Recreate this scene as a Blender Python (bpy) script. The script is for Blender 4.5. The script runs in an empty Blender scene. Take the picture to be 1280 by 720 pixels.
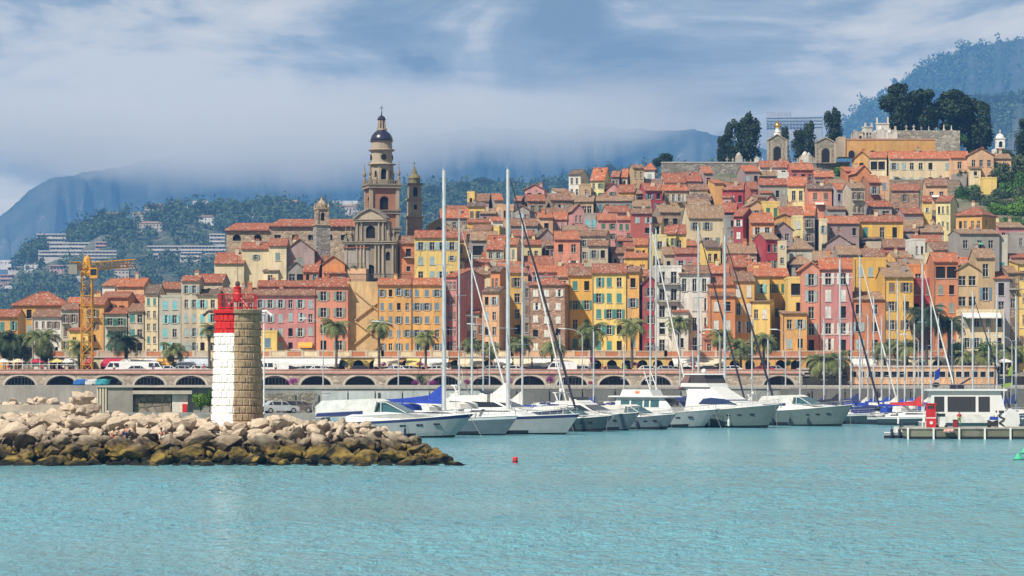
import bpy, math, random
import numpy as np
R = math.radians
rnd = random.Random(7)
SC = bpy.context.scene
COL = SC.collection
F, HY, CZ = 3630.0, 458.0, 7.45        # focal length in photo pixels, horizon row, eye height
def at(px, py, Y): return ((px-640)/F*Y, Y, CZ+(HY-py)/F*Y)
def zx(py, Y): return CZ+(HY-py)/F*Y
def xx(px, Y): return (px-640)/F*Y

# ---------------------------------------------------------------- camera
cam = bpy.data.cameras.new('camera'); cob = bpy.data.objects.new('camera', cam); COL.objects.link(cob)
cob.location = (0, 0, CZ); cob.rotation_euler = (R(90), 0, 0)
cam.sensor_fit = 'HORIZONTAL'; cam.sensor_width = 36; cam.lens = F/1280*36
cam.shift_y = (HY-360)/1280; cam.clip_start = 1; cam.clip_end = 30000
SC.camera = cob
vs = SC.view_settings; vs.view_transform = 'Standard'; vs.look = 'None'; vs.exposure = .45; vs.gamma = 1
SC.cycles.use_denoising = True
SC.cycles.max_bounces = 5; SC.cycles.diffuse_bounces = 2; SC.cycles.glossy_bounces = 2
SC.cycles.transmission_bounces = 2; SC.cycles.transparent_max_bounces = 12; SC.cycles.volume_bounces = 3
SC.cycles.volume_step_rate = 1.0; SC.cycles.volume_max_steps = 64
SC.cycles.caustics_reflective = False; SC.cycles.caustics_refractive = False
SC.cycles.sample_clamp_indirect = 4

# ---------------------------------------------------------------- tags
def tag(o, label=None, cat=None, group=None, kind=None):
    if label: o['label'] = label
    if cat: o['category'] = cat
    if group: o['group'] = group
    if kind: o['kind'] = kind
    return o
def empty(name, loc=(0,0,0), rz=0):
    o = bpy.data.objects.new(name, None); COL.objects.link(o); o.location = loc; o.rotation_euler = (0,0,rz); o.empty_display_size = .3
    return o
def link(name, me, parent=None, loc=(0,0,0), rz=0, scale=None):
    o = bpy.data.objects.new(name, me); COL.objects.link(o); o.parent = parent; o.location = loc; o.rotation_euler = (0,0,rz)
    if scale: o.scale = scale
    return o
def copy_tree(o, parent=None):
    c = o.copy(); COL.objects.link(c); c.parent = parent
    for ch in list(o.children): copy_tree(ch, c)
    return c

# ---------------------------------------------------------------- node materials
MATS = {}
class G:
    def __init__(s, tree): s.t = tree; s.n = tree.nodes; s.l = tree.links
    def add(s, typ, props=None, **ins):
        nd = s.n.new(typ)
        for k, v in (props or {}).items(): setattr(nd, k, v)
        for k, v in ins.items():
            key = int(k[1:]) if k[0] == 'i' and k[1:].isdigit() else k.replace('_', ' ')
            sk = nd.inputs[key]
            if isinstance(v, tuple) and len(v) == 2 and hasattr(v[0], 'outputs'): s.l.new(v[0].outputs[v[1]], sk)
            elif hasattr(v, 'outputs'): s.l.new(v.outputs[0], sk)
            elif isinstance(v, (tuple, list)) and len(v) == 3 and sk.type == 'RGBA': sk.default_value = (*v, 1)
            else: sk.default_value = v
        return nd
    def math(s, op, a, b=0.0, clamp=False): return s.add('ShaderNodeMath', {'operation': op, 'use_clamp': clamp}, i0=a, i1=b)
    def vmath(s, op, a, b): return s.add('ShaderNodeVectorMath', {'operation': op}, i0=a, i1=b)
    def mix(s, f, a, b, mode='MIX'):
        m = s.add('ShaderNodeMix', {'data_type': 'RGBA', 'blend_type': mode, 'clamp_factor': True})
        for idx, v in ((0, f), (6, a), (7, b)):
            sk = m.inputs[idx]
            if isinstance(v, tuple) and len(v) == 2 and hasattr(v[0], 'outputs'): s.l.new(v[0].outputs[v[1]], sk)
            elif hasattr(v, 'outputs'): s.l.new(v.outputs[2 if v.bl_idname == 'ShaderNodeMix' else 0], sk)
            elif isinstance(v, (tuple, list)): sk.default_value = (*v[:3], 1)
            else: sk.default_value = v
        return (m, 2)
    def noise(s, vec, scale, detail=4, rough=.55, fac=True):
        return s.add('ShaderNodeTexNoise', None, Vector=vec, Scale=scale, Detail=detail, Roughness=rough)
    def ramp(s, f, lo, hi, a=0.0, b=1.0):
        return s.add('ShaderNodeMapRange', {'clamp': True}, i0=f, i1=lo, i2=hi, i3=a, i4=b)
def new_mat(name):
    m = bpy.data.materials.new(name); m.use_nodes = True; g = G(m.node_tree); g.n.clear()
    out = g.add('ShaderNodeOutputMaterial'); b = g.add('ShaderNodeBsdfPrincipled'); g.l.new(b.outputs[0], out.inputs[0])
    return m, g, b, out
def setc(g, b, key, v):
    sk = b.inputs[key]
    if isinstance(v, tuple) and len(v) == 2 and hasattr(v[0], 'outputs'): g.l.new(v[0].outputs[v[1]], sk)
    elif hasattr(v, 'outputs'): g.l.new(v.outputs[0], sk)
    elif isinstance(v, (tuple, list)): sk.default_value = (*v, 1)
    else: sk.default_value = v
def objvec(g):
    tc = g.add('ShaderNodeTexCoord'); oi = g.add('ShaderNodeObjectInfo')
    rv = g.add('ShaderNodeCombineXYZ', None, i0=g.math('MULTIPLY', (oi, 'Random'), 37.0), i1=g.math('MULTIPLY', (oi, 'Random'), 91.0), i2=0.0)
    return g.vmath('ADD', (tc, 'Object'), rv), (tc, 'Object'), (oi, 'Random')
def sc3(c, k): return tuple(min(1, x*k) for x in c)
def plaster(name, c, var=.22):
    key = 'p'+name
    if key in MATS: return MATS[key]
    m, g, b, o = new_mat(name)
    v, ov, rn = objvec(g)
    big = g.noise(v, .22, 5, .6); fine = g.noise(v, 2.6, 4, .7)
    st = g.noise(g.vmath('MULTIPLY', v, (1.6, 1.6, .16)), 1.0, 4, .65)
    c1 = g.mix(g.ramp(big, .35, .7), sc3(c, 1-var), sc3(c, 1.1))
    grime = (c[0]*.5+.05, c[1]*.5+.05, c[2]*.52+.05)
    c2 = g.mix(g.ramp(st, .44, .70, 0, .8), c1, grime)
    pv_ = g.add('ShaderNodeTexVoronoi', None, Vector=g.vmath('ADD', g.vmath('MULTIPLY', v, (.55, .55, .4)), g.noise(v, 1.3, 3, .6)), Scale=1.0); ps = g.add('ShaderNodeSeparateColor', None, i0=(pv_, 'Color'))
    c2 = g.mix(g.ramp((ps, 0), .74, .78, 0, .38), c2, tuple(x*.7+.12 for x in c)); c2 = g.mix(g.ramp((ps, 1), .80, .84, 0, .4), c2, grime)
    c3 = g.mix(g.ramp(fine, .56, .8, 0, .35), c2, sc3(c, 1.18))
    c4 = g.mix(g.ramp(rn, 0, 1, 0, .4), c3, tuple(x*.66+.03 for x in c))
    setc(g, b, 'Base Color', c4); b.inputs['Roughness'].default_value = .92; b.inputs['Specular IOR Level'].default_value = .2
    bp = g.add('ShaderNodeBump', None, Strength=.25, Distance=.05, Height=fine); g.l.new(bp.outputs[0], b.inputs['Normal'])
    MATS[key] = m; return m
def stone(name, c, scale=2.2, mort=.55, flat=1.6):
    key = 's'+name
    if key in MATS: return MATS[key]
    m, g, b, o = new_mat(name)
    v, ov, rn = objvec(g)
    vv = g.vmath('MULTIPLY', v, (1, 1, flat))
    vo = g.add('ShaderNodeTexVoronoi', None, Vector=vv, Scale=scale)
    ve = g.add('ShaderNodeTexVoronoi', {'feature': 'DISTANCE_TO_EDGE'}, Vector=vv, Scale=scale)
    sep = g.add('ShaderNodeSeparateColor', None, i0=(vo, 'Color'))
    c1 = g.mix((sep, 0), sc3(c, .6), sc3(c, 1.3))
    c2 = g.mix(g.ramp(g.noise(v, .5, 5, .6), .4, .75, 0, .6), c1, (c[0]*.7, c[1]*.66, c[2]*.62))
    c3 = g.mix(g.ramp((ve, 'Distance'), .0, .08, 1, 0), c2, sc3(c, mort))
    setc(g, b, 'Base Color', c3); b.inputs['Roughness'].default_value = .95; b.inputs['Specular IOR Level'].default_value = .15
    bp = g.add('ShaderNodeBump', None, Strength=.6, Distance=.08, Height=g.ramp((ve, 'Distance'), 0, .15)); g.l.new(bp.outputs[0], b.inputs['Normal'])
    MATS[key] = m; return m
def tiles(name, c, c2, scale=2.0):
    key = 't'+name
    if key in MATS: return MATS[key]
    m, g, b, o = new_mat(name)
    v, ov, rn = objvec(g)
    vo = g.add('ShaderNodeTexVoronoi', None, Vector=g.vmath('MULTIPLY', v, (1.6, 1, 1)), Scale=scale)
    sep = g.add('ShaderNodeSeparateColor', None, i0=(vo, 'Color'))
    a = g.mix((sep, 0), sc3(c, .72), sc3(c, 1.28))
    pt = g.ramp(g.noise(v, .55, 6, .7), .42, .66)
    a2 = g.mix(pt, a, c2)
    a3 = g.mix(g.ramp((sep, 1), .86, .9, 0, .6), a2, (.5, .42, .34))
    a4 = g.mix(g.ramp(g.noise(v, 1.7, 3, .6), .6, .75, 0, .55), a3, (c2[0]*.4, c2[1]*.42, c2[2]*.45))
    a4 = g.mix(g.ramp(rn, 0, 1, 0, .35), a4, sc3(c2, .85))
    setc(g, b, 'Base Color', a4); b.inputs['Roughness'].default_value = .9; b.inputs['Specular IOR Level'].default_value = .2
    w = g.add('ShaderNodeTexWave', {'bands_direction': 'X'}, Vector=ov, Scale=1.25, Distortion=.3)
    bp = g.add('ShaderNodeBump', None, Strength=.7, Distance=.09, Height=w); g.l.new(bp.outputs[0], b.inputs['Normal'])
    MATS[key] = m; return m
def plain(name, c, rough=.5, metal=0, var=.12, spec=.5, nscale=1.5, coat=0):
    key = 'x'+name
    if key in MATS: return MATS[key]
    m, g, b, o = new_mat(name)
    v, ov, rn = objvec(g)
    c1 = g.mix(g.ramp(g.noise(v, nscale, 5, .6), .35, .7), sc3(c, 1-var), sc3(c, 1+var*.5))
    setc(g, b, 'Base Color', c1); b.inputs['Roughness'].default_value = rough; b.inputs['Metallic'].default_value = metal
    b.inputs['Specular IOR Level'].default_value = spec
    if coat: b.inputs['Coat Weight'].default_value = coat
    MATS[key] = m; return m
def leafmat(name, c, c2, rough=.75):
    key = 'l'+name
    if key in MATS: return MATS[key]
    m, g, b, o = new_mat(name)
    ge = g.add('ShaderNodeNewGeometry'); v, ov, rn = objvec(g)
    a = g.mix((ge, 'Random Per Island'), c, c2)
    a2 = g.mix(g.ramp(g.noise(v, .35, 3, .6), .4, .65, 0, .6), a, sc3(c2, 1.25))
    a3 = g.mix(g.ramp(rn, 0, 1, 0, .5), a2, sc3(c, .8))
    setc(g, b, 'Base Color', a3); b.inputs['Roughness'].default_value = rough; b.inputs['Specular IOR Level'].default_value = .25
    MATS[key] = m; return m

# ---------------------------------------------------------------- mesh builder
class MB:
    def __init__(s): s.v = []; s.f = []; s.m = []
    def q(s, pts, mi=0):
        n = len(s.v); s.v += [tuple(p) for p in pts]; s.f.append(tuple(range(n, n+len(pts)))); s.m.append(mi)
    def box(s, x0, x1, y0, y1, z0, z1, mi=0, rz=0, c=None):
        P = [(x0,y0,z0),(x1,y0,z0),(x1,y1,z0),(x0,y1,z0),(x0,y0,z1),(x1,y0,z1),(x1,y1,z1),(x0,y1,z1)]
        if rz:
            cx, cy = c or ((x0+x1)/2, (y0+y1)/2); ca, sa = math.cos(rz), math.sin(rz)
            P = [(cx+(x-cx)*ca-(y-cy)*sa, cy+(x-cx)*sa+(y-cy)*ca, z) for x, y, z in P]
        n = len(s.v); s.v += P
        for f in ((3,2,1,0),(4,5,6,7),(0,1,5,4),(1,2,6,5),(2,3,7,6),(3,0,4,7)): s.f.append(tuple(n+i for i in f)); s.m.append(mi)
    def tube(s, a, b, r0, r1=None, n=6, mi=0, caps=True):
        r1 = r0 if r1 is None else r1
        a = np.array(a, float); b = np.array(b, float); d = b-a; L = np.linalg.norm(d)
        if L < 1e-6: return
        d /= L; u = np.cross(d, (0,0,1) if abs(d[2]) < .9 else (1,0,0)); u /= np.linalg.norm(u); w = np.cross(d, u)
        k = len(s.v)
        for p, r in ((a, r0), (b, r1)):
            for i in range(n):
                t = 2*math.pi*i/n; s.v.append(tuple(p+(u*math.cos(t)+w*math.sin(t))*r))
        for i in range(n):
            j = (i+1) % n; s.f.append((k+i, k+j, k+n+j, k+n+i)); s.m.append(mi)
        if caps:
            s.f.append(tuple(k+i for i in reversed(range(n)))); s.m.append(mi); s.f.append(tuple(k+n+i for i in range(n))); s.m.append(mi)
    def path(s, pts, r, n=6, mi=0):
        rr = r if isinstance(r, (list, tuple)) else [r]*len(pts)
        for i in range(len(pts)-1): s.tube(pts[i], pts[i+1], rr[i], rr[i+1], n, mi)
    def lathe(s, prof, n=16, c=(0,0,0), mi=0, flip=False, a0=0, a1=2*math.pi, rot=0):
        k = len(s.v); full = abs(a1-a0-2*math.pi) < 1e-6; m = n if full else n+1
        for r, z in prof:
            for i in range(m):
                t = rot+a0+(a1-a0)*i/n; s.v.append((c[0]+r*math.cos(t), c[1]+r*math.sin(t), c[2]+z))
        for a in range(len(prof)-1):
            for i in range(n):
                j = (i+1) % m; s.f.append((k+a*m+i, k+a*m+j, k+(a+1)*m+j, k+(a+1)*m+i)); s.m.append(mi)
        if full:
            if prof[-1][0] > 1e-4: s.f.append(tuple(k+(len(prof)-1)*m+i for i in range(n))); s.m.append(mi)
            if prof[0][0] > 1e-4: s.f.append(tuple(k+i for i in reversed(range(n)))); s.m.append(mi)
    def prism(s, poly, wf, mi=0, y0=0, off=0):       # polygon in x-z, extruded across y with half-width wf(z)
        two = callable(wf) and wf.__code__.co_argcount == 2
        if two:
            P = []
            for (xa, za), (xb, zb_) in zip(poly, list(poly[1:])+[poly[0]]):
                m_ = max(1, int(abs(xb-xa)/1.0)); P += [(xa+(xb-xa)*i/m_, za+(zb_-za)*i/m_) for i in range(m_)]
            poly = P
        n = len(poly); k = len(s.v)
        for sg in (-1, 1):
            for x, z in poly: s.v.append((x, y0+sg*((wf(x, z) if two else wf(z) if callable(wf) else wf)+off), z))
        s.f.append(tuple(k+i for i in range(n))); s.m.append(mi)
        s.f.append(tuple(k+n+i for i in reversed(range(n)))); s.m.append(mi)
        for i in range(n):
            j = (i+1) % n; s.f.append((k+j, k+i, k+n+i, k+n+j)); s.m.append(mi)
    def sphere(s, c, r, n=10, mi=0, sz=1):
        s.lathe([(max(1e-5, r*math.sin(math.pi*i/(n//2+2))), -r*sz*math.cos(math.pi*i/(n//2+2))) for i in range(n//2+3)], n, c, mi)
    def mesh(s, name, mats, smooth=False):
        me = bpy.data.meshes.new(name); me.from_pydata(s.v, [], s.f)
        for m in (mats if isinstance(mats, (list, tuple)) else [mats]): me.materials.append(m)
        if any(s.m): me.polygons.foreach_set('material_index', s.m)
        if smooth: me.polygons.foreach_set('use_smooth', [True]*len(s.f))
        me.update(); return me
    def build(s, name, mats, parent=None, loc=(0,0,0), rz=0, smooth=False):
        return link(name, s.mesh(name, mats, smooth), parent, loc, rz)
def fastmesh(name, V, Q, mats, midx=None):
    me = bpy.data.meshes.new(name); V = np.asarray(V, np.float32); Q = np.asarray(Q, np.int32); k = Q.shape[1]
    me.vertices.add(len(V)); me.vertices.foreach_set('co', V.ravel())
    me.loops.add(Q.size); me.loops.foreach_set('vertex_index', Q.ravel())
    me.polygons.add(len(Q)); me.polygons.foreach_set('loop_start', np.arange(0, Q.size, k, dtype=np.int32))
    for m in mats: me.materials.append(m)
    if midx is not None: me.polygons.foreach_set('material_index', np.asarray(midx, np.int32))
    me.update(calc_edges=True); return me
NR = np.random.RandomState(11)
def leafcloud(centres, rad, n, size, sq=.8):
    """n small quads on and in the ellipsoids (centres (k,3), rad (k,3))."""
    centres = np.asarray(centres, float); rad = np.asarray(rad, float)
    i = NR.randint(0, len(centres), n); d = NR.normal(size=(n, 3)); d /= np.linalg.norm(d, axis=1)[:, None]
    rr = NR.uniform(.55, 1.05, (n, 1))
    p = centres[i]+d*rad[i]*rr
    nrm = d+NR.normal(scale=.6, size=(n, 3)); nrm /= np.linalg.norm(nrm, axis=1)[:, None]
    u = np.cross(nrm, NR.normal(size=(n, 3))); u /= np.linalg.norm(u, axis=1)[:, None]; w = np.cross(nrm, u)
    s = size*NR.uniform(.5, 1.2, (n, 1))
    V = np.stack([p-u*s-w*s*sq, p+u*s-w*s*sq*.4, p+u*s*.7+w*s*sq, p-u*s*.6+w*s*sq*.8], 1).reshape(-1, 3)
    return V
def quads(nv): return np.arange(nv).reshape(-1, 4)
# ---------------------------------------------------------------- light and sky
SUN_AZ, SUN_EL = R(222), R(47)
sd = (math.sin(SUN_AZ)*math.cos(SUN_EL), math.cos(SUN_AZ)*math.cos(SUN_EL), math.sin(SUN_EL))
sl = bpy.data.lights.new('sun', 'SUN'); sl.energy = 5.0; sl.angle = R(.6); sl.color = (1, .93, .82)
so = bpy.data.objects.new('sun', sl); COL.objects.link(so)
from mathutils import Vector
so.rotation_euler = Vector(sd).to_track_quat('Z', 'Y').to_euler()
w = bpy.data.worlds.new('World'); SC.world = w; w.use_nodes = True
g = G(w.node_tree); g.n.clear()
wo = g.add('ShaderNodeOutputWorld')
sky = g.add('ShaderNodeTexSky', {'sky_type': 'NISHITA', 'sun_disc': False, 'sun_elevation': SUN_EL, 'sun_rotation': SUN_AZ, 'altitude': 0, 'air_density': 1, 'dust_density': 1.5, 'ozone_density': 1})
bg = g.add('ShaderNodeBackground', None, Color=sky, Strength=.075)
tc = g.add('ShaderNodeTexCoord')
sp = g.add('ShaderNodeSeparateXYZ', None, i0=(tc, 'Generated'))
vz = g.vmath('MULTIPLY', (tc, 'Generated'), (1, 1, 2.6)); vz = g.vmath('ADD', vz, (3.3, 0, 1.7))
n1 = g.noise(vz, 10.5, 7, .56); n2 = g.noise(g.vmath('MULTIPLY', vz, (.6, 1, 1.5)), 30, 8, .62); n1.inputs['Distortion'].default_value = .7
ns = g.math('ADD', g.math('MULTIPLY', n1, .82), g.math('MULTIPLY', n2, .18))
# elevation of the dark cloud base, swayed by noise: soft grey-blue deck above, pale band below
el = g.math('ADD', (sp, 2), g.math('MULTIPLY', g.math('SUBTRACT', n1, .5), .12))
cr = g.add('ShaderNodeValToRGB', None, Fac=g.ramp(el, 0, .15))
e = cr.color_ramp.elements
e[0].position = 0; e[0].color = (.36, .47, .66, 1); e[1].position = 1; e[1].color = (.30, .36, .46, 1)
for p, c in ((.30, (.42, .50, .66)), (.46, (.60, .64, .72)), (.60, (.60, .65, .74)), (.72, (.32, .42, .58)), (.85, (.36, .46, .62))):
    x = e.new(p); x.color = (*c, 1)
cc = g.mix(g.ramp(ns, .42, .56), cr, (.56, .61, .70))
cc = g.mix(g.ramp(ns, .51, .62, 0, .95), cc, (.86, .87, .89))
cc = g.mix(g.ramp(ns, .40, .52, 1.0, 0), cc, (.21, .27, .36))
cc = g.mix(g.ramp((sp, 2), .3, .6), cc, (.13, .16, .21))
cb = g.add('ShaderNodeBackground', None, Color=g.mix(1.0, cc, (1.12,.98,.76), 'MULTIPLY'), Strength=.80)
cover = g.ramp(n2, .15, .45, .82, .97)
mx = g.add('ShaderNodeMixShader', None, i0=cover, i1=bg, i2=cb); g.l.new(mx.outputs[0], wo.inputs[0])

# ---------------------------------------------------------------- water
m, g, b, o = new_mat('sea_water')
ge = g.add('ShaderNodeNewGeometry'); P = (ge, 'Position')
wa = g.noise(g.vmath('MULTIPLY', P, (.35, .22, 1)), 1.0, 4, .6)
wb = g.noise(g.vmath('MULTIPLY', P, (1.1, .6, 1)), 1.4, 5, .65)
wc = g.noise(g.vmath('MULTIPLY', P, (.018, .03, 1)), 1.0, 4, .55)
ht = g.math('ADD', g.math('MULTIPLY', wa, .7), g.math('MULTIPLY', wb, .55))
wcol = g.mix(g.ramp(wc, .35, .7), (.115,.325,.39), (.155,.385,.45))
wd = g.noise(g.vmath('MULTIPLY', P, (.9, .22, 1)), 1.0, 5, .7)
wcol = g.mix(g.ramp(wd, .60, .67, 0, .85), wcol, (.02, .21, .26))
setc(g, b, 'Base Color', wcol); b.inputs['Roughness'].default_value = .14; b.inputs['IOR'].default_value = 1.33; b.inputs['Specular IOR Level'].default_value = .5
bp = g.add('ShaderNodeBump', None, Strength=1.0, Distance=1.2, Height=ht); g.l.new(bp.outputs[0], b.inputs['Normal'])
WATER = m
mb = MB(); mb.q([(-2200,-100,-.02),(2200,-100,-.02),(2200,470,-.02),(-2200,470,-.02)]) if False else None
# the water: a fine grid with real wavelets in the open foreground, plain sheet beyond
ys_w = [95.]; 
while ys_w[-1] < 300: ys_w.append(ys_w[-1]+max(.10, .10*(ys_w[-1]/100)**1.6))
ys_w = np.array(ys_w); xs_w = np.linspace(-1, 1, 760); r_ = np.random.RandomState(2)
YY, TT = np.meshgrid(ys_w, xs_w, indexing='ij'); XX = TT*YY*.21; ZZ = np.zeros_like(XX)
for k in range(46):
    lam = 10**r_.uniform(-.35, .55); th = r_.normal(1.45, .55); kk = 2*math.pi/lam; a_ = .0046*lam**.9
    ph = r_.uniform(0, 6.28); q_ = kk*(XX*math.cos(th)+YY*math.sin(th))+ph; ZZ += a_*(1-np.abs(np.sin(q_/2)))*1.7 if k % 3 == 0 else a_*np.sin(q_)
env = .55+.45*np.sin(XX*.11+YY*.05+1)*np.sin(XX*.043-YY*.09); fade = np.clip((YY-95)/4, 0, 1)*np.clip((300-YY)/60, 0, 1)*np.clip((1-np.abs(TT))/.03, 0, 1)
ZZ = (ZZ-ZZ.mean())*env*fade
Vw = np.stack([XX, YY, ZZ], -1).reshape(-1, 3); nx = len(xs_w); I = np.arange(len(ys_w)-1)[:,None]*nx+np.arange(nx-1)[None]; Qw = np.stack([I, I+1, I+nx+1, I+nx], -1).reshape(-1, 4)
a, b_ = ys_w[0], ys_w[-1]; n0 = len(Vw)
E = np.array([(-2200,-100,0),(2200,-100,0),(2200,a,0),(-2200,a,0),(-2200,b_,0),(-.21*a,a,0),(.21*a,a,0),(2200,b_,0),(-.21*b_,b_,0),(.21*b_,b_,0),(-2200,470,0),(2200,470,0)])
Qe = np.array([(0,1,2,3),(3,5,8,4),(6,2,7,9),(4,7,11,10)])+n0
wm_ = fastmesh('water', np.concatenate([Vw, E]), np.concatenate([Qw, Qe]), [WATER]); wm_.polygons.foreach_set('use_smooth', [True]*len(wm_.polygons))
tag(link('water', wm_), kind='structure')

# ---------------------------------------------------------------- ground, terrain
def interp(x, tab):
    if x <= tab[0][0]: return tab[0][1]
    for (a, b_), (c, d) in zip(tab, tab[1:]):
        if x <= c: return b_+(d-b_)*(x-a)/(c-a)
    return tab[-1][1]
PYMIN = [(-400,440),(0,432),(120,415),(250,392),(290,352),(430,346),(530,305),(580,272),(640,252),(730,240),(830,224),(900,208),(1060,207),(1180,200),(1240,215),(1400,235)]
def Yof(py): return 500+(440-py)*.94
PROM = 6.15                                         # promenade level
def zT(X, Y):
    px = X/Y*F+640
    if Y < 500: return PROM
    pm = interp(px, PYMIN); Ym = Yof(pm); Yc = min(Y, Ym)
    py = min(440-(Yc-500)/.94, 440)
    z = CZ+(HY-py)/F*Yc - .2 - 1.6*min(1, (Yc-500)/25)
    z = z if Yc > 504 else PROM+ (z-PROM)*max(0, (Yc-500)/4)
    if Y > Ym+30: z = z-(Y-Ym-30)*.16
    return max(z, 4.5)
pale = stone('terrace_ground', (.23,.20,.16), .7)
xs = np.linspace(-150, 170, 130); ys = np.concatenate([np.linspace(498, 760, 110), np.linspace(770, 1150, 30)])
V = [(x*yy/500, yy, zT(x*yy/500, yy)) for yy in ys for x in xs]
nx = len(xs); Q = [(j*nx+i, j*nx+i+1, (j+1)*nx+i+1, (j+1)*nx+i) for j in range(len(ys)-1) for i in range(nx-1)]
m, g, b, o = new_mat('hillside_earth'); v, ov, rn = objvec(g)
c = g.mix(g.ramp(g.noise(v, .15, 5, .6), .4, .6), (.16,.14,.10), (.05,.075,.03)); c = g.mix(g.ramp(g.noise(v, 1.2, 4, .6), .5, .7), c, (.26,.23,.18))
setc(g, b, 'Base Color', c); b.inputs['Roughness'].default_value = 1
o = link('terrain', fastmesh('terrain', V, Q, [m])); tag(o, kind='structure')
mb = MB(); mb.q([(-2480,-110,-4),(2480,-110,-4),(2480,7480,-4),(-2480,7480,-4)])
tag(mb.build('ground', plain('sea_bed', (.12,.12,.09), .95)), kind='structure')
asph = plain('asphalt', (.075,.075,.075), .9, nscale=.5); conc = plaster('quay_concrete', (.30,.29,.26)); concl = plaster('pale_concrete', (.42,.42,.39))
mb = MB(); mb.box(-180, 230, 473.6, 506, 2, PROM-.3); mb.box(-180, 230, 470.4, 506, PROM-.298, PROM); tag(mb.build('pavement', plaster('promenade_paving', (.36,.31,.26))), kind='structure')
mb = MB(); mb.box(-180, 230, 474.5, 483, PROM-.5, PROM+.004); tag(mb.build('road', asph), kind='structure')

# far hillside and mountains ------------------------------------------------
def ridge_noise(x, seed, a=1.0):
    return a*(math.sin(x*.031+seed)+.6*math.sin(x*.083+seed*2.1)+.35*math.sin(x*.19+seed*3.7)+.2*math.sin(x*.47+seed))
HILL = [(-400,420),(0,392),(12,352),(40,312),(100,296),(130,276),(200,266),(240,264),(300,266),(400,264),(450,254),(480,247),(540,244),(600,240),(640,240),(690,242),(760,228),(830,220),(1000,215),(1500,215)]
HY0, HY1 = 2000., 3100.
def hillpt(px, t):
    Y = HY0+(HY1-HY0)*t; top = interp(px, HILL)
    py = 470+(top-470)*(t**.9); return ((px-640)/F*Y, Y, CZ+(HY-py)/F*Y)
V = []; pxs = np.arange(-420, 1700, 14); tt = np.linspace(0, 1, 22)
for t in list(tt)+[1.12]:
    for px in pxs:
        if t <= 1: x, y, z = hillpt(px, t); z += ridge_noise(px*1.7, t*9, 2.0)*t
        else: x, y, z = hillpt(px, 1); y += 400; z = -4
        V.append((x, y, z))
nx = len(pxs); Q = [(j*nx+i, j*nx+i+1, (j+1)*nx+i+1, (j+1)*nx+i) for j in range(len(tt)) for i in range(nx-1)]
m, g, b, o = new_mat('scrub_hillside'); v, ov, rn = objvec(g)
c = g.mix(g.ramp(g.noise(v, .02, 6, .65), .42, .6), (.03,.05,.025), (.10,.10,.065)); c = g.mix(g.ramp(g.noise(v, .09, 4, .6), .55, .7), c, (.2,.17,.13))
setc(g, b, 'Base Color', c); b.inputs['Roughness'].default_value = 1
tag(link('hills', fastmesh('hills', V, Q, [m])), kind='structure')

def mountain(name, tab, Y0, Y1, base, seed, mat, step=4, top_rough=1.0):
    pxs = np.arange(-500, 1850, step); tt = np.linspace(0, 1, 34); V = []
    r = np.random.RandomState(seed); ph = r.uniform(0, 6.28, 12); 
    for t in list(tt)+[1.2]:
        for px in pxs:
            tp = interp(px, tab)
            if t <= 1:
                Y = Y0+(Y1-Y0)*t; py = base+(tp-base)*t
                gul = sum(math.sin(px*f_+ph[i]+t*k)*a for i, (f_, k, a) in enumerate(((.021,2,9),(.047,-3,6),(.093,4,3.5),(.19,-6,2.6),(.37,5,2.4),(.83,7,1.8),(1.9,9,1.2))))
                Y += gul*18*math.sin(math.pi*min(t, .97)); py += gul*.25*t*(1 if t < 1 else top_rough)
            else: Y = Y1+230; py = HY+5
            V.append(((px-640)/F*Y, Y, CZ+(HY-py)/F*Y))
    nx = len(pxs); Q = [(j*nx+i, j*nx+i+1, (j+1)*nx+i+1, (j+1)*nx+i) for j in range(len(tt)) for i in range(nx-1)]
    return tag(link(name, fastmesh(name, V, Q, [mat])), kind='structure')
m, g, b, o = new_mat('mountain_rock'); v, ov, rn = objvec(g)
c = g.mix(g.ramp(g.noise(v, .004, 8, .68), .42, .62), (.018,.035,.02), (.07,.075,.055)); c = g.mix(g.ramp(g.noise(v, .012, 5, .65), .6, .76), c, (.22,.20,.17))
setc(g, b, 'Base Color', c); b.inputs['Roughness'].default_value = 1
MTN = m
mountain('mountain', [(-500,330),(-60,300),(0,272),(30,243),(60,225),(110,212),(160,204),(240,196),(330,190),(420,180),(520,170),(640,160),(760,158),(880,168),(960,185),(1100,200),(1850,240)], 7950, 9000, 470, 3, MTN)
mountain('mountain', [(-500,470),(900,430),(1000,205),(1040,168),(1058,150),(1078,131),(1100,120),(1122,104),(1160,80),(1200,62),(1300,50),(1500,70),(1850,120)], 5600, 7100, 470, 5, MTN)
mountain('mountain', [(-500,480),(960,470),(1080,215),(1120,190),(1170,140),(1200,128),(1225,122),(1240,126),(1300,116),(1400,110),(1850,150)], 3500, 4400, 470, 9, MTN)

# ---------------------------------------------------------------- air and the cloud bank on the mountain
m = bpy.data.materials.new('haze'); m.use_nodes = True; g = G(m.node_tree); g.n.clear(); o = g.add('ShaderNodeOutputMaterial')
pv = g.add('ShaderNodeVolumePrincipled', None, Color=(.19,.48,1.0), Density=1.12e-4, Anisotropy=0.0); g.l.new(pv.outputs[0], o.inputs['Volume'])
mb = MB(); mb.box(-2500, 2500, -120, 7500, -5, 790); tag(mb.build('haze', [m]), 'thin blue haze in the air before the hills', 'haze', kind='stuff')
m = bpy.data.materials.new('cloud_vapour'); m.use_nodes = True; g = G(m.node_tree); g.n.clear(); o = g.add('ShaderNodeOutputMaterial')
ge = g.add('ShaderNodeNewGeometry'); P = (ge, 'Position'); sp = g.add('ShaderNodeSeparateXYZ', None, i0=P)
nn = g.noise(g.vmath('MULTIPLY', P, (.0013, .0013, .003)), 1.0, 4, .55)
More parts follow.
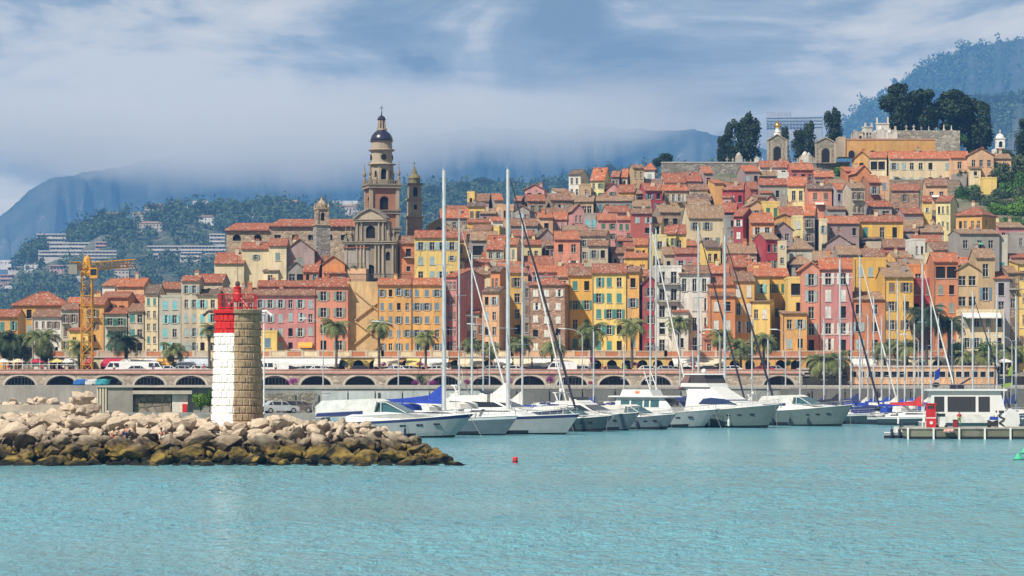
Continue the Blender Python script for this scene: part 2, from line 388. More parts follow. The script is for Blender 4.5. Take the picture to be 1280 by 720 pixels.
# the cloud base sinks to the left and over the middle of the range
base = g.add('ShaderNodeValToRGB', None, Fac=g.ramp((sp, 0), -1560, 870)); e = base.color_ramp.elements; e[0].color = (.75,.75,.75,1); e[1].color = (.95,.95,.95,1)
for p_, v_ in ((.10,.50),(.22,.47),(.36,.50),(.50,.54),(.64,.58),(.80,.66)): x = e.new(p_); x.color = (v_,v_,v_,1)
hh = g.math('ADD', (sp, 2), g.math('MULTIPLY', g.math('SUBTRACT', nn, .5), 340.0))
hb = g.math('ADD', g.math('MULTIPLY', base, 520.0), 320.0)
den = g.ramp(g.math('SUBTRACT', hh, hb), -20, 130, 0, .006)
den = g.math('MULTIPLY', den, g.ramp(g.math('SUBTRACT', (sp, 2), g.math('MULTIPLY', nn, 240)), 500, 690, 1, 0))
pv = g.add('ShaderNodeVolumePrincipled', None, Color=(1,.95,.86), Density=den, Anisotropy=0.0); g.l.new(pv.outputs[0], o.inputs['Volume'])
mb = MB(); mb.box(-2600, 1900, 7700, 9500, 340, 1000); tag(mb.build('clouds', [m]), 'grey cloud bank hiding the mountain tops', 'cloud', kind='stuff')

mb = MB(); mb.box(-260, xx(150,452), 436, 451.9, -4, .7); mb.box(-260, xx(150,452), 442, 451.9, .7, 1.6); tag(mb.build('beach', plaster('beach_stones', (.48,.42,.33), .4)), kind='structure')
# ---------------------------------------------------------------- houses
WALL = dict(cream=(.74,.62,.40), paleyellow=(.78,.68,.34), yellow=(.80,.58,.18), gold=(.74,.45,.095), ochre=(.72,.40,.12), tan=(.55,.39,.21),
    peach=(.72,.44,.25), orange=(.70,.27,.09), coral=(.66,.27,.17), pink=(.62,.30,.28), rose=(.56,.24,.23), crimson=(.38,.045,.055), red=(.48,.12,.09),
    grey=(.36,.33,.30), stone=(.36,.28,.21), brick=(.38,.25,.18), white=(.72,.70,.64), beige=(.55,.47,.35), mauve=(.40,.29,.28), brown=(.38,.17,.09), lilac=(.46,.43,.45), dark=(.12,.10,.09), terra=(.56,.21,.09), palegrey=(.52,.50,.42))
WNAME = dict(cream='cream', paleyellow='pale yellow', yellow='yellow', gold='golden', ochre='ochre', tan='tan', peach='peach', orange='orange', coral='coral', pink='pale pink', rose='rose pink', crimson='crimson', red='red', grey='grey', stone='bare stone', brick='brownish stone', white='white', beige='beige', mauve='mauve', brown='brown', lilac='lilac grey', dark='dark grey', terra='orange-brown', palegrey='pale grey')
def wallmat(k):
    if k in ('stone',): return stone('wall_stone', WALL[k], 1.9)
    if k == 'brick': return stone('wall_brownstone', WALL[k], 1.7, .7)
    return plaster('wall_'+k, WALL[k], .3 if k in ('grey', 'beige', 'mauve', 'tan') else .2)
ROOF = dict(o=((.46,.125,.055),(.33,.16,.09)), r=((.34,.09,.05),(.27,.135,.08)), p=((.26,.12,.075),(.21,.14,.095)), w=((.31,.18,.105),(.26,.19,.125)), b=((.18,.11,.08),(.14,.11,.09)))
RNAME = dict(o='bright orange', r='red tiled', p='faded pinkish', w='weathered tan', b='brown')
def roofmat(k): return tiles('roof_'+k, *ROOF[k])
SHUT = dict(t=(.07,.26,.25), g=(.05,.20,.11), l=(.34,.46,.48), b=(.16,.26,.34), w=(.66,.66,.62), n=(.20,.14,.10), a=(.20,.55,.58), s=(.25,.30,.27))
SNAME = dict(t='teal', g='green', l='pale blue', b='slate blue', w='white', n='brown', a='turquoise', s='grey-green')
GLASS = plain('window_glass', (.010,.011,.013), .25, spec=.3); FRAME = plain('window_frame', (.55,.53,.48), .6)
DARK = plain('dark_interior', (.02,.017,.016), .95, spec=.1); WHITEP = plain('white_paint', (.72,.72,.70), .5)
IRON = plain('iron_railing', (.035,.035,.04), .5)
def shutmat(k): return plain('shutter_'+k, SHUT[k], .7, var=.25)
WCACHE = {}
def winmesh(kind, w, h, sk, split=False):
    w = round(w*8)/8; h = round(h*5)/5
    key = (kind, w, h, sk, split)
    if key in WCACHE: return WCACHE[key], w, h
    mb = MB(); d = .2
    if kind != 'closed':
        mb.q([(-w/2,d,0),(w/2,d,0),(w/2,d,h),(-w/2,d,h)], 0 if kind != 'dark' else 3)
        if kind != 'dark':
            t = .07
            mb.box(-w/2,-w/2+t,d-.06,d+.02,0,h,1); mb.box(w/2-t,w/2,d-.06,d+.02,0,h,1); mb.box(-w/2+t,w/2-t,d-.06,d+.02,h-t,h,1); mb.box(-t/2,t/2,d-.06,d+.02,0,h-t,1)
            mb.box(-w/2+t,-t/2,d-.05,d+.02,h*.62,h*.62+.05,1); mb.box(t/2,w/2-t,d-.05,d+.02,h*.62,h*.62+.05,1)
    mb.box(-w/2-.1,w/2+.1,-.12,.02,-.1,-.003,1)
    shl = []; si = 0 if split else 2
    def leaf(mbx, x0, x1, y0, y1):
        if split: mbx = MB(); shl.append(mbx)
        else: mbx = mb
        mbx.box(x0, x1, y0, y1, .02, h-.02, si)
        n = max(3, int(h/.2))
        for i in range(n): mbx.box(x0+.06, x1-.06, y0-.02, y0-.001, .06+(h-.1)*i/n, .06+(h-.1)*(i+.6)/n, si)
    if kind == 'closed': leaf(None, -w/2+.01, -.012, .02, .07); leaf(None, .012, w/2-.01, .02, .07)
    elif kind == 'open': leaf(None, -w-.02, -w/2-.03, -.09, -.04); leaf(None, w/2+.03, w+.02, -.09, -.04)
    elif kind == 'half': leaf(None, -w/2+.01, -.012, .02, .07); leaf(None, w/2+.03, w+.02, -.09, -.04)
    mats = [GLASS, FRAME, shutmat(sk), DARK]
    r = (mb.mesh('window', mats), [q.mesh('shutter', [shutmat(sk)]) for q in shl])
    WCACHE[key] = r; return r, w, h
def wall_face(mb, o, u, W, H, ops, inward, mi=0, depth=.22, z0=0):
    """vertical wall from o along u (unit, xy), openings (x0,x1,z0,z1); inward = unit xy vector into the house."""
    xs = sorted({0, W} | {round(v, 4) for a in ops for v in a[:2]}); zs = sorted({z0, H} | {round(v, 4) for a in ops for v in a[2:4]})
    P = lambda x, z, d=0: (o[0]+u[0]*x+inward[0]*d, o[1]+u[1]*x+inward[1]*d, o[2]+z)
    for i in range(len(xs)-1):
        zr = None
        for j in range(len(zs)-1):
            cx, cz = (xs[i]+xs[i+1])/2, (zs[j]+zs[j+1])/2
            hole = any(a[0] < cx < a[1] and a[2] < cz < a[3] for a in ops)
            if hole:
                if zr is not None: mb.q([P(xs[i],zr),P(xs[i+1],zr),P(xs[i+1],zs[j]),P(xs[i],zs[j])], mi); zr = None
            elif zr is None: zr = zs[j]
        if zr is not None: mb.q([P(xs[i],zr),P(xs[i+1],zr),P(xs[i+1],zs[-1]),P(xs[i],zs[-1])], mi)
    for a in ops:
        x0, x1, b0, b1 = a[:4]
        mb.q([P(x0,b0),P(x0,b0,depth),P(x0,b1,depth),P(x0,b1)], mi); mb.q([P(x1,b0),P(x1,b1),P(x1,b1,depth),P(x1,b0,depth)], mi)
        mb.q([P(x0,b1),P(x0,b1,depth),P(x1,b1,depth),P(x1,b1)], mi); mb.q([P(x0,b0),P(x1,b0),P(x1,b0,depth),P(x0,b0,depth)], mi)
def slab(mb, pts, t, mi=0):
    """thick sheet: pts top polygon, dropped by t."""
    n = len(pts); k = len(mb.v); mb.v += [tuple(p) for p in pts]+[(p[0], p[1], p[2]-t) for p in pts]
    mb.f.append(tuple(k+i for i in range(n))); mb.m.append(mi); mb.f.append(tuple(k+n+i for i in reversed(range(n)))); mb.m.append(mi)
    for i in range(n):
        j = (i+1) % n; mb.f.append((k+j, k+i, k+n+i, k+n+j)); mb.m.append(mi)
CHIM = {}
def chimney_mesh(wk):
    if wk not in CHIM:
        mb = MB(); mb.box(-.3,.3,-.25,.25,-.8,.9,0); mb.box(-.38,.38,-.33,.33,.9,1.0,1)
        mb.tube((-.14,0,1.0),(-.14,0,1.3),.1,.09,6,1); mb.tube((.14,0,1.0),(.14,0,1.3),.1,.09,6,1)
        CHIM[wk] = mb.mesh('chimney', [wallmat(wk), plain('chimney_pot', (.42,.17,.09), .8)])
    return CHIM[wk]
def balcony_mesh(wd):
    wd = round(wd*4)/4; key = ('balc', wd)
    if key not in WCACHE:
        mb = MB(); mb.box(-wd/2, wd/2, -.85, 0, -.14, 0, 0)
        for z in (.95,): mb.box(-wd/2, wd/2, -.84, -.80, z-.04, z, 1); mb.box(-wd/2, -wd/2+.04, -.80, 0, z-.04, z, 1); mb.box(wd/2-.04, wd/2, -.80, 0, z-.04, z, 1)
        n = int(wd/.16)
        for i in range(n+1):
            x = -wd/2+.02+(wd-.04)*i/n; mb.box(x-.012, x+.012, -.835, -.81, .002, .91, 1)
        WCACHE[key] = mb.mesh('balcony', [plaster('balcony_slab', (.45,.42,.37)), IRON])
    return WCACHE[key]
CSM = {}
def crown_small(k):
    if k not in CSM:
        NR.seed(70+k); c = NR.normal(scale=.3, size=(5, 3))*[1,1,.7]; V = leafcloud(c, np.full((5, 3), .4), 130, .13); CSM[k] = fastmesh('potted_plant', V, quads(len(V)), [leafmat('terrace', (.03,.07,.02), (.10,.17,.05))])
    return CSM[k]
HOUSES = []
def house(xl, xr, yt, ye, yb, rt, rc, wk, sk='s', nc=0, nr=0, flags='', Y=None, depth=None, name=None, group='houses of the old town', seed=None, label=None):
    idx = len(HOUSES); r = random.Random(seed if seed is not None else idx*7+int(xl))
    fl = flags.split()
    rot = 0
    for f_ in fl:
        if f_[0] == 'R': rot = R(float(f_[1:]))
        if f_[0] == 'Y': Y = float(f_[1:])
    front_row = yb >= 436
    if Y is None: Y = 500.5 if front_row else Yof(yb)+2+r.uniform(-1.5, 1.5)
    D = depth or (9.5 if front_row else r.uniform(7.5, 9.5))
    if rt in ('g',): D = min(D, 9)
    if not any(f_[0] == 'R' for f_ in fl): rot = R(r.uniform(-1.5, 1.5)) if front_row else R(r.choice((-1, 1))*r.uniform(1, 9)) if xr-xl > 11 else 0
    span = (xr-xl)/F*Y; sn, cs = abs(math.sin(rot)), math.cos(rot)
    W = max(span*.6, (span-D*sn)/cs) if rot else span
    X0 = xx(xl, Y); zb = min(zT(xx((xl+xr)/2, Y), Y), zx(yb, Y))-1.2
    if front_row: zb = PROM
    # with rot>0 the front turns to the right side of the picture showing its left flank
    if rot > 0: ox, oy = X0+D*sn, Y
    else: ox, oy = X0, Y+0
    if rot < 0: oy = Y
    root = empty(name or 'house', (ox, oy, zb), rot)
    if group: root['group'] = group
    root['category'] = 'house'
    H = zx(ye, Y)-zb; Hb = max(0, zx(yb, Y)-zb)
    rise = max(.25, ((HY-yt)*(Y+D/2)-(HY-ye)*Y)/F) if rt in ('s', 'h', 'g') else ((HY-yt)*(Y+D)-(HY-ye)*Y)/F
    rise = min(rise, D*.42)
    wm = wallmat(wk)
    # openings
    ops = []; wins = []
    if nc and nr:
        pitch = (H-Hb)/nr; pitch = min(max(pitch, 2.2), 4.5)
        bay = (W-.3)/nc; ww = min(1.02, bay*.46, 1.1); wh = min(1.55, pitch*.56)
        if 'T' in fl: wh = min(2.2, pitch*.68)
        if 'X' in fl: ww, wh = min(1.6, bay*.7), min(1.5, pitch*.6)
        wh = max(.6, round(wh*5)/5); ww = max(.5, round(ww*8)/8)
        nrows = nr + (1 if Hb > pitch*1.2 and not front_row else 0)
        xoff = [r.uniform(-.12, .12)*bay if nc > 1 and not front_row else r.uniform(-.05, .05)*bay for _ in range(nc)]
        for k in range(nrows):
            zt = H-.45-pitch*k-(pitch-wh)*.33
            if zt-wh < .3: continue
            for c in range(nc):
                if not front_row and nr*nc > 3 and r.random() < .10: continue
                cx = .15+bay*(c+.5)+xoff[c]; h_, w_ = wh, ww; q = r.random()
                if q < .08 and not front_row: h_, w_ = max(.6, wh-.6), max(.5, ww-.25)
                z0 = zt-h_+(0 if q > .04 else .2)
                if 'L' in fl and k == 0:
                    w_ = round(bay*.86*8)/8; h_ = round(min(2.0, pitch*.7)*5)/5; z0 = zt-h_+.1; kd = 'dark'
                else:
                    p = r.random()
                    kd = 'closed' if (p < .62 if 'C' in fl else p < .27) else 'open' if p < .72 else 'half' if p < .78 else 'plain' if p < .86 else 'dark'
                    if kd in ('open', 'half') and bay < w_*2.05: kd = 'plain'
                    if sk == '-': kd = 'plain' if p < .7 else 'dark'
                if z0 < .3 or z0+h_ > H-.12: continue
                w_ = round(w_*8)/8; h_ = round(h_*5)/5
                if cx-w_/2 < .08 or cx+w_/2 > W-.08: cx = max(w_/2+.1, min(W-w_/2-.1, cx))
                ops.append((cx-w_/2, cx+w_/2, z0, z0+h_)); wins.append((cx, z0, w_, h_, kd, k))
    mb = MB(); wall_face(mb, (0,0,0), (1,0), W, H, ops, (0,1))
    sops = []; swins = []
    if (abs(rot) > R(6) or front_row) and nr and D > 6:
        for k in range(nr):
            if r.random() < .5: continue
            z0 = H-.9-1.3-(H-Hb)/nr*k
            if z0 < .4: continue
            a0 = D*r.choice((.3, .55))
            sops.append((a0-.4, a0+.4, z0, z0+1.2)); swins.append((a0, z0))
    mb_side = 1 if rot > 0 else -1
    if mb_side > 0: wall_face(mb, (0,D,0), (0,-1), D, H, [(D-b_, D-a_, c_, d_) for a_, b_, c_, d_ in sops], (1,0)); wall_face(mb, (W,0,0), (0,1), D, H, [], (-1,0))
    else: wall_face(mb, (W,0,0), (0,1), D, H, sops, (-1,0)); wall_face(mb, (0,D,0), (0,-1), D, H, [], (1,0))
    wall_face(mb, (W,D,0), (-1,0), W, H, [], (0,-1))
    if rt == 'g': mb.q([(0,0,H),(W,0,H),(W/2,0,H+rise)]); mb.q([(W,D,H),(0,D,H),(W/2,D,H+rise)])
    elif rt == 's': mb.q([(W,0,H),(W,D,H),(W,D/2,H+rise)]); mb.q([(0,D,H),(0,0,H),(0,D/2,H+rise)])
    elif rt == 'm': mb.q([(W,0,H),(W,D,H),(W,D,H+rise)]); mb.q([(0,D,H),(0,0,H),(0,D,H+rise)]); mb.q([(W,D,H),(0,D,H),(0,D,H+rise),(W,D,H+rise)])
    if wk in ('brick', 'stone') and W > 9:                      # pale quoins on the corners
        pass
    walls = mb.build('wall', [wm], root)
    # roof
    rb = MB(); e = .38; t = .16; rm = roofmat(rc) if rc in ROOF else None
    sl = rise/(D/2) if rt in ('s', 'h') else rise/D if rt == 'm' else rise/(W/2)
    dz = sl*e
    if rt == 's':
        g0 = .12
        slab(rb, [(-g0,-e,H-dz+t),(W+g0,-e,H-dz+t),(W+g0,D/2,H+rise+t),(-g0,D/2,H+rise+t)], t)
        slab(rb, [(-g0,D/2,H+rise+t-.002),(W+g0,D/2,H+rise+t-.002),(W+g0,D+e,H-dz+t),(-g0,D+e,H-dz+t)], t)
        rb.tube((-g0,D/2,H+rise+t),(W+g0,D/2,H+rise+t),.11,n=6)
    elif rt == 'h':
        ins = min(W*.42, D*.5); a = (ins, D/2, H+rise+t); b = (W-ins, D/2, H+rise+t)
        p = [(-e,-e,H-dz+t),(W+e,-e,H-dz+t),(W+e,D+e,H-dz+t),(-e,D+e,H-dz+t)]
        slab(rb, [p[0],p[1],b,a], t); slab(rb, [p[1],p[2],b], t); slab(rb, [p[2],p[3],a,b], t); slab(rb, [p[3],p[0],a], t)
        for q0, q1 in ((a,b),(p[0],a),(p[1],b)): rb.tube(q0, q1, .1, n=5)
    elif rt == 'g':
        slab(rb, [(-e,-.3,H-dz+t),(W/2,-.3,H+rise+t),(W/2,D+.3,H+rise+t),(-e,D+.3,H-dz+t)][::-1], t)
        slab(rb, [(W/2,-.3,H+rise+t),(W+e,-.3,H-dz+t),(W+e,D+.3,H-dz+t),(W/2,D+.3,H+rise+t)][::-1], t)
    elif rt == 'm':
        slab(rb, [(-.15,-e,H-dz+t),(W+.15,-e,H-dz+t),(W+.15,D+.2,H+rise+t),(-.15,D+.2,H+rise+t)], t)
    if rm: roof = rb.build('roof', [rm], root)
    if rt == 'f':
        fb = MB(); fb.q([(0.1,.1,H-.05),(W-.1,.1,H-.05),(W-.1,D-.1,H-.05),(.1,D-.1,H-.05)],1)
        for a in ((-.04,W+.04,-.04,.22),(-.04,W+.04,D-.22,D+.04),(-.04,.22,.22,D-.22),(W-.22,W+.04,.22,D-.22)): fb.box(*a, H-.08, H+.32+rise*.0, 0)
        roof = fb.build('parapet', [wm, plaster('terrace_floor', (.38,.28,.22))], root)
    if rt in ('s', 'h', 'm', 'g') and W > 3:
        for _ in range(r.choice((0, 1, 1, 2)) if W > 5 else r.choice((0, 1))):
            cxx = r.uniform(.15, .85)*W; cy = r.uniform(.25, .75)*D
            zr = H+rise*(1-abs(cy-D/2)/(D/2)) if rt in ('s', 'h') else H+rise*cy/D if rt == 'm' else H+rise*(1-abs(cxx-W/2)/(W/2))
            if rt == 'h': zr = min(zr, H+rise*min(cxx, W-cxx)/max(.1, min(W*.42, D*.5)))
            link('chimney', chimney_mesh(r.choice(('cream', 'grey', 'beige', 'terra', wk if wk not in ('brick', 'stone') else 'grey'))), roof, (cxx, cy, zr+.25), r.uniform(-.1, .1), (r.uniform(.8, 1.3), r.uniform(.8, 1.2), r.uniform(.7, 1.2)))
    # windows
    split = front_row
    for cx, z0, w_, h_, kd, k in wins:
        (wmsh, smsh), _, _ = winmesh(kd, w_, h_, sk if sk != '-' else 's', split)
        o = link('window', wmsh, root, (cx, 0, z0))
        for sm_ in smsh: link('shutter', sm_, o)
        if ('B' in fl and kd in ('plain', 'open', 'closed') and r.random() < .5) or (not fl and h_ >= 1.4 and r.random() < .06):
            link('balcony', balcony_mesh(w_*1.9), root, (cx, 0, z0-.14))
    if not front_row and W > 4.5 and H-Hb > 3.5:
        q = r.random()
        if q < .30:                                # lean-to annex against the wall
            aw = r.uniform(.3, .55)*W; ax = r.choice((.1, W-aw-.1)); ah = max(2.0, Hb+(H-Hb)*r.uniform(.25, .6)); lb = MB(); ak = r.choice(('beige','grey','cream','mauve','ochre','pink'))
            lb.box(ax, ax+aw, -2.2, -.01, 0, ah); an = lb.build('annex', [wallmat(ak)], root); lb = MB(); slab(lb, [(ax-.2,-2.5,ah+.1),(ax+aw+.2,-2.5,ah+.1),(ax+aw+.2,-.012,ah+.75),(ax-.2,-.012,ah+.75)], .12); lb.build('roof', [roofmat(r.choice('rpwo'))], an)
            (wmsh, _), _, _ = winmesh(r.choice(('plain','dark','closed')), .75, 1.0, sk if sk != '-' else 's'); wq = link('window', wmsh, an, (ax+aw/2, -2.42, max(.4, ah-1.6)))
        elif q < .48 and Hb > 1:                   # roof terrace of a lower volume with railing
            tw = r.uniform(.4, .9)*W; tx = r.uniform(0, W-tw); th = Hb+(H-Hb)*r.uniform(.15, .4); lb = MB(); lb.box(tx, tx+tw, -2.6, -.01, 0, th); an = lb.build('terrace', [wallmat(r.choice(('beige','grey','cream','peach','yellow')))], root)
            lb = MB(); lb.box(tx, tx+tw, -2.6, -2.56, th+.95, th+1.0)
            for i in range(int(tw/.25)+1): lb.box(tx+i*.25, tx+i*.25+.03, -2.59, -2.57, th, th+.95)
            lb.build('railing', [IRON], an)
            for i in range(r.randrange(1, 4)):
                V_ = crown_small(r.randrange(4)); link('potted_plant', V_, an, (tx+r.uniform(.3, tw-.3), -2.1, th+.2), r.uniform(0, 6), (r.uniform(.5, 1.1),)*3)
        elif q < .62:
            lb = MB(); zt_ = Hb+(H-Hb)*r.uniform(.45, .8); x_ = r.uniform(.1, .5)*W; w__ = r.uniform(1.6, 2.6); slab(lb, [(x_,-1.1,zt_-.45),(x_+w__,-1.1,zt_-.45),(x_+w__,-.02,zt_),(x_,-.02,zt_)], .04); lb.build('awning', [plain('awn%d' % r.randrange(4), r.choice(((.7,.68,.62),(.1,.3,.2),(.6,.25,.08),(.7,.7,.7))), .8)], root)
    if rt != 'f' and r.random() < .5 and W > 4:
        lb = MB(); x_ = r.uniform(.2, .8)*W; lb.tube((x_,D*.4,H), (x_,D*.4,H+rise+r.uniform(1.2,2.4)), .03, n=4); zt_ = H+rise+1.1; lb.box(x_-.5, x_+.5, D*.4-.02, D*.4+.02, zt_, zt_+.04)
        for i in range(5): lb.box(x_-.5+i*.22, x_-.47+i*.22, D*.4-.3, D*.4+.3, zt_+.01, zt_+.03)
        lb.build('antenna', [IRON], root)
    if front_row and W > 4:
        lb = MB(); lb.tube((.12,-.09,0), (.12,-.09,H-.1), .06, n=5); lb.build('drainpipe', [plain('drainpipe', (.28,.16,.10), .6)], root)
    for a0, z0 in swins:
        (wmsh, _), _, _ = winmesh(r.choice(('plain', 'closed', 'dark')), .75, 1.2, sk if sk != '-' else 's')
        if mb_side > 0: link('window', wmsh, root, (0, a0, z0), R(-90))
        else: link('window', wmsh, root, (W, a0, z0), R(90))
    for f_ in fl:
        if f_[0] == 'V':                          # string course bands, at photo rows
            for py in f_[1:].split(','):
                z = zx(float(py), Y)-zb; bbx = MB(); bbx.box(-.06, W+.06, -.07, 0, z-.12, z+.12); bbx.build('cornice_band', [plaster('pale_trim', (.66,.55,.5))], root)
        if f_[0] == 'A':                          # awning: Apyxl,pyxr,py,colour
            a_ = f_[1:].split(','); z = zx(float(a_[2]), Y)-zb; x0 = xx(float(a_[0]), Y)-ox; x1 = xx(float(a_[1]), Y)-ox; cl = {'w': (.75,.73,.68), 'o': (.75,.36,.06), 'r': (.5,.03,.06)}[a_[3]]
            ab = MB(); slab(ab, [(x0,-1.6,z-.7),(x1,-1.6,z-.7),(x1,-.02,z),(x0,-.02,z)], .05); slab(ab, [(x0,-1.62,z-.7),(x1,-1.62,z-.7),(x1,-1.6,z-.7),(x0,-1.6,z-.7)], .25); ab.build('awning', [plain('awning_'+a_[3], cl, .8)], root)
        if f_ == 'K': 
            kb = MB(); kb.box(-.2, W+.2, -1.2, -.02, zx(yb, Y)-zb+.1, zx(yb, Y)-zb+.22); kb.build('ledge', [concl], root)
    HOUSES.append(dict(o=root, xl=xl, xr=xr, yt=yt, ye=ye, yb=yb, wk=wk, rc=rc if rc in ROOF else None, rt=rt, sk=sk, nc=nc, nr=nr, lab=label, span=xr-xl))
    return root
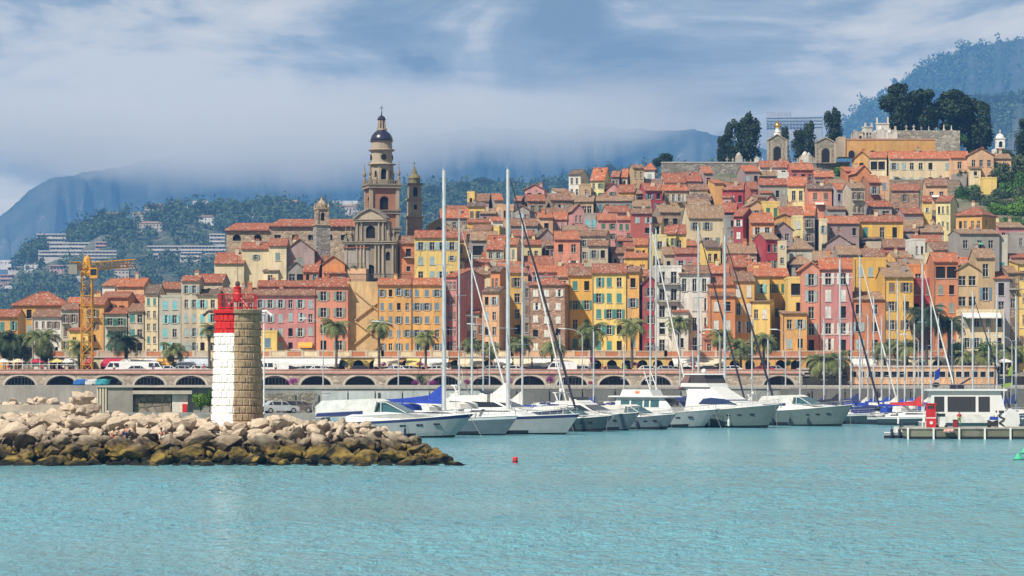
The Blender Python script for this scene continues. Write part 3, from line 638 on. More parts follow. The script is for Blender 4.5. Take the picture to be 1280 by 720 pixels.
TOWN = """
584 597 240 241 262 f - yellow - 1 1
584 606 254 258 277 s b yellow n 2 1 R0
584 613 275 278 295 s r gold - 1 1 R0
556 585 258 261 272 s r grey - 3 1
548 586 262 272 290 s o grey - 3 1
596 613 243 251 270 s p mauve - 2 1
612 629 243 250 272 s o grey - 2 1 L
618 642 256 257 277 f - peach l 3 1
643 656 246 251 275 s r dark - 1 1
655 682 244 251 270 s r stone - 2 1
681 716 243 250 268 s p stone - 4 1
656 686 232 237 250 g r pink - 2 1
690 712 236 240 252 m w white - 1 1
711 736 213 218 246 s b white n 2 2 R-14
736 712 213 218 246 x
643 669 258 263 280 g p grey l 2 1
638 673 274 282 300 s p grey - 3 1
670 691 267 272 294 s o peach - 1 1
682 709 261 266 276 s p grey - 3 1
691 711 266 274 290 s o pink s 2 1
710 730 256 262 285 g p pink - 2 1
608 629 272 276 295 s o white - 2 1
617 629 282 284 302 f - yellow w 1 1
638 668 289 295 318 s r paleyellow - 3 1
666 692 287 295 318 g b mauve - 2 1 R10
587 622 290 300 325 s w grey - 2 1 L
608 634 295 311 338 s r beige l 2 2
632 652 299 306 345 s o cream s 2 2
652 677 301 306 330 s r paleyellow - 2 1
675 694 301 307 325 s p mauve - 2 1 X
693 725 290 299 340 s o coral w 2 2 R0
702 728 283 288 300 s w stone - 1 1
700 719 242 249 262 s w grey - 1 1
718 746 246 252 270 s w tan - 3 1 X
722 739 230 231 250 f - tan - 1 1
738 765 211 225 249 s o paleyellow g 2 2 R-12
764 779 215 221 236 s r grey - 2 1
777 789 212 221 236 s o beige - 1 1
788 805 207 210 240 s p tan - 2 2
805 823 205 212 230 h o white l 1 1
805 828 224 225 236 f - mauve - 2 1
827 857 217 228 240 s r cream - 4 1
756 774 230 235 251 g r pink g 1 1
773 796 232 240 256 s r ochre - 3 1
795 813 237 242 258 s w dark - 1 1 L
800 828 230 238 260 s r crimson b 2 2
827 860 232 238 254 s o tan w 4 1
745 794 246 251 266 s w grey t 5 1 C
791 814 251 258 272 s w cream a 2 1 C
753 790 258 265 277 s r pink - 3 1
747 772 268 275 300 s o pink g 2 2 R0
771 790 271 275 304 s o pink g 2 2 R0
730 751 267 268 290 f - grey a 2 1 X
789 815 262 267 306 s p red l 2 3 R0
818 851 257 265 292 s w stone - 2 1
809 833 272 279 306 s w cream n 2 2 L
724 765 289 295 340 s p beige s 3 3 R-8
735 762 301 307 345 s p beige s 2 2
761 783 310 316 340 s p mauve - 3 1
771 791 296 301 318 s r dark - 2 1
779 799 304 311 330 s r ochre - 1 1 L
793 813 299 306 350 s o gold n 2 2
815 833 294 295 338 f - paleyellow w 1 2
830 855 283 292 330 s r yellow g 2 2 R-12
852 863 283 287 306 m o gold - 1 1
854 877 216 226 238 s r mauve n 3 1
874 891 209 216 236 s o mauve - 1 1
860 885 231 237 255 s p cream - 3 1 X
888 905 225 229 262 m o ochre - 0 0 R6
903 934 229 237 262 s r crimson w 3 1
932 950 228 236 250 s r red - 2 1
925 950 208 214 232 s o mauve l 2 1
950 988 202 209 222 s r white - 3 1
949 975 215 220 230 s w dark - 2 1 L
973 987 216 217 236 f - white - 1 1
949 985 224 231 254 s r grey l 4 1 C
987 1018 205 212 230 s o red - 3 1
985 1012 222 232 259 s o paleyellow - 2 1 T
938 956 244 247 258 s p peach - 1 1
955 978 246 253 265 g r pink - 1 1
952 975 252 253 278 f - yellow g 2 1 T
932 954 252 256 278 g w peach b 1 1
903 926 255 265 285 s r dark - 2 1 L
900 918 270 271 312 f - grey l 2 3
856 906 257 272 310 s w cream s 3 2 R5
917 938 261 270 316 s r crimson w 1 3 R-24
934 968 267 278 318 s o orange w 2 2
963 991 279 287 318 g b mauve - 2 2
974 1006 259 270 284 s r ochre - 3 1
967 992 269 272 296 g o ochre - 1 1
991 1006 269 271 308 f - paleyellow w 1 2
1005 1026 257 269 322 s o grey n 1 3 B R-10
945 974 292 299 340 s w crimson s 2 2 R14
840 859 282 292 330 s r yellow - 1 1
845 873 302 307 318 s o orange - 2 1
842 874 311 317 345 s r rose l 2 1
874 901 302 309 335 s b yellow s 2 1
903 946 305 316 340 s w beige - 3 1
987 1016 299 311 334 h w palegrey - 1 1
1009 1041 230 236 268 s b coral n 2 2
1018 1044 215 221 240 s o mauve b 2 1 X
1032 1061 225 231 246 s w grey - 2 1
1040 1061 230 237 272 s o lilac b 2 2
1059 1081 229 235 285 s w beige n 2 3 B
1066 1088 208 215 240 g o orange w 1 1 T
1056 1068 209 214 232 m o terra - 1 1
1080 1101 220 228 262 s o brown l 1 2 B
1100 1116 221 222 262 f - peach b 1 2
1084 1115 252 258 276 s r grey n 2 1 X
1114 1155 231 238 272 s r brick n 3 2 R-9
1074 1129 270 277 315 s r gold t 3 1 T R0
1033 1074 271 279 318 s o mauve - 4 2
1033 1066 295 304 328 g b mauve - 1 1
1034 1059 259 262 282 s p grey b 1 1
1024 1034 274 275 320 f - cream l 1 2
1072 1105 296 299 316 s b dark - 3 1 L
1104 1136 300 309 330 s p red - 3 1
1068 1088 191 197 218 g o ochre - 1 1
1157 1186 224 232 256 s p peach - 2 1
1153 1171 246 252 284 s r yellow w 1 1
1170 1200 246 252 292 s r paleyellow - 3 2 R-18
1195 1250 260 269 318 h r ochre - 4 2 R-28
1243 1281 279 284 305 s w rose - 3 1
1203 1264 294 296 345 f - palegrey t 4 2
1262 1284 290 292 330 f - grey - 2 2
1126 1154 261 267 288 s r mauve a 1 1 X
1127 1154 283 289 306 s p mauve b 2 1
1134 1157 299 300 325 f - white - 2 1
1140 1182 295 303 318 s r grey - 4 1
1160 1202 303 312 330 s p beige - 3 1
1111 1141 315 322 340 s w ochre - 2 1 L
1242 1259 324 332 345 s o grey - 1 1
1258 1290 318 322 345 s r pink b 2 1
1192 1214 320 331 350 s o stone - 1 1
1213 1224 300 302 340 m w cream - 0 0
1156 1170 317 318 356 f - cream - 1 2
840 870 340 344 356 s w white - 2 1
885 915 331 341 356 s o red - 2 1
910 942 320 333 348 s r brown - 2 1
936 966 329 339 352 s o peach - 2 1
905 925 343 349 366 s p red - 2 1
985 1017 320 330 345 h w grey - 3 1
972 988 301 303 345 f - cream l 1 3
1016 1046 315 325 340 s w tan - 2 1
1046 1076 308 318 336 s w grey - 3 1
1076 1106 312 321 336 s p grey - 3 1
1124 1160 325 333 350 s w beige - 2 1
655 691 321 332 345 s r mauve - 2 1
660 698 332 340 358 s o pink b 3 1
697 714 336 346 362 s o peach - 1 1
620 652 328 338 356 s o yellow - 2 1
576 612 325 328 345 s r terra w 3 1
612 634 334 339 370 s b orange n 2 1
600 640 316 326 338 s r beige l 3 1
690 730 330 337 352 s r yellow - 2 1
800 825 338 345 360 s r ochre - 1 1
552 584 292 300 345 s r gold n 2 2
560 590 286 292 305 s w mauve - 2 1
630 660 335 341 360 s p peach - 1 1
780 815 316 322 352 s o gold - 2 1
826 850 310 318 345 s w beige n 2 1
1194 1250 288 292 345 s w grey - 3 2
600 625 262 267 280 s w mauve - 2 1
590 618 282 288 300 s p beige - 3 1
860 890 243 250 262 s b grey - 2 1
860 888 250 258 272 s w stone - 2 1
1115 1160 276 283 300 s w grey - 3 1
1150 1180 282 290 305 s w beige - 2 1
850 1064 202 205 228 x
268 305 317 329 350 s r cream - 0 0 R0
302 337 304 311 350 s r cream s 1 1 R0
336 358 299 307 350 s r cream s 1 1 R0
356 393 300 313 348 g p mauve s 1 1 R0
293 304 332 336 350 m r yellow - 0 0
329 356 333 339 352 s b cream - 1 1
354 382 328 338 352 g b grey l 2 1 X
379 402 322 339 352 s r terra b 2 1 T
401 431 321 330 352 g r orange - 0 0
401 432 330 341 353 s r terra l 2 1
430 470 306 310 350 m r grey - 0 0
496 520 296 304 348 s p terra - 1 2
"""
FRONT = """
-30 22 388 396 440 s r ochre t 4 2
16 84 366 381 440 h r ochre l 5 3 Y516
40 76 388 396 440 s p white n 4 3
76 98 380 387 440 s p palegrey n 2 3
80 104 373 381 430 s o cream s 2 1 Y514
88 100 383 385 440 f - yellow t 1 3 Y503
98 108 378 380 440 m o terra - 0 0 Y501
86 110 407 413 440 s r yellow - 2 1 Y498.6
104 130 373 381 440 s r ochre n 1 4 B
100 126 364 372 400 g w cream - 1 1 Y530
128 148 349 357 400 m o white n 1 1 Y524
146 184 349 358 400 s o peach n 2 1 Y522
127 161 366 372 440 s r orange g 2 1 Y508
129 160 386 392 440 s r palegrey g 2 3 B
160 181 381 389 440 s p beige t 2 3 X
158 182 370 380 400 s r grey - 2 1 Y516
181 199 357 367 440 s b cream t 2 5
196 227 354 361 400 s r beige a 2 1 Y512
198 226 369 371 440 f - palegrey a 2 4
225 249 346 351 440 s r beige l 2 5
246 282 344 353 400 s r beige s 3 2 Y514
245 273 363 369 440 s b cream a 2 4
270 320 361 373 440 s p beige s 4 4 Y504
320 395 352 358 380 s r rose l 6 1 Y507
318 395 363 369 440 s p rose l 6 4 V437 R0 A373,391,428,o
320 346 412 415 440 f - yellow b 1 1 Y497
393 435 349 358 440 s r coral s 2 4 R0
472 515 349 356 440 s o ochre b 4 5 R0
514 554 349 356 440 s o ochre b 3 5 R0
518 574 289 297 352 s r yellow l 4 3 R0 Y582
557 584 338 346 440 s r rose n 3 5 R-30 Y503
583 613 336 343 400 s p cream a 3 2 Y520
578 600 386 391 440 s r palegrey n 2 3 Y505
596 608 398 400 440 f - brown n 1 2 Y504
603 636 360 365 440 s b peach l 2 4 R-10
636 656 336 341 440 s o gold n 1 5 Y507
652 664 352 354 440 f - grey n 1 4 Y504
661 713 348 356 440 h r brick w 3 5 R-6 C
711 742 335 344 440 s p gold t 2 4 Y508
740 786 331 341 440 s r yellow t 3 5 R-3
782 806 334 340 440 s p ochre b 1 4 R-6
803 822 346 354 440 g b crimson n 1 5
818 852 331 334 440 f - white w 2 5 B T
848 888 333 342 440 s p white w 3 4 T
840 862 386 390 440 s r white - 1 2 Y498.5
884 920 348 356 440 s r orange w 2 3
886 919 364 370 440 s p orange w 2 3 Y497
916 944 341 351 440 s p ochre w 2 4 T
880 918 418 424 440 s r coral - 3 1 Y496 T
937 962 337 345 440 s o yellow a 1 2 Y506
938 974 375 377 440 m w yellow w 2 2 R-10
961 987 337 345 440 s o gold g 2 3 Y513
985 1012 346 348 440 f - yellow - 1 4 L Y503
978 1010 389 392 440 m w ochre l 2 2 Y497
1002 1026 329 337 440 g o coral l 1 5 T
1024 1070 324 336 440 s o rose w 2 5 T V347,418 R-4
1068 1108 321 324 440 f - gold l 3 3 Y512
1061 1105 366 374 440 s w terra l 2 3
1104 1142 336 346 440 s w gold n 2 4
1105 1140 329 335 440 s w beige - 2 1 Y514
1138 1160 329 332 440 f - orange - 1 1 Y512
1138 1170 348 350 440 f - crimson n 2 4 Y506
1167 1199 317 327 440 s o terra s 2 5 L
1196 1224 330 337 440 g w tan w 2 4 X
1220 1245 312 322 440 s w tan b 1 4 T
1200 1256 388 389 440 f - cream s 4 2 A1202,1250,391,w Y496
1242 1264 341 348 440 s o lilac - 1 4 T
1259 1284 334 341 440 s w stone n 2 4
1272 1310 326 330 440 m w yellow n 2 4
"""
TOPROW = """
1087 1114 191 197 232 s o cream n 2 2 L Y706 | cream house with loggias at the left end of the long hilltop building
1112 1190 190 198 234 s o cream l 7 2 Y704 R0 C | long cream building with pale shutters below the cemetery
1188 1212 190 197 230 s o peach - 1 2 Y702 R0 | peach house with two dark windows right of the long cream hilltop building
1210 1242 187 194 232 g r peach - 3 2 Y700 B R0 | peach gabled villa with balcony on the hilltop beside the trees
1240 1264 193 198 230 s w peach n 2 2 Y703 R0 | small peach house at the right end of the hilltop row
1228 1246 221 223 252 f - yellow - 0 0 Y694 R0 | blank yellow wall block with crenellated top among the green trees
1086 1200 224 226 236 f - stone - 0 0 Y698 R0 | long low stone retaining wall below the cream hilltop building
"""
def parse(tab, **kw):
    for ln in tab.strip().splitlines():
        ln, _, lab = ln.partition('|'); p = ln.split()
        if len(p) < 10: continue
        house(*[float(x) for x in p[:5]], p[5], p[6], p[7], p[8], int(p[9]), int(p[10]), ' '.join(p[11:]), label=lab.strip() or None, **kw)
parse(TOWN); parse(FRONT); parse(TOPROW)
# ---------------------------------------------------------------- churches
STN = stone('church_stone', (.42,.33,.24), 1.3, .75); STD = plaster('weathered_stucco', (.29,.24,.18), .4); SAL = plaster('salmon_stucco', (.42,.19,.11), .3)
PALE = plaster('pale_stucco', (.44,.36,.26), .35); DOME = plain('glazed_dome', (.025,.022,.05), .3); CRM = plaster('church_cream', (.66,.55,.32), .2)
def part(name, mats, root, fn, smooth=False):
    mb = MB(); fn(mb); return mb.build(name, mats, root, smooth=smooth)
def sqring(mb, r, z0, z1, mi=0, out=.25): mb.box(-r-out, r+out, -r-out, r+out, z0, z1, mi)
def arch_panel(mb, cx, w, z0, z1, y, mi, n=8, t=.06):           # arched dark opening as thin raised panel facing -y
    pts = [(cx-w/2, y, z0), (cx+w/2, y, z0)]+[(cx+w/2*math.cos(math.pi*i/n), y, z1-w/2+w/2*math.sin(math.pi*i/n)) for i in range(n+1)]
    k = len(mb.v); mb.v += pts; mb.f.append(tuple(range(k, k+len(pts)))); mb.m.append(mi)
def arch_holes_wall(mb, W, z0, z1, arches, y=0, x0=0, depth=.6, mi=0, back=None, n=10):
    """wall in the xz plane facing -y with arched openings (cx, w, zbot, ztop)."""
    arches = sorted(arches); x = x0
    for cx, w, zb, zt in arches:
        if cx-w/2 > x+1e-4: mb.q([(x,y,z0),(cx-w/2,y,z0),(cx-w/2,y,z1),(x,y,z1)], mi)
        r = w/2; sp = zt-r if zt-zb > r else zb; rh = zt-sp
        if zb > z0+1e-4: mb.q([(cx-r,y,z0),(cx+r,y,z0),(cx+r,y,zb),(cx-r,y,zb)], mi)
        c = [(cx-r*math.cos(math.pi*i/n), sp+rh*math.sin(math.pi*i/n)) for i in range(n+1)]
        for a, b in zip(c, c[1:]):
            mb.q([(a[0],y,a[1]),(b[0],y,b[1]),(b[0],y,z1),(a[0],y,z1)], mi); mb.q([(a[0],y,a[1]),(a[0],y+depth,a[1]),(b[0],y+depth,b[1]),(b[0],y,b[1])], mi)
        if sp > zb+1e-4:
            for sx in (cx-r, cx+r): mb.q([(sx,y,zb),(sx,y+depth,zb),(sx,y+depth,sp),(sx,y,sp)], mi)
        mb.q([(cx-r,y,zb),(cx-r,y+depth,zb),(cx+r,y+depth,zb),(cx+r,y,zb)], mi)
        if back is not None:
            k = len(mb.v); P = [(cx-r,y+depth,zb),(cx+r,y+depth,zb)]+[(p[0],y+depth,p[1]) for p in reversed(c)]
            mb.v += P; mb.f.append(tuple(range(k, k+len(P)))); mb.m.append(back)
        x = cx+r
    if x < W+x0-1e-4: mb.q([(x,y,z0),(W+x0,y,z0),(W+x0,y,z1),(x,y,z1)], mi)
def arch_tier(mb, r, z0, z1, holes, mi=0, back=3, depth=.5):
    """square tower tier: four faces with arched holes."""
    for k in range(4):
        t = MB(); arch_holes_wall(t, 2*r, z0, z1, holes, y=-r, x0=-r, depth=depth, mi=mi, back=back)
        ca, sa = math.cos(k*math.pi/2), math.sin(k*math.pi/2); b = len(mb.v)
        mb.v += [(x*ca-y*sa, x*sa+y*ca, z) for x, y, z in t.v]; mb.f += [tuple(b+i for i in f) for f in t.f]; mb.m += t.m
def finial(mb, x, y, z, s, mi): 
    mb.lathe([(.28*s,0),(.3*s,.3*s),(.12*s,.5*s),(.3*s,.9*s),(.3*s,1.2*s),(.1*s,1.7*s),(.12*s,1.9*s),(.02,3.4*s)], 8, (x, y, z), mi)
def balus(mb, x0, x1, y, z, mi, h=1.0, step=.35):
    mb.box(x0, x1, y-.12, y+.12, z+h-.14, z+h, mi); mb.box(x0, x1, y-.12, y+.12, z, z+.12, mi)
    n = int((x1-x0)/step)
    for i in range(n+1):
        x = x0+(x1-x0)*i/max(1, n); mb.box(x-.07, x+.07, y-.07, y+.07, z+.12, z+h-.14, mi)
# main bell tower
Y = 600.; u = F/Y; zg = zx(350, Y)
t = empty('bell_tower', (xx(477, Y), Y, zg), R(14)); tag(t, 'tall salmon and cream baroque bell tower with small dark dome and spire', 'bell tower')
h = lambda py: zx(py, Y)-zg
M4 = [SAL, PALE, STD, DARK, DOME, IRON]
def f(mb):
    r = 2.75; mb.box(-r, r, -r, r, 0, h(291), 0)
    for k in (-1, 1):
        for l in (-1, 1): mb.box(k*r-.35, k*r+.35, l*r-.35, l*r+.35, 0, h(233), 1)
    arch_tier(mb, r, h(291), h(236), [(0, 1.9, h(263), h(246))])
    arch_tier(mb, r+.04, h(291)+.01, h(268), [(0, 1.3, h(284), h(273))], 0)
part('shaft', M4, t, f)
def f(mb):
    for py, o in ((313,.35),(290,.55),(268,.45),(236,.6)): sqring(mb, 2.8, h(py), h(py)+.55, 1, o); sqring(mb, 2.8, h(py)+.55, h(py)+.8, 2, o+.2)
part('cornice', M4, t, f)
def f(mb):
    z = h(231.5)
    sqring(mb, 2.9, h(232.2), z, 2, .3)
    for a in (0, 1, 2, 3):
        s = MB(); balus(s, -3.1, 3.1, -3.05, z, 2, .9, .5); ca, sa = math.cos(a*math.pi/2), math.sin(a*math.pi/2); b = len(mb.v)
        mb.v += [(x*ca-y*sa, x*sa+y*ca, q) for x, y, q in s.v]; mb.f += [tuple(b+i for i in f_) for f_ in s.f]; mb.m += s.m
part('balustrade', M4, t, f)
for sx, sy in ((-1,-1),(1,-1),(1,1),(-1,1)):
    mb = MB(); mb.box(-.3,.3,-.3,.3,0,1.1,0); finial(mb, 0, 0, 1.1, 1.15, 0); mb.build('finial', [STD], t, (sx*3.0, sy*3.0, h(231.5)))
def f(mb):                                            # octagonal belfry
    r = 2.25; mb.lathe([(r+.15,h(231.4)),(r+.15,h(229)),(r,h(229))], 8, (0,0,0), 1, rot=math.pi/8)
    for k in range(8):
        wseg = 2*r*math.tan(math.pi/8); s = MB(); arch_holes_wall(s, wseg, h(229), h(207), [(0, wseg*.62, h(225), h(211.5))] if k % 2 == 0 else [(0, .5, h(222), h(214))], y=-r, x0=-wseg/2, depth=.45, mi=1, back=3)
        a = k*math.pi/4; ca, sa = math.cos(a), math.sin(a); b = len(mb.v)
        mb.v += [(x*ca-y*sa, x*sa+y*ca, q) for x, y, q in s.v]; mb.f += [tuple(b+i for i in f_) for f_ in s.f]; mb.m += s.m
    mb.lathe([(r+.15,h(207.2)),(r+.75,h(206)),(r+.75,h(205.3)),(r+.1,h(204.5)),(r-.05,h(204)),(r-.05,h(190)),(r+.1,h(189.6)),(r+.55,h(188)),(r+.55,h(187.2)),(r,h(186.5)),(r-.1,h(177.5)),(r+.1,h(177.3)),(r+.25,h(176.6))], 16, (0,0,0), 1)
    for k in range(4):                                # round windows in the drum
        a = k*math.pi/2-math.pi/2
        for z in (h(197),):
            c = (math.cos(a)*(r-.02), math.sin(a)*(r-.02), z); mb.tube(c, (math.cos(a)*(r+.05), math.sin(a)*(r+.05), z), .62, n=12, mi=3)
part('belfry', M4, t, f)
def f(mb): mb.lathe([(2.35*math.cos(q), h(176.6)+2.35*1.0*math.sin(q)) for q in (0,.25,.5,.75,1.0,1.2)]+[(.95, h(163.2)),(.95,h(162.6))], 18, (0,0,0), 4)
part('dome', M4, t, f, True)
def f(mb):
    z = h(163); mb.lathe([(1.15,z),(1.15,z+.35),(.85,z+.4)], 8, (0,0,0), 1)
    for k in range(8):
        a = k*math.pi/4; mb.tube((.75*math.cos(a),.75*math.sin(a),z+.3), (.6*math.cos(a),.6*math.sin(a),h(150)), .17, n=5, mi=1)
    mb.lathe([(.5,z+.3),(.42,h(150))], 8, (0,0,0), 3)
    mb.lathe([(.75,h(150.2)),(.95,h(149.2)),(.85,h(148.6)),(.75,h(147)),(.5,h(145.5)),(.18,h(144.4)),(.1,h(142)),(.16,h(141.4)),(.05,h(140))], 12, (0,0,0), 4)
    mb.tube((0,0,h(140)), (0,0,h(131.5)), .06, n=5, mi=5); mb.tube((-.42,0,h(135)), (.42,0,h(135)), .055, n=5, mi=5)
part('lantern', M4, t, f)
# facade of the basilica
Yf = 588.; zf = zx(348, Yf); H = lambda py: zx(py, Yf)-zf
t = empty('basilica_facade', (xx(431, Yf), Yf, zf), R(-12)); tag(t, 'weathered baroque church facade with columns and pediment left of the tall bell tower', 'church')
Wd = 10.6
def f(mb):
    arch_holes_wall(mb, Wd, 0, H(304), [(1.6,.9,H(326),H(315)),(5.3,2.0,.02,H(331)),(9.0,.9,H(326),H(315))], depth=.5, back=3, mi=0)
    mb.box(0, Wd, .51, 6, 0, H(304)+.01, 0)
    arch_holes_wall(mb, 6.4, H(303), H(276), [(5.3,1.9,H(298),H(282))], y=.3, x0=2.1, depth=.5, back=3, mi=0)
    mb.box(2.1, 8.5, .82, 5, H(304), H(276), 0)
part('wall', [STD, PALE, SAL, DARK], t, f)
def f(mb):
    for x in (.5, 1.0+1.6, 3.4, 4.1-.0, 6.5, 7.2, 8.1, 10.1):
        mb.box(x-.34, x+.34, -.5, .0, 0, .9, 1); mb.tube((x,-.25,.9), (x,-.25,H(307)), .26, .22, 10, 1); mb.box(x-.33, x+.33, -.56, .0, H(307), H(305.5), 1)
    for x in (2.6, 3.5, 7.1, 8.0): mb.tube((x,.1,H(301)), (x,.1,H(279)), .2, .17, 8, 1); mb.box(x-.28, x+.28, -.18, .3, H(279), H(277.5), 1)
part('columns', [STD, PALE], t, f).name = 'column_order'
def f(mb):
    mb.box(-.3, Wd+.3, -.75, .3, H(305.4), H(303.2), 1); mb.box(-.5, Wd+.5, -.95, .3, H(303.2), H(301.8), 0)
    mb.box(1.8, 8.8, -.35, .6, H(277.6), H(275.6), 1); mb.box(1.6, 9.0, -.5, .6, H(275.6), H(274.6), 0)
part('cornice', [STD, PALE], t, f)
def f(mb):
    mb.q([(2.0,-.1,H(274.5)),(8.6,-.1,H(274.5)),(7.2,-.1,H(267)),(5.3,-.1,H(262)),(3.4,-.1,H(267))], 1)
    mb.q([(2.0,3,H(274.5)),(8.6,3,H(274.5)),(7.2,3,H(267)),(5.3,3,H(262)),(3.4,3,H(267))][::-1], 1)
    P = [(1.9,H(274.5)),(3.4,H(266.6)),(5.3,H(261.4)),(7.2,H(266.6)),(8.7,H(274.5))]
    for a, b in zip(P, P[1:]): slab(mb, [(a[0],-.5,a[1]+.3),(b[0],-.5,b[1]+.3),(b[0],3.2,b[1]+.3),(a[0],3.2,a[1]+.3)], .35, 0)
    for sx, ox in ((-1,1.9),(1,8.7)):                # side scrolls
        for i in range(6):
            a = i/6; x = ox+sx*a*1.7; zt = H(288)-(H(288)-H(300))*(a**.5); mb.box(min(x,x+sx*.3), max(x,x+sx*.3), .1, .6, H(303), max(zt, H(301)), 1)
part('pediment', [STD, PALE], t, f)
for x in (.3, 1.4, 9.3, 10.3): 
    mb = MB(); mb.box(-.3,.3,-.3,.3,0,.7,0); finial(mb, 0, 0, .7, .85, 0); mb.build('finial', [STD], t, (x, -.3, H(301.8)))
# nave
Yn = 604.; zn = zx(348, Yn); H = lambda py: zx(py, Yn)-zn
t = empty('basilica_nave', (xx(283, Yn), Yn, zn), R(0)); tag(t, 'long stone church nave with tiled roof and small square windows', 'church')
Wn = (444-283)/F*Yn; xs_ = lambda px: (px-283)/F*Yn
def f(mb):
    ops = [(xs_(px)-.65, xs_(px)+.65, H(300), H(293.5)) for px in (347,369,389,411.5,430)]
    wall_face(mb, (xs_(338),0,0), (1,0), Wn-xs_(338), H(281), [(a-xs_(338),b-xs_(338),c,d) for a,b,c,d in ops], (0,1), depth=.4)
    arch_holes_wall(mb, xs_(338), 0, H(286), [(xs_(296),1.7,H(301),H(293)),(xs_(322),1.7,H(301),H(293))], depth=.5, back=3, mi=0)
    mb.box(xs_(338), Wn, .41, 14, 0, H(281)-.01, 0); mb.box(0, xs_(338), .51, 14, 0, H(286)-.01, 0)
part('wall', [STN, PALE, SAL, DARK], t, f)
for px in (347,369,389,411.5,430):
    mb = MB(); mb.q([(-.65,.38,0),(.65,.38,0),(.65,.38,1.1),(-.65,.38,1.1)],1); mb.box(-.72,.72,-.06,.1,-.15,-.003,0); mb.box(-.03,.03,.3,.37,.01,1.09,0); mb.build('window', [PALE, GLASS], t, (xs_(px), 0, H(300)))
def f(mb):
    a = xs_(336); rz = lambda p: H(p)
    slab(mb, [(-.4,-.6,rz(287)),(a,-.6,rz(287)),(a,7,rz(276.5)),(xs_(291),7,rz(276.5))], .25)
    slab(mb, [(a,7,rz(276.5)),(a,14.4,rz(287)),(-.4,14.4,rz(287)),(xs_(291),7,rz(276.5))], .25); slab(mb, [(-.4,14.4,rz(287)),(-.4,-.6,rz(287)),(xs_(291),7,rz(276.5))], .25)
    slab(mb, [(a+.01,-.6,rz(282)),(Wn+.3,-.6,rz(282)),(Wn+.3,7,rz(271.5)),(xs_(347),7,rz(271.5))], .25)
    slab(mb, [(xs_(347),7,rz(271.5)),(Wn+.3,7,rz(271.5)),(Wn+.3,14.4,rz(282)),(a+.01,14.4,rz(282))], .25); slab(mb, [(a+.01,14.4,rz(282)),(a+.01,-.6,rz(282)),(xs_(347),7,rz(271.5))], .25)
part('roof', roofmat('r'), t, f)
# old square bell tower in front of the nave
Yb = 592.; zb = zx(345, Yb); H = lambda py: zx(py, Yb)-zb
t = empty('bell_tower', (xx(402, Yb), Yb, zb), R(18)); tag(t, 'short grey square bell tower with small pinnacled top in front of the nave roof', 'bell tower')
def f(mb):
    r = 1.45; mb.box(-r, r, -r, r, 0, H(282), 0); sqring(mb, r, H(282), H(281), 1, .25)
    arch_tier(mb, 1.05, H(281), H(262), [(0, .8, H(276), H(266))], 1, 3, .3)
    for sx in (-1,1):
        for sy in (-1,1): mb.box(sx*1.1-.14, sx*1.1+.14, sy*1.1-.14, sy*1.1+.14, H(281), H(262), 1); mb.lathe([(.2,0),(.22,.5),(.02,1.4)], 6, (sx*1.15,sy*1.15,H(262)), 1)
    sqring(mb, 1.1, H(262), H(260.5), 1, .2); mb.lathe([(1.15,H(260.5)),(1.1,H(256)),(.8,H(252.5)),(.35,H(250.5)),(.15,H(248)),(.02,H(244.5))], 8, (0,0,0), 1, rot=math.pi/8)
part('shaft', [stone('tower_stone', (.33,.31,.28), 1.5), STN, SAL, DARK], t, f)
# slender tower on the right
Yp = 610.; zp = zx(345, Yp); H = lambda py: zx(py, Yp)-zp
t = empty('bell_tower', (xx(518, Yp), Yp, zp), R(12)); tag(t, 'slender pale bell tower with dark conical cap right of the tall one', 'bell tower')
def f(mb):
    r = 1.5; mb.box(-r, r, -r, r, 0, H(272), 2); sqring(mb, r, H(272), H(270.5), 1, .3)
    arch_tier(mb, 1.35, H(270.5), H(250), [(0,.7,H(262),H(256))], 1, 3, .3); sqring(mb, 1.35, H(250), H(248.5), 1, .3)
    arch_tier(mb, 1.25, H(248.5), H(231), [(0,.9,H(246),H(234))], 1, 3, .3); sqring(mb, 1.3, H(231), H(229.5), 0, .3)
    mb.lathe([(1.25,H(229.5)),(1.2,H(224)),(1.4,H(223.5)),(1.35,H(222.5)),(1.0,H(219.5)),(.65,H(217.5)),(.5,H(214)),(.25,H(211)),(.05,H(207))], 8, (0,0,0), 0, rot=math.pi/8)
    mb.tube((0,0,H(208)),(0,0,H(202)),.05,n=5,mi=4); mb.tube((-.35,0,H(204.5)),(.35,0,H(204.5)),.05,n=5,mi=4)
part('shaft', [plaster('mossy_cap', (.20,.17,.08)), PALE, plaster('brown_stucco', (.36,.25,.18)), DARK, IRON], t, f)
# chapel with the curved gable
Yc = 612.; zc = zx(330, Yc); H = lambda py: zx(py, Yc)-zc
t = empty('chapel', (xx(522, Yc), Yc, zc), R(-6)); tag(t, 'tan baroque chapel front with curved stepped gable behind the big yellow house', 'chapel')
def f(mb):
    W_ = 9.2; mb.box(0, W_, 0, 9, 0, H(300), 0)
    pts = [(0,H(300)),(W_,H(300)),(W_,H(296)),(7.6,H(293)),(7.1,H(284)),(6.8,H(281)),(5.6,H(277)),(4.6,H(274)),(3.6,H(277)),(2.4,H(281)),(2.1,H(284)),(1.6,H(293)),(0,H(296))]
    mb.v += [(x,0,z) for x, z in pts]; k = len(mb.v)-len(pts); mb.f.append(tuple(range(k, k+len(pts)))); mb.m.append(0)
    for a, b in zip(pts[2:], pts[3:]): slab(mb, [(a[0],-.2,a[1]+.15),(a[0],1.2,a[1]+.15),(b[0],1.2,b[1]+.15),(b[0],-.2,b[1]+.15)], .3, 1)
    for x, z in ((0.3,H(296)),(1.9,H(288)),(7.3,H(288)),(8.9,H(296)),(4.6,H(274))): finial(mb, x, .3, z, .6, 1)
    arch_panel(mb, 4.6, 1.6, H(292), H(284), -.03, 3)
    mb.box(-.2, W_+.2, -.3, 0, H(301), H(299.5), 1)
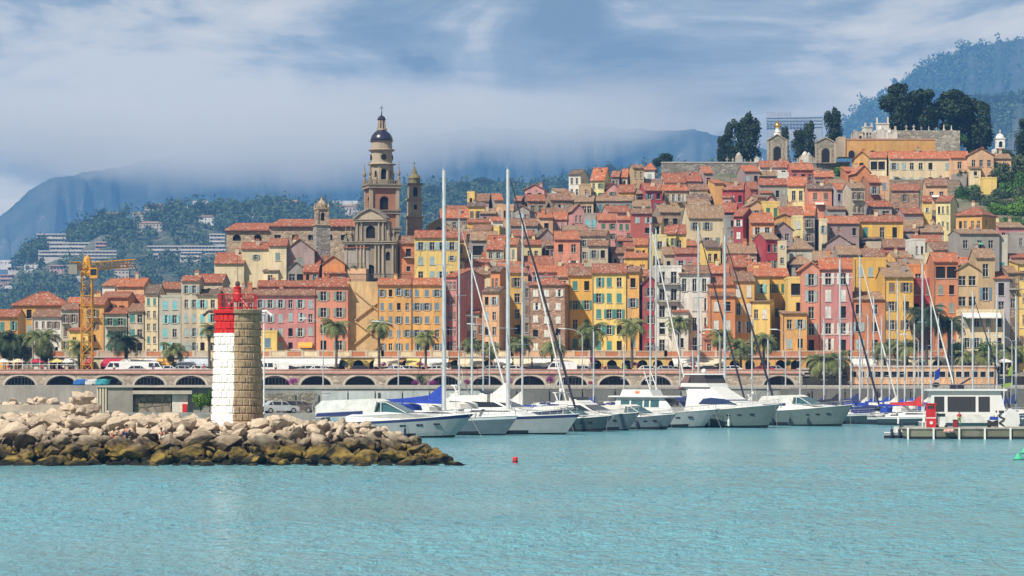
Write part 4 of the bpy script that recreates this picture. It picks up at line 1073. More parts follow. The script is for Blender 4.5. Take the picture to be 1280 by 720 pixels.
part('wall', [plaster('chapel_tan', (.44,.30,.18), .3), PALE, SAL, DARK], t, f)
# retaining wall with ramps, left of the big ochre house
Yr = 502.; t = empty('ramp_wall', (xx(434, Yr), Yr, PROM)); tag(t, 'tall blank tan retaining wall with zigzag ramps beside the ochre house', 'wall')
def f(mb):
    Wr = xx(476, Yr)-xx(434, Yr); Hr = zx(352, Yr)-PROM; mb.box(0, Wr, 0, 3, 0, Hr, 0)
    for i, (a, b) in enumerate(((8,11),(12.5,9.2),(4.4,7.6),(8,5.0),(1.2,4.2))):
        lo, hi = Hr*a/14, Hr*b/14; k = .28; 
        mb.v += [(1.2,-.35,lo),(Wr-.1,-.35,hi),(Wr-.1,-.35,hi+k),(1.2,-.35,lo+k),(1.2,0,lo),(Wr-.1,0,hi),(Wr-.1,0,hi+k),(1.2,0,lo+k)]; n = len(mb.v)-8
        for q in ((0,1,2,3),(3,2,6,7),(0,4,5,1)): mb.f.append(tuple(n+j for j in q)); mb.m.append(1)
part('wall', [plaster('ramp_tan', (.62,.42,.20), .2), plaster('ramp_edge', (.52,.34,.17))], t, f)
# churchyard: balustrade and dark railings in front of the facade
t = empty('churchyard_railing', (xx(430, 560), 560, zx(352, 560))); tag(t, 'dark railing along the church square above the tan ramp wall', 'railing')
def f(mb):
    W_ = xx(516,560)-xx(430,560); mb.box(0, W_, -.05, .05, 1.35, 1.45); mb.box(0, W_, -.03, .03, .3, .36)
    for i in range(60): mb.box(W_*i/60, W_*i/60+.07, -.03, .03, 0, 1.6)
part('rail', [IRON], t, f)

# ---------------------------------------------------------------- cemetery on the hilltop
def block_wall(name, label, x0, x1, py0, py1, Y, mat, depth=1.2, cat='wall', cap=None):
    t = empty(name, (xx(x0, Y), Y, zx(py1, Y))); tag(t, label, cat); W_ = xx(x1, Y)-xx(x0, Y); H_ = zx(py0, Y)-zx(py1, Y)
    part('wall', [mat], t, lambda mb: mb.box(0, W_, 0, depth, 0, H_))
    if cap: part('coping', [cap], t, lambda mb: mb.box(-.1, W_+.1, -.12, depth+.1, H_+.001, H_+.35))
    return t
block_wall('cemetery_wall', 'long grey rubble stone wall along the top of the town under the cypresses', 827, 1062, 204, 232, 728, stone('rubble', (.26,.24,.21), .9), cap=concl)
t = block_wall('cemetery_wall', 'long plain orange-ochre wall with pale left end under the cemetery tombs', 1057, 1169, 175, 196, 722, plaster('ochre_wall', (.66,.36,.10), .3), 6, cap=plaster('brick_cap', (.5,.25,.14)))
part('pier', [PALE], t, lambda mb: mb.box(-1.8, -.02, -.3, 6, 0, 5.0))
for i in range(4): mb = MB(); arch_panel(mb, 0, 1.5, 0, 1.7, -.02, 0); mb.box(-.95, -.78, -.15, 0, 0, 1.3, 1); mb.box(.78, .95, -.15, 0, 0, 1.3, 1); mb.build('niche', [DARK, PALE], t, (1.5+i*5.2, 0, -.1))
block_wall('cemetery_wall', 'upper grey stone terrace wall under the four big round cypresses', 1120, 1200, 163, 196, 735, stone('rubble2', (.36,.33,.27), .8), 4)
def gable_tomb(label, x0, x1, pe, pp, pb, Y, mat, dome=None, arch=True, cat='chapel'):
    t = empty('funerary_chapel', (xx((x0+x1)/2, Y), Y, zx(pb, Y)), R(-8)); tag(t, label, cat); W_ = (x1-x0)/F*Y; He = (pb-pe)/F*Y; Hp = (pb-pp)/F*Y
    def f(mb):
        mb.box(-W_/2, W_/2, 0, W_*1.1, 0, He, 0); mb.q([(-W_/2-.2,-.02,He),(W_/2+.2,-.02,He),(0,-.02,Hp)], 0)
        slab(mb, [(-W_/2-.3,-.3,He),(0,-.3,Hp+.15),(0,W_*1.1,Hp+.15),(-W_/2-.3,W_*1.1,He)], .2, 1); slab(mb, [(0,-.3,Hp+.15),(W_/2+.3,-.3,He),(W_/2+.3,W_*1.1,He),(0,W_*1.1,Hp+.15)], .2, 1)
        if arch: arch_panel(mb, 0, W_*.4, .2, He*.72, -.03, 2); mb.box(-W_*.32, -W_*.24, -.12, 0, 0, He*.7, 1); mb.box(W_*.24, W_*.32, -.12, 0, 0, He*.7, 1)
        for s_ in (-1, 1): mb.box(s_*W_/2-.25, s_*W_/2+.25, -.15, .3, 0, He, 1)
    part('wall', [mat, PALE, DARK], t, f)
    if dome:
        zt = Hp-.4
        part('drum', [WHITEP], t, lambda mb: mb.lathe([(.95,zt),(.95,zt+1.1),(1.1,zt+1.15),(.6,zt+1.3),(.55,zt+2.2),(.75,zt+2.3)], 12, (0,W_*.5,0)))
        part('dome', [plain('gilt', (.80,.50,.12), .25, .9)], t, lambda mb: mb.lathe([(.78,zt+2.3),(.95,zt+2.7),(.85,zt+3.1),(.45,zt+3.5),(.12,zt+3.8),(.03,zt+4.3)], 14, (0,W_*.5,0)), True)
    return t
DTS = stone('tomb_stone', (.30,.27,.22), 1.6)
gable_tomb('square stone chapel with small golden onion dome between cypresses', 960, 983, 175, 168, 204, 727, DTS, True)
gable_tomb('gabled stone mausoleum with dark arched door right of the cypresses', 1020, 1044, 178, 172, 204, 727, DTS)
rr = random.Random(5)
TOMBM = [plaster('tomb_white', (.62,.60,.54)), plaster('tomb_grey', (.42,.40,.35)), plaster('tomb_sand', (.56,.48,.35))]
def tomb(px, py, Y, kind, s, m):
    mb = MB()
    if kind == 0: mb.box(-.7,.7,-.6,.6,0,1.6,0); mb.q([(-.85,-.61,1.6),(.85,-.61,1.6),(0,-.61,2.4)]); slab(mb, [(-.9,-.7,1.62),(0,-.7,2.5),(0,.7,2.5),(-.9,.7,1.62)], .1); slab(mb, [(0,-.7,2.5),(.9,-.7,1.62),(.9,.7,1.62),(0,.7,2.5)], .1)
    elif kind == 1: mb.box(-.5,.5,-.4,.4,0,.7,0); mb.box(-.12,.12,-.1,.1,.7,2.4,0); mb.box(-.5,.5,-.1,.1,1.6,1.85,0)
    elif kind == 2: mb.box(-.45,.45,-.4,.4,0,1.0,0); mb.lathe([(.3,1.0),(.22,1.6),(.3,2.1),(.15,2.3),(.2,2.6),(.02,2.9)], 8)
    else: mb.box(-.9,.9,-.7,.7,0,2.2,0); mb.lathe([(.75,2.2),(.7,2.6),(.4,3.0),(.05,3.3)], 10); 
    o = mb.build('tombstone', [m], None, at(px, py, Y)); o.scale = (s, s, s); return o
k = 0
TK = ['small gabled tomb', 'stone cross on a plinth', 'urn on a pedestal', 'small domed tomb']; TM = ['white', 'grey', 'sandy']
PL = [('above the left end of the ochre wall', 1062, 1096, 175, 724), ('above the middle of the ochre wall', 1098, 1126, 174, 724), ('on the terrace under the round cypresses', 1128, 1194, 164, 737), ('on the wall between the domed chapel and the mausoleum', 985, 1018, 204, 729), ('on the wall left of the domed chapel', 905, 957, 205, 729)]
for where, a, b, py, Y in PL:
    n = 7 if b-a > 30 else 5
    for i in range(n):
        kd, mi = rr.randrange(4), rr.randrange(3)
        o = tomb(a+(b-a)*(i+.5)/n, py+.8, Y, kd, rr.uniform(.8, 1.3)*(.6 if kd in (1, 2) else .9), TOMBM[mi]); tag(o, f'{TM[mi]} {TK[kd]} {where}', 'tomb', f'{TM[mi]} {TK[kd]}s {where}')
for (px, w_, pt, lab) in ((1086, 10, 155, 'pale tomb tower with pinnacles above the ochre wall'), (1103, 16, 150, 'tallest ruined white tomb chapel on the cemetery terrace'), (1073, 12, 163, 'low tomb house with two arches above the left of the ochre wall'), (1116, 9, 160, 'slim white tomb chapel nearest the round cypresses')):
    Y = 728; t = empty('tomb_chapel', at(px, 176, Y), R(rr.uniform(-15, 15))); tag(t, lab, 'tomb'); W_ = w_/F*Y; H_ = (176-pt)/F*Y
    def f(mb):
        mb.box(-W_/2, W_/2, 0, W_, 0, H_*.8, 0); mb.box(-W_/2-.15, W_/2+.15, -.15, W_+.15, H_*.8, H_*.86, 0)
        for sx in (-1, 1): mb.box(sx*W_*.42-.2, sx*W_*.42+.2, 0, .4, H_*.86, H_*rr.uniform(1.0, 1.2), 0)
        arch_panel(mb, -W_*.2, W_*.25, .1, H_*.5, -.03, 1); arch_panel(mb, W_*.22, W_*.25, .1, H_*.5, -.03, 1)
    part('wall', [TOMBM[rr.choice((0, 2))], DARK], t, f)
t = empty('bell_cote', at(1250, 192, 720)); tag(t, 'white domed bell cote with cross at the right end of the hilltop', 'chapel')
def f(mb):
    mb.box(-1.6,1.6,0,3,-1,1.2,0); arch_tier(mb, 1.05, 1.2, 3.6, [(0,.9,1.5,3.0)], 0, 1, .3); sqring(mb, 1.05, 3.6, 3.8, 0, .15); mb.lathe([(1.1,3.8),(1.0,4.3),(.6,4.8),(.1,5.0)], 12); mb.box(-.06,.06,-.06,.06,5,6,0); mb.box(-.3,.3,-.05,.05,5.5,5.62,0)
part('wall', [WHITEP, DARK], t, f)

# ---------------------------------------------------------------- viaduct, quay, arcades
YV = 470.; xv = lambda px: xx(px, YV); ZT = zx(467.2, YV); ZQ = 4.44
VST = stone('viaduct_stone', (.40,.34,.27), 1.1, .8)
t = empty('viaduct', (0, YV, 0)); tag(t, 'long stone promenade viaduct with a row of dark round arches', 'viaduct')
ARC = [25, 77, 134, 187, 238.5, 291, 343.5, 395, 450, 503, 556, 609, 662, 715, 768, 820, 869, 974]
def f(mb):
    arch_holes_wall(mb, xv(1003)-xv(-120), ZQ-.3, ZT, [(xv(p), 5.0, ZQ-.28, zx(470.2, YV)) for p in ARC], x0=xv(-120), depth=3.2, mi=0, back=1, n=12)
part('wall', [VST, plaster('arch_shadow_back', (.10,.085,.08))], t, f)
RING = None
for p in ARC:
    if RING is None:
        mb = MB(); c = [(2.5*math.cos(math.pi*i/12), 1.62*math.sin(math.pi*i/12)) for i in range(13)]
        for a, b in zip(c, c[1:]):
            s = 1.13; mb.q([(a[0],-.06,a[1]),(b[0],-.06,b[1]),(b[0]*s,-.06,b[1]*s+.1),(a[0]*s,-.06,a[1]*s+.1)]); mb.q([(a[0]*s,-.06,a[1]*s+.1),(b[0]*s,-.06,b[1]*s+.1),(b[0]*s,0,b[1]*s+.1),(a[0]*s,0,a[1]*s+.1)]); mb.q([(b[0],-.06,b[1]),(a[0],-.06,a[1]),(a[0],.1,a[1]),(b[0],.1,b[1])])
        RING = mb.mesh('arch_ring', [plaster('pale_voussoir', (.56,.50,.42))])
    link('arch_ring', RING, t, (xv(p), 0, ZQ-.12))
    if int(p) % 3 == 1:
        mb = MB(); 
        for i in range(9): mb.box(-2.2+i*.55, -2.15+i*.55, 1.0, 1.05, ZQ, ZQ+1.2)
        mb.box(-2.4,2.4,1.0,1.05,ZQ+1.2,ZQ+1.27); mb.build('railing', [plain('grey_rail', (.4,.4,.4), .5)], t, (xv(p), 0, 0))
part('string_course', [plaster('pink_coping', (.55,.26,.20))], t, lambda mb: (mb.box(xv(-120), xv(1003), -.22, .3, ZT, ZT+.2)))
part('parapet', [plaster('parapet_pale', (.58,.42,.34))], t, lambda mb: mb.box(xv(-120), xv(1003), -.08, .2, ZT+.2, PROM+.72))
part('coping', [plaster('pink_coping', (.55,.26,.20))], t, lambda mb: mb.box(xv(-120), xv(1003), -.16, .28, PROM+.72, PROM+.84))
# low pink building right of the viaduct
def lowb(name, label, x0, x1, py0, py1, Y, wk, n, d=8, cat='building', ww=.9, wh=.9):
    t = empty(name, (xx(x0, Y), Y, zx(py1, Y)-.3)); tag(t, label, cat); W_ = xx(x1, Y)-xx(x0, Y); H_ = zx(py0, Y)-zx(py1, Y)+.3
    ops = [(W_*(i+.5)/n-ww/2, W_*(i+.5)/n+ww/2, H_*.42, H_*.42+wh) for i in range(n)]
    def f(mb): wall_face(mb, (0,0,0), (1,0), W_, H_, ops, (0,1)); wall_face(mb, (0,d,0), (0,-1), d, H_, [], (1,0)); wall_face(mb, (W_,0,0), (0,1), d, H_, [], (-1,0)); mb.box(-.15, W_+.15, -.15, d, H_, H_+.25, 1)
    part('wall', [wallmat(wk), plaster('pale_trim', (.66,.55,.5))], t, f)
    for a, b, c, e_ in ops:
        mb = MB(); mb.q([(-ww/2,.2,0),(ww/2,.2,0),(ww/2,.2,wh),(-ww/2,.2,wh)],0)
        for q in ((-ww/2-.1,-ww/2,0,wh),(ww/2,ww/2+.1,0,wh),(-ww/2-.1,ww/2+.1,wh,wh+.1),(-ww/2-.1,ww/2+.1,-.1,0)): mb.box(q[0],q[1],-.05,0,q[2],q[3],1)
        mb.build('window', [GLASS, FRAME], t, ((a+b)/2, 0, c))
    return t
lowb('harbour_office', 'long low peach building with small square windows behind the small sailboats', 1062, 1244, 459, 478, 468, 'peach', 18)
lowb('harbour_office', 'low white block with windows between the viaduct and the palms', 1003, 1062, 462, 478, 472, 'palegrey', 5)
# arcade buildings under the house row, with balustraded terraces
def arcade(label, x0, x1, wk, ac, pyb=457, pyt=447, open_=True):
    Y = 492.; t = empty('arcade_building', (xx(x0, Y), Y, PROM)); tag(t, label, 'arcade'); W_ = xx(x1, Y)-xx(x0, Y); H_ = zx(pyt, Y)-PROM
    n = max(2, int(W_/2.5)); st = W_/n
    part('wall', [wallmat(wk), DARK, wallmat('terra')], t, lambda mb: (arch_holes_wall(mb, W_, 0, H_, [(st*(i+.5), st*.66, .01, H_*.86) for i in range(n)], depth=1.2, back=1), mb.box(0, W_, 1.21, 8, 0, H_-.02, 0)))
    part('cornice', [plaster('pale_trim', (.66,.55,.5))], t, lambda mb: mb.box(-.05, W_+.05, -.25, .2, H_, H_+.22))
    def f(mb):
        m = max(2, int(W_/2.6)); s = W_/m
        for i in range(m+1): mb.box(s*i-.22, s*i+.22, -.2, .2, H_+.22, H_+1.25, 0)
        mb.box(0, W_, -.15, .15, H_+1.02, H_+1.17, 0)
        for i in range(m): mb.box(s*i+.24, s*(i+1)-.24, -.1, .1, H_+.24, H_+1.0, 1 if i % 2 == 0 else 2)
    part('balustrade', [plaster('balustrade_cream', (.62,.50,.36)), wallmat('terra'), wallmat(ac)], t, f)
arcade('cream arcade with terrace behind the awnings right of the crane', 62, 262, 'cream', 'beige')
arcade('ochre shop arcade with red panelled terrace right of the lighthouse', 318, 478, 'yellow', 'cream')
arcade('ochre shop arcade below the big ochre house and front masts', 478, 640, 'ochre', 'cream')
arcade('yellow shop arcade below the stone tower house', 640, 832, 'yellow', 'peach')
arcade('ochre arcade with pink niches behind the motor yachts', 832, 1062, 'ochre', 'coral')
arcade('cream arcade behind the small sailboats and palms', 1062, 1262, 'cream', 'terra')
AW = [(36,60,'white','behind the left palms'),(76,104,'cream','left of the crane'),(98,112,'crimson','left of the crane mast'),(126,156,'crimson','right of the crane mast'),(148,176,'cream','below the grey-shuttered house'),(174,193,'white','beside the ochre awning'),(193,214,'ochre','below the pale grey house'),(220,262,'grey','just left of the lighthouse'),(316,350,'white','over white vans'),(350,424,'white','longest, right of the lighthouse'),(467,498,'cream','below the big ochre house'),(507,524,'yellow','under the short palm'),(526,560,'white','beside the tallest mast'),(572,604,'cream','between the two front masts'),(617,640,'white','below the second tall mast'),(642,664,'cream','below the stone tower house left end'),(666,700,'white','below the stone tower house'),(704,738,'cream','under the curved lamp'),(842,872,'white','above the first right palm'),(874,906,'cream','above the motor yacht'),(1066,1098,'white','right of the green palms'),(1110,1140,'cream','above the peach low building'),(1180,1215,'white','behind the patrol boat'),(1216,1250,'cream','behind the fuel dock right end')]
AC = dict(white=(.76,.74,.70), cream=(.72,.62,.46), crimson=(.46,.02,.06), ochre=(.72,.38,.08), grey=(.50,.55,.60), yellow=(.78,.62,.22))
for x0, x1, c, where in AW:
    Y = 487.; W_ = xx(x1, Y)-xx(x0, Y); z0, z1 = zx(455, Y)-PROM, zx(448, Y)-PROM
    t = empty('awning', (xx(x0, Y), Y, PROM)); tag(t, f'{c} terrace awning {where}', 'awning', 'terrace awnings along the promenade')
    def f(mb):
        slab(mb, [(0,-.6,z0),(W_,-.6,z0),(W_,4.6,z1),(0,4.6,z1)], .06); n = max(3, int(W_/.5))
        for i in range(n): mb.box(W_*i/n+.01, W_*(i+1)/n-.01, -.63, -.6, z0-.42-(i % 2)*.05, z0)
    part('canopy', [plain('canvas_'+c, AC[c], .85, var=.2)], t, f)
    part('post', [plain('grey_rail', (.4,.4,.4), .5)], t, lambda mb: mb.tube((.1,-.5,0), (.1,-.5,z0-.1), .05)); part('post', [plain('grey_rail', (.4,.4,.4), .5)], t, lambda mb: mb.tube((W_-.1,-.5,0), (W_-.1,-.5,z0-.1), .05))
# quay
YQ = 420.; xq = lambda px: xx(px, YQ)
tag(part('quay', [conc, plaster('quay_apron', (.38,.35,.30))], None, lambda mb: (mb.box(xq(150), 240, YQ, YV+1, -4, ZQ-.25, 0), mb.box(xq(150), 240, YQ-.15, YV+3.2, ZQ-.25, ZQ, 1), mb.box(-260, xx(175,452), 452, YV+1, -4, ZQ-.01, 0))), kind='structure')
t = empty('quay_wall', (0, YQ-.16, 0)); tag(t, 'harbour quay wall of dark concrete with pale and masonry bays behind the boats', 'wall')
part('masonry_panel', [stone('dark_masonry', (.27,.23,.18), 1.3, .4)], t, lambda mb: (mb.box(xq(372), xq(398), -.12, -.01, -.5, ZQ-.9), mb.box(xq(330), xq(369), -.12, -.01, -.5, ZQ-.9)))
part('pale_panel', [plaster('pale_panel', (.50,.51,.49))], t, lambda mb: [mb.box(xq(a), xq(a+33)-.08, -.14, -.01, -.5, ZQ-.55) for a in range(402, 600, 34)])
part('dark_panel', [plaster('dark_concrete', (.17,.165,.15), .3)], t, lambda mb: [mb.box(xq(a), xq(a+40)-.1, -.12, -.01, -.5, ZQ-.3) for a in range(606, 1300, 41) if not 840 < a < 940])
part('ladder', [IRON], t, lambda mb: [mb.box(xq(a)-.15, xq(a)+.15, -.3, -.16, 1.5, ZQ-.8) for a in (474, 542, 610, 700, 1010, 1100)])
# inner pier with parked cars behind the breakwater
tag(part('pier', [conc], None, lambda mb: mb.box(xx(255,335), xx(404,335), 332, 348, -4, 2.0)), kind='structure')
# ---------------------------------------------------------------- trees
BARK = plain('bark', (.10,.075,.05), .95, var=.4, nscale=3)
CYP = leafmat('cypress', (.010,.022,.012), (.028,.050,.022)); GRN = leafmat('green', (.03,.085,.02), (.075,.16,.035)); OLV = leafmat('olive', (.03,.06,.025), (.08,.11,.05)); BRT = leafmat('bright', (.06,.15,.02), (.14,.26,.04))
PUR = leafmat('bougainvillea', (.16,.015,.14), (.32,.04,.28)); REDF = leafmat('redflower', (.30,.02,.05), (.42,.05,.08)); PINE = leafmat('pine', (.012,.032,.022), (.035,.065,.035))
def crown_mesh(kind, seed, n=1500):
    r = np.random.RandomState(seed); NR.seed(seed)
    if kind == 'column':       # ragged, several upright lobes, unit height 1, radius ~.3
        k = 26; t = r.uniform(.04, .93, k); rad = .30*np.sin(np.pi*np.clip(t*.82+.12, 0, 1))**.6
        a = r.uniform(0, 6.28, k); c = np.stack([np.cos(a)*rad*.62, np.sin(a)*rad*.62, t], 1); e = np.stack([rad*.5, rad*.5, rad*.62], 1)
    elif kind == 'round':
        k = 22; d = r.normal(size=(k, 3)); d /= np.linalg.norm(d, axis=1)[:, None]; c = d*r.uniform(.25, .62, (k, 1))*[.5,.5,.42]+[0,0,.5]; e = r.uniform(.14, .24, (k, 1))*np.array([[1,1,.85]])
    elif kind == 'umbrella':
        k = 16; a = r.uniform(0, 6.28, k); q = r.uniform(0, .42, k); c = np.stack([np.cos(a)*q, np.sin(a)*q, .72+r.uniform(-.06,.1,k)-q*.25], 1); e = np.stack([r.uniform(.12,.2,k)]*2+[r.uniform(.07,.12,k)], 1)
    V = leafcloud(c, e, n, .028 if kind != 'column' else .027)
    return V
CM = {}
def crown(kind, mat, seed, n=1500):
    key = (kind, mat.name, seed, n)
    if key not in CM: V = crown_mesh(kind, seed, n); CM[key] = fastmesh('crown', V, quads(len(V)), [mat])
    return CM[key]
TR = {}
def trunk_mesh(kind, seed):
    if (kind, seed) not in TR:
        mb = MB(); r = random.Random(seed); h_ = {'column': .5, 'round': .5, 'umbrella': .7}[kind]
        mb.path([(0,0,-.06),(.01,0,h_*.5),(0,.01,h_)], [.035,.025,.015], 7)
        for i in range(7):
            a = r.uniform(0, 6.28); q = r.uniform(.14, .3); z = h_*r.uniform(.45, .95); mb.path([(0,0,z),(q*.5*math.cos(a), q*.5*math.sin(a), z+.08),(q*math.cos(a), q*math.sin(a), z+.2)], [.014,.009,.004], 5)
        TR[kind, seed] = mb.mesh('trunk', [BARK])
    return TR[kind, seed]
def tree(name, label, px, pt, pb, wpx, Y, kind='round', mat=None, seed=1, n=1500, group=None, cat='tree'):
    Hh = (pb-pt)/F*Y; Wd = wpx/F*Y; base = {'column': .56, 'round': .98, 'umbrella': 1.1}[kind]
    s = Wd/(base*1.0)
    t = empty(name, at(px, pb, Y), rnd.uniform(0, 6)); tag(t, label, cat, group)
    link('trunk', trunk_mesh(kind, seed % 3), t, scale=(Hh*.8, Hh*.8, Hh))
    link('crown', crown(kind, mat or GRN, seed, n), t, scale=(s, s, Hh)); return t
for i, (px, pt, pb, w_, lab) in enumerate(((903,168,205,14,'small dark cypress leaning at the left end of the cypress clump'),(917,150,206,24,'broad dark cypress in the left clump behind the rubble wall'),(937,141,206,30,'tallest and widest dark cypress of the left clump'),(981,158,204,12,'narrow dark cypress behind the domed chapel'),(998,160,204,18,'dark cypress between chapel and mausoleum, left one'),(1011,151,204,18,'pointed dark cypress just left of the mausoleum'),(1041,134,182,23,'dark cypress standing alone above the mausoleum roof'))):
    tree('cypress', lab, px, pt, pb, w_*1.0, 736, 'column', CYP, 20+i % 4, 3800)
for i, (px, pt, pb, w_, lab) in enumerate(((1121,106,166,40,'leftmost of the four huge rounded cypresses, the tallest'),(1153,112,166,40,'second huge rounded cypress from the left'),(1192,112,166,42,'third huge rounded cypress, twin topped'),(1222,124,190,36,'fourth huge rounded cypress standing lower to the right'))):
    tree('cypress', lab, px, pt, pb, w_*1.02, 742+i*2, 'column', CYP, 30+i, 6500)
G1 = 'green trees on the hillside at the right'
for i, (px, pt, pb, w_, Y, kd, mt, lab) in enumerate((
 (1197,164,190,28,738,'round',GRN,'bright bushy tree right of the ochre cemetery wall'),(831,187,210,24,735,'round',PINE,'dark tree rising above the left end of the rubble wall'),(822,196,212,14,738,'round',PINE,'small dark tree left of the rubble wall end'),
 (1053,206,224,22,715,'round',BRT,'bright green bush under the rubble wall beside the orange house'),(1205,228,262,34,690,'round',GRN,'green tree below the peach villa'),(1222,232,268,30,686,'round',OLV,'olive green tree left of the yellow wall block'),(1252,196,250,36,700,'round',OLV,'tall olive tree right of the hilltop houses'),
 (1272,176,250,40,712,'round',OLV,'tall dark olive tree at the upper right edge'),(1284,150,200,26,735,'column',CYP,'dark cypress at the right edge above the trees'),(1240,240,275,30,682,'round',OLV,'dark tree below the yellow wall block'),(1246,248,280,38,672,'round',BRT,'light green rounded tree among the dark ones'),(1274,244,282,36,670,'round',BRT,'yellowish green tree at the right edge'),
 (1215,258,290,36,668,'round',OLV,'olive tree above the ochre hipped-roof house'),(1262,262,300,36,664,'round',GRN,'mid green tree behind the rose house'),(1200,256,286,24,680,'round',GRN,'green tree right of the pale yellow house'),(1280,205,262,30,690,'round',GRN,'green tree at the right edge of the hillside'),
 (1162,270,300,22,662,'round',OLV,'dark bush below the pale yellow house'),(1176,282,308,26,655,'round',GRN,'green bush in the terrace garden'),(1188,280,306,20,652,'round',BRT,'light green bush beside the small parasol'),(1192,298,312,22,640,'round',OLV,'dark bush below the small parasol'),(1172,272,290,20,664,'round',OLV,'olive bush above the terrace garden'),
 (1177,222,234,14,700,'round',OLV,'small bush on the wall under the long cream building'),(1122,220,232,12,700,'round',OLV,'tiny dark bush under the left end of the long cream building'),(1065,224,232,8,700,'round',OLV,'tiny bush beside the orange gabled house'),(1252,186,200,20,716,'round',OLV,'bush beside the white bell cote'),(1230,258,285,24,676,'round',OLV,'dark tree between the two light green ones'))):
    tree('tree' if pb-pt > 18 else 'bush', lab, px, pt-2, pb, w_*1.15, Y, kd, mt, 40+i % 6, 2600, G1 if px > 1150 else None)
for i, (px, pt, pb, w_, Y, mt) in enumerate(((1208,236,262,26,694,OLV),(1216,226,250,24,698,GRN),(1260,222,262,30,692,GRN),(1278,226,270,30,684,OLV),(1266,284,310,26,655,OLV),(1250,290,312,22,652,GRN),(1284,268,312,30,656,GRN),(1206,280,308,24,662,OLV),(1196,262,286,22,674,GRN),(1228,286,300,22,668,OLV),(1284,186,230,26,716,GRN),(1262,186,212,22,722,OLV),(1248,232,262,26,690,OLV),(1236,268,290,26,668,GRN),(1258,246,274,28,680,OLV))):
    tree('tree', ('dark olive' if mt is OLV else 'mid green')+' tree in the thicket right of the ochre hipped-roof house and hilltop villa', px, pt-2, pb, w_*1.25, Y, 'round', mt, 40+i % 6, 2600, G1)
tree('bush', 'green shrub beside the lighthouse at the masonry shed', 251, 487, 513, 30, 252, 'round', BRT, 44, 2600, cat='bush')
tree('bush', 'larger green shrub touching the left of the lighthouse', 262, 484, 514, 24, 250, 'round', GRN, 45, 2600, cat='bush')
for px, pt, w_, lab in ((6,405,26,'leafy green tree at the left edge behind the palms'),(20,412,22,'light green small tree behind the left palms'),(60,432,26,'dark bushy tree behind the parasols at the left'),(1236,420,44,'large green plane tree behind the moored masts at the right'),(1197,418,26,'yellow-green tree in front of the cream terrace house'),(1270,432,30,'green tree at the right edge behind the flag'),(1020,438,18,'green bush left of the low palms'),(985,446,12,'round clipped green bush on the arcade')):
    tree('tree', lab, px, pt, 460, w_, 489, 'round', BRT if 'light' in lab or 'yellow' in lab else OLV if 'dark' in lab else GRN, 41+int(px) % 5, 1800, cat='tree')
# palms
PALMG = leafmat('palm', (.07,.11,.04), (.22,.23,.08)); PALMD = leafmat('palm_dark', (.022,.045,.026), (.06,.085,.04)); PTR = plain('palm_bark', (.13,.10,.075), .95, var=.45, nscale=4); PDEAD = plain('palm_skirt', (.22,.15,.07), .95, var=.4)
def palm_crown(seed, nf=34, droop=1.0):
    r = random.Random(seed); V = []
    for i in range(nf):
        a = 2*math.pi*i/nf*2.4+r.uniform(-.2, .2); el = r.uniform(-.35, 1.25); L = r.uniform(.85, 1.1); pts = []
        p = np.array([0,0,0.]); d_el = el
        for k in range(9):
            pts.append((p.copy(), d_el)); st = L/8; p = p+st*np.array([math.cos(a)*math.cos(d_el), math.sin(a)*math.cos(d_el), math.sin(d_el)]); d_el -= .19*droop*(1+k*.1)
        side = np.array([-math.sin(a), math.cos(a), 0])
        for k in range(8):
            (p0, e0), (p1, e1) = pts[k], pts[k+1]; up = np.array([-math.cos(a)*math.sin(e0), -math.sin(a)*math.sin(e0), math.cos(e0)]); fw = (p1-p0)
            V += [p0-side*.008, p0+side*.008, p1+side*.008, p1-side*.008]
            for j in range(3):
                q = p0+fw*(j/3); wl = .22*math.sin(math.pi*min(.96, (k+j/3+.8)/9))+.03
                for s in (-1, 1):
                    tip = q+side*s*wl+fw*.9-up*wl*.45*r.uniform(.6, 1.3); V += [q, q+fw*.28, tip+fw*.08, tip]
    return fastmesh('crown', np.array(V), quads(len(V)), [PALMG])
PC = [palm_crown(s) for s in (1, 2, 3)]; PCD = [m_.copy() for m_ in PC]
for m_ in PCD: m_.materials[0] = PALMD
def palm(px, pc, w_, label, pb=460, Y=485., dark=False, seed=0, thick=.22):
    t = empty('palm_tree', at(px, pb, Y), rnd.uniform(0, 6)); tag(t, label, 'palm tree', 'palm trees along the promenade'); Hh = (pb-pc)/F*Y; s = w_/2/F*Y
    mb = MB(); r = random.Random(seed+int(px)); bx_ = r.uniform(-.15, .15)
    pts = [(bx_*math.sin(i/8*3), 0, Hh*i/8) for i in range(9)]; mb.path(pts, [thick*1.25]+[thick*(1+.06*(i % 2)) for i in range(7)]+[thick*1.3], 8); mb.build('trunk', [PTR], t)
    c = link('crown', (PCD if dark else PC)[seed % 3], t, (0,0,Hh)); c.scale = (s, s, s)
    mb = MB(); mb.lathe([(thick*1.1,-.35*s),(thick*2.0,-.1*s),(thick*1.6,.05*s)], 9); mb.build('skirt', [PDEAD], t, (0,0,Hh))
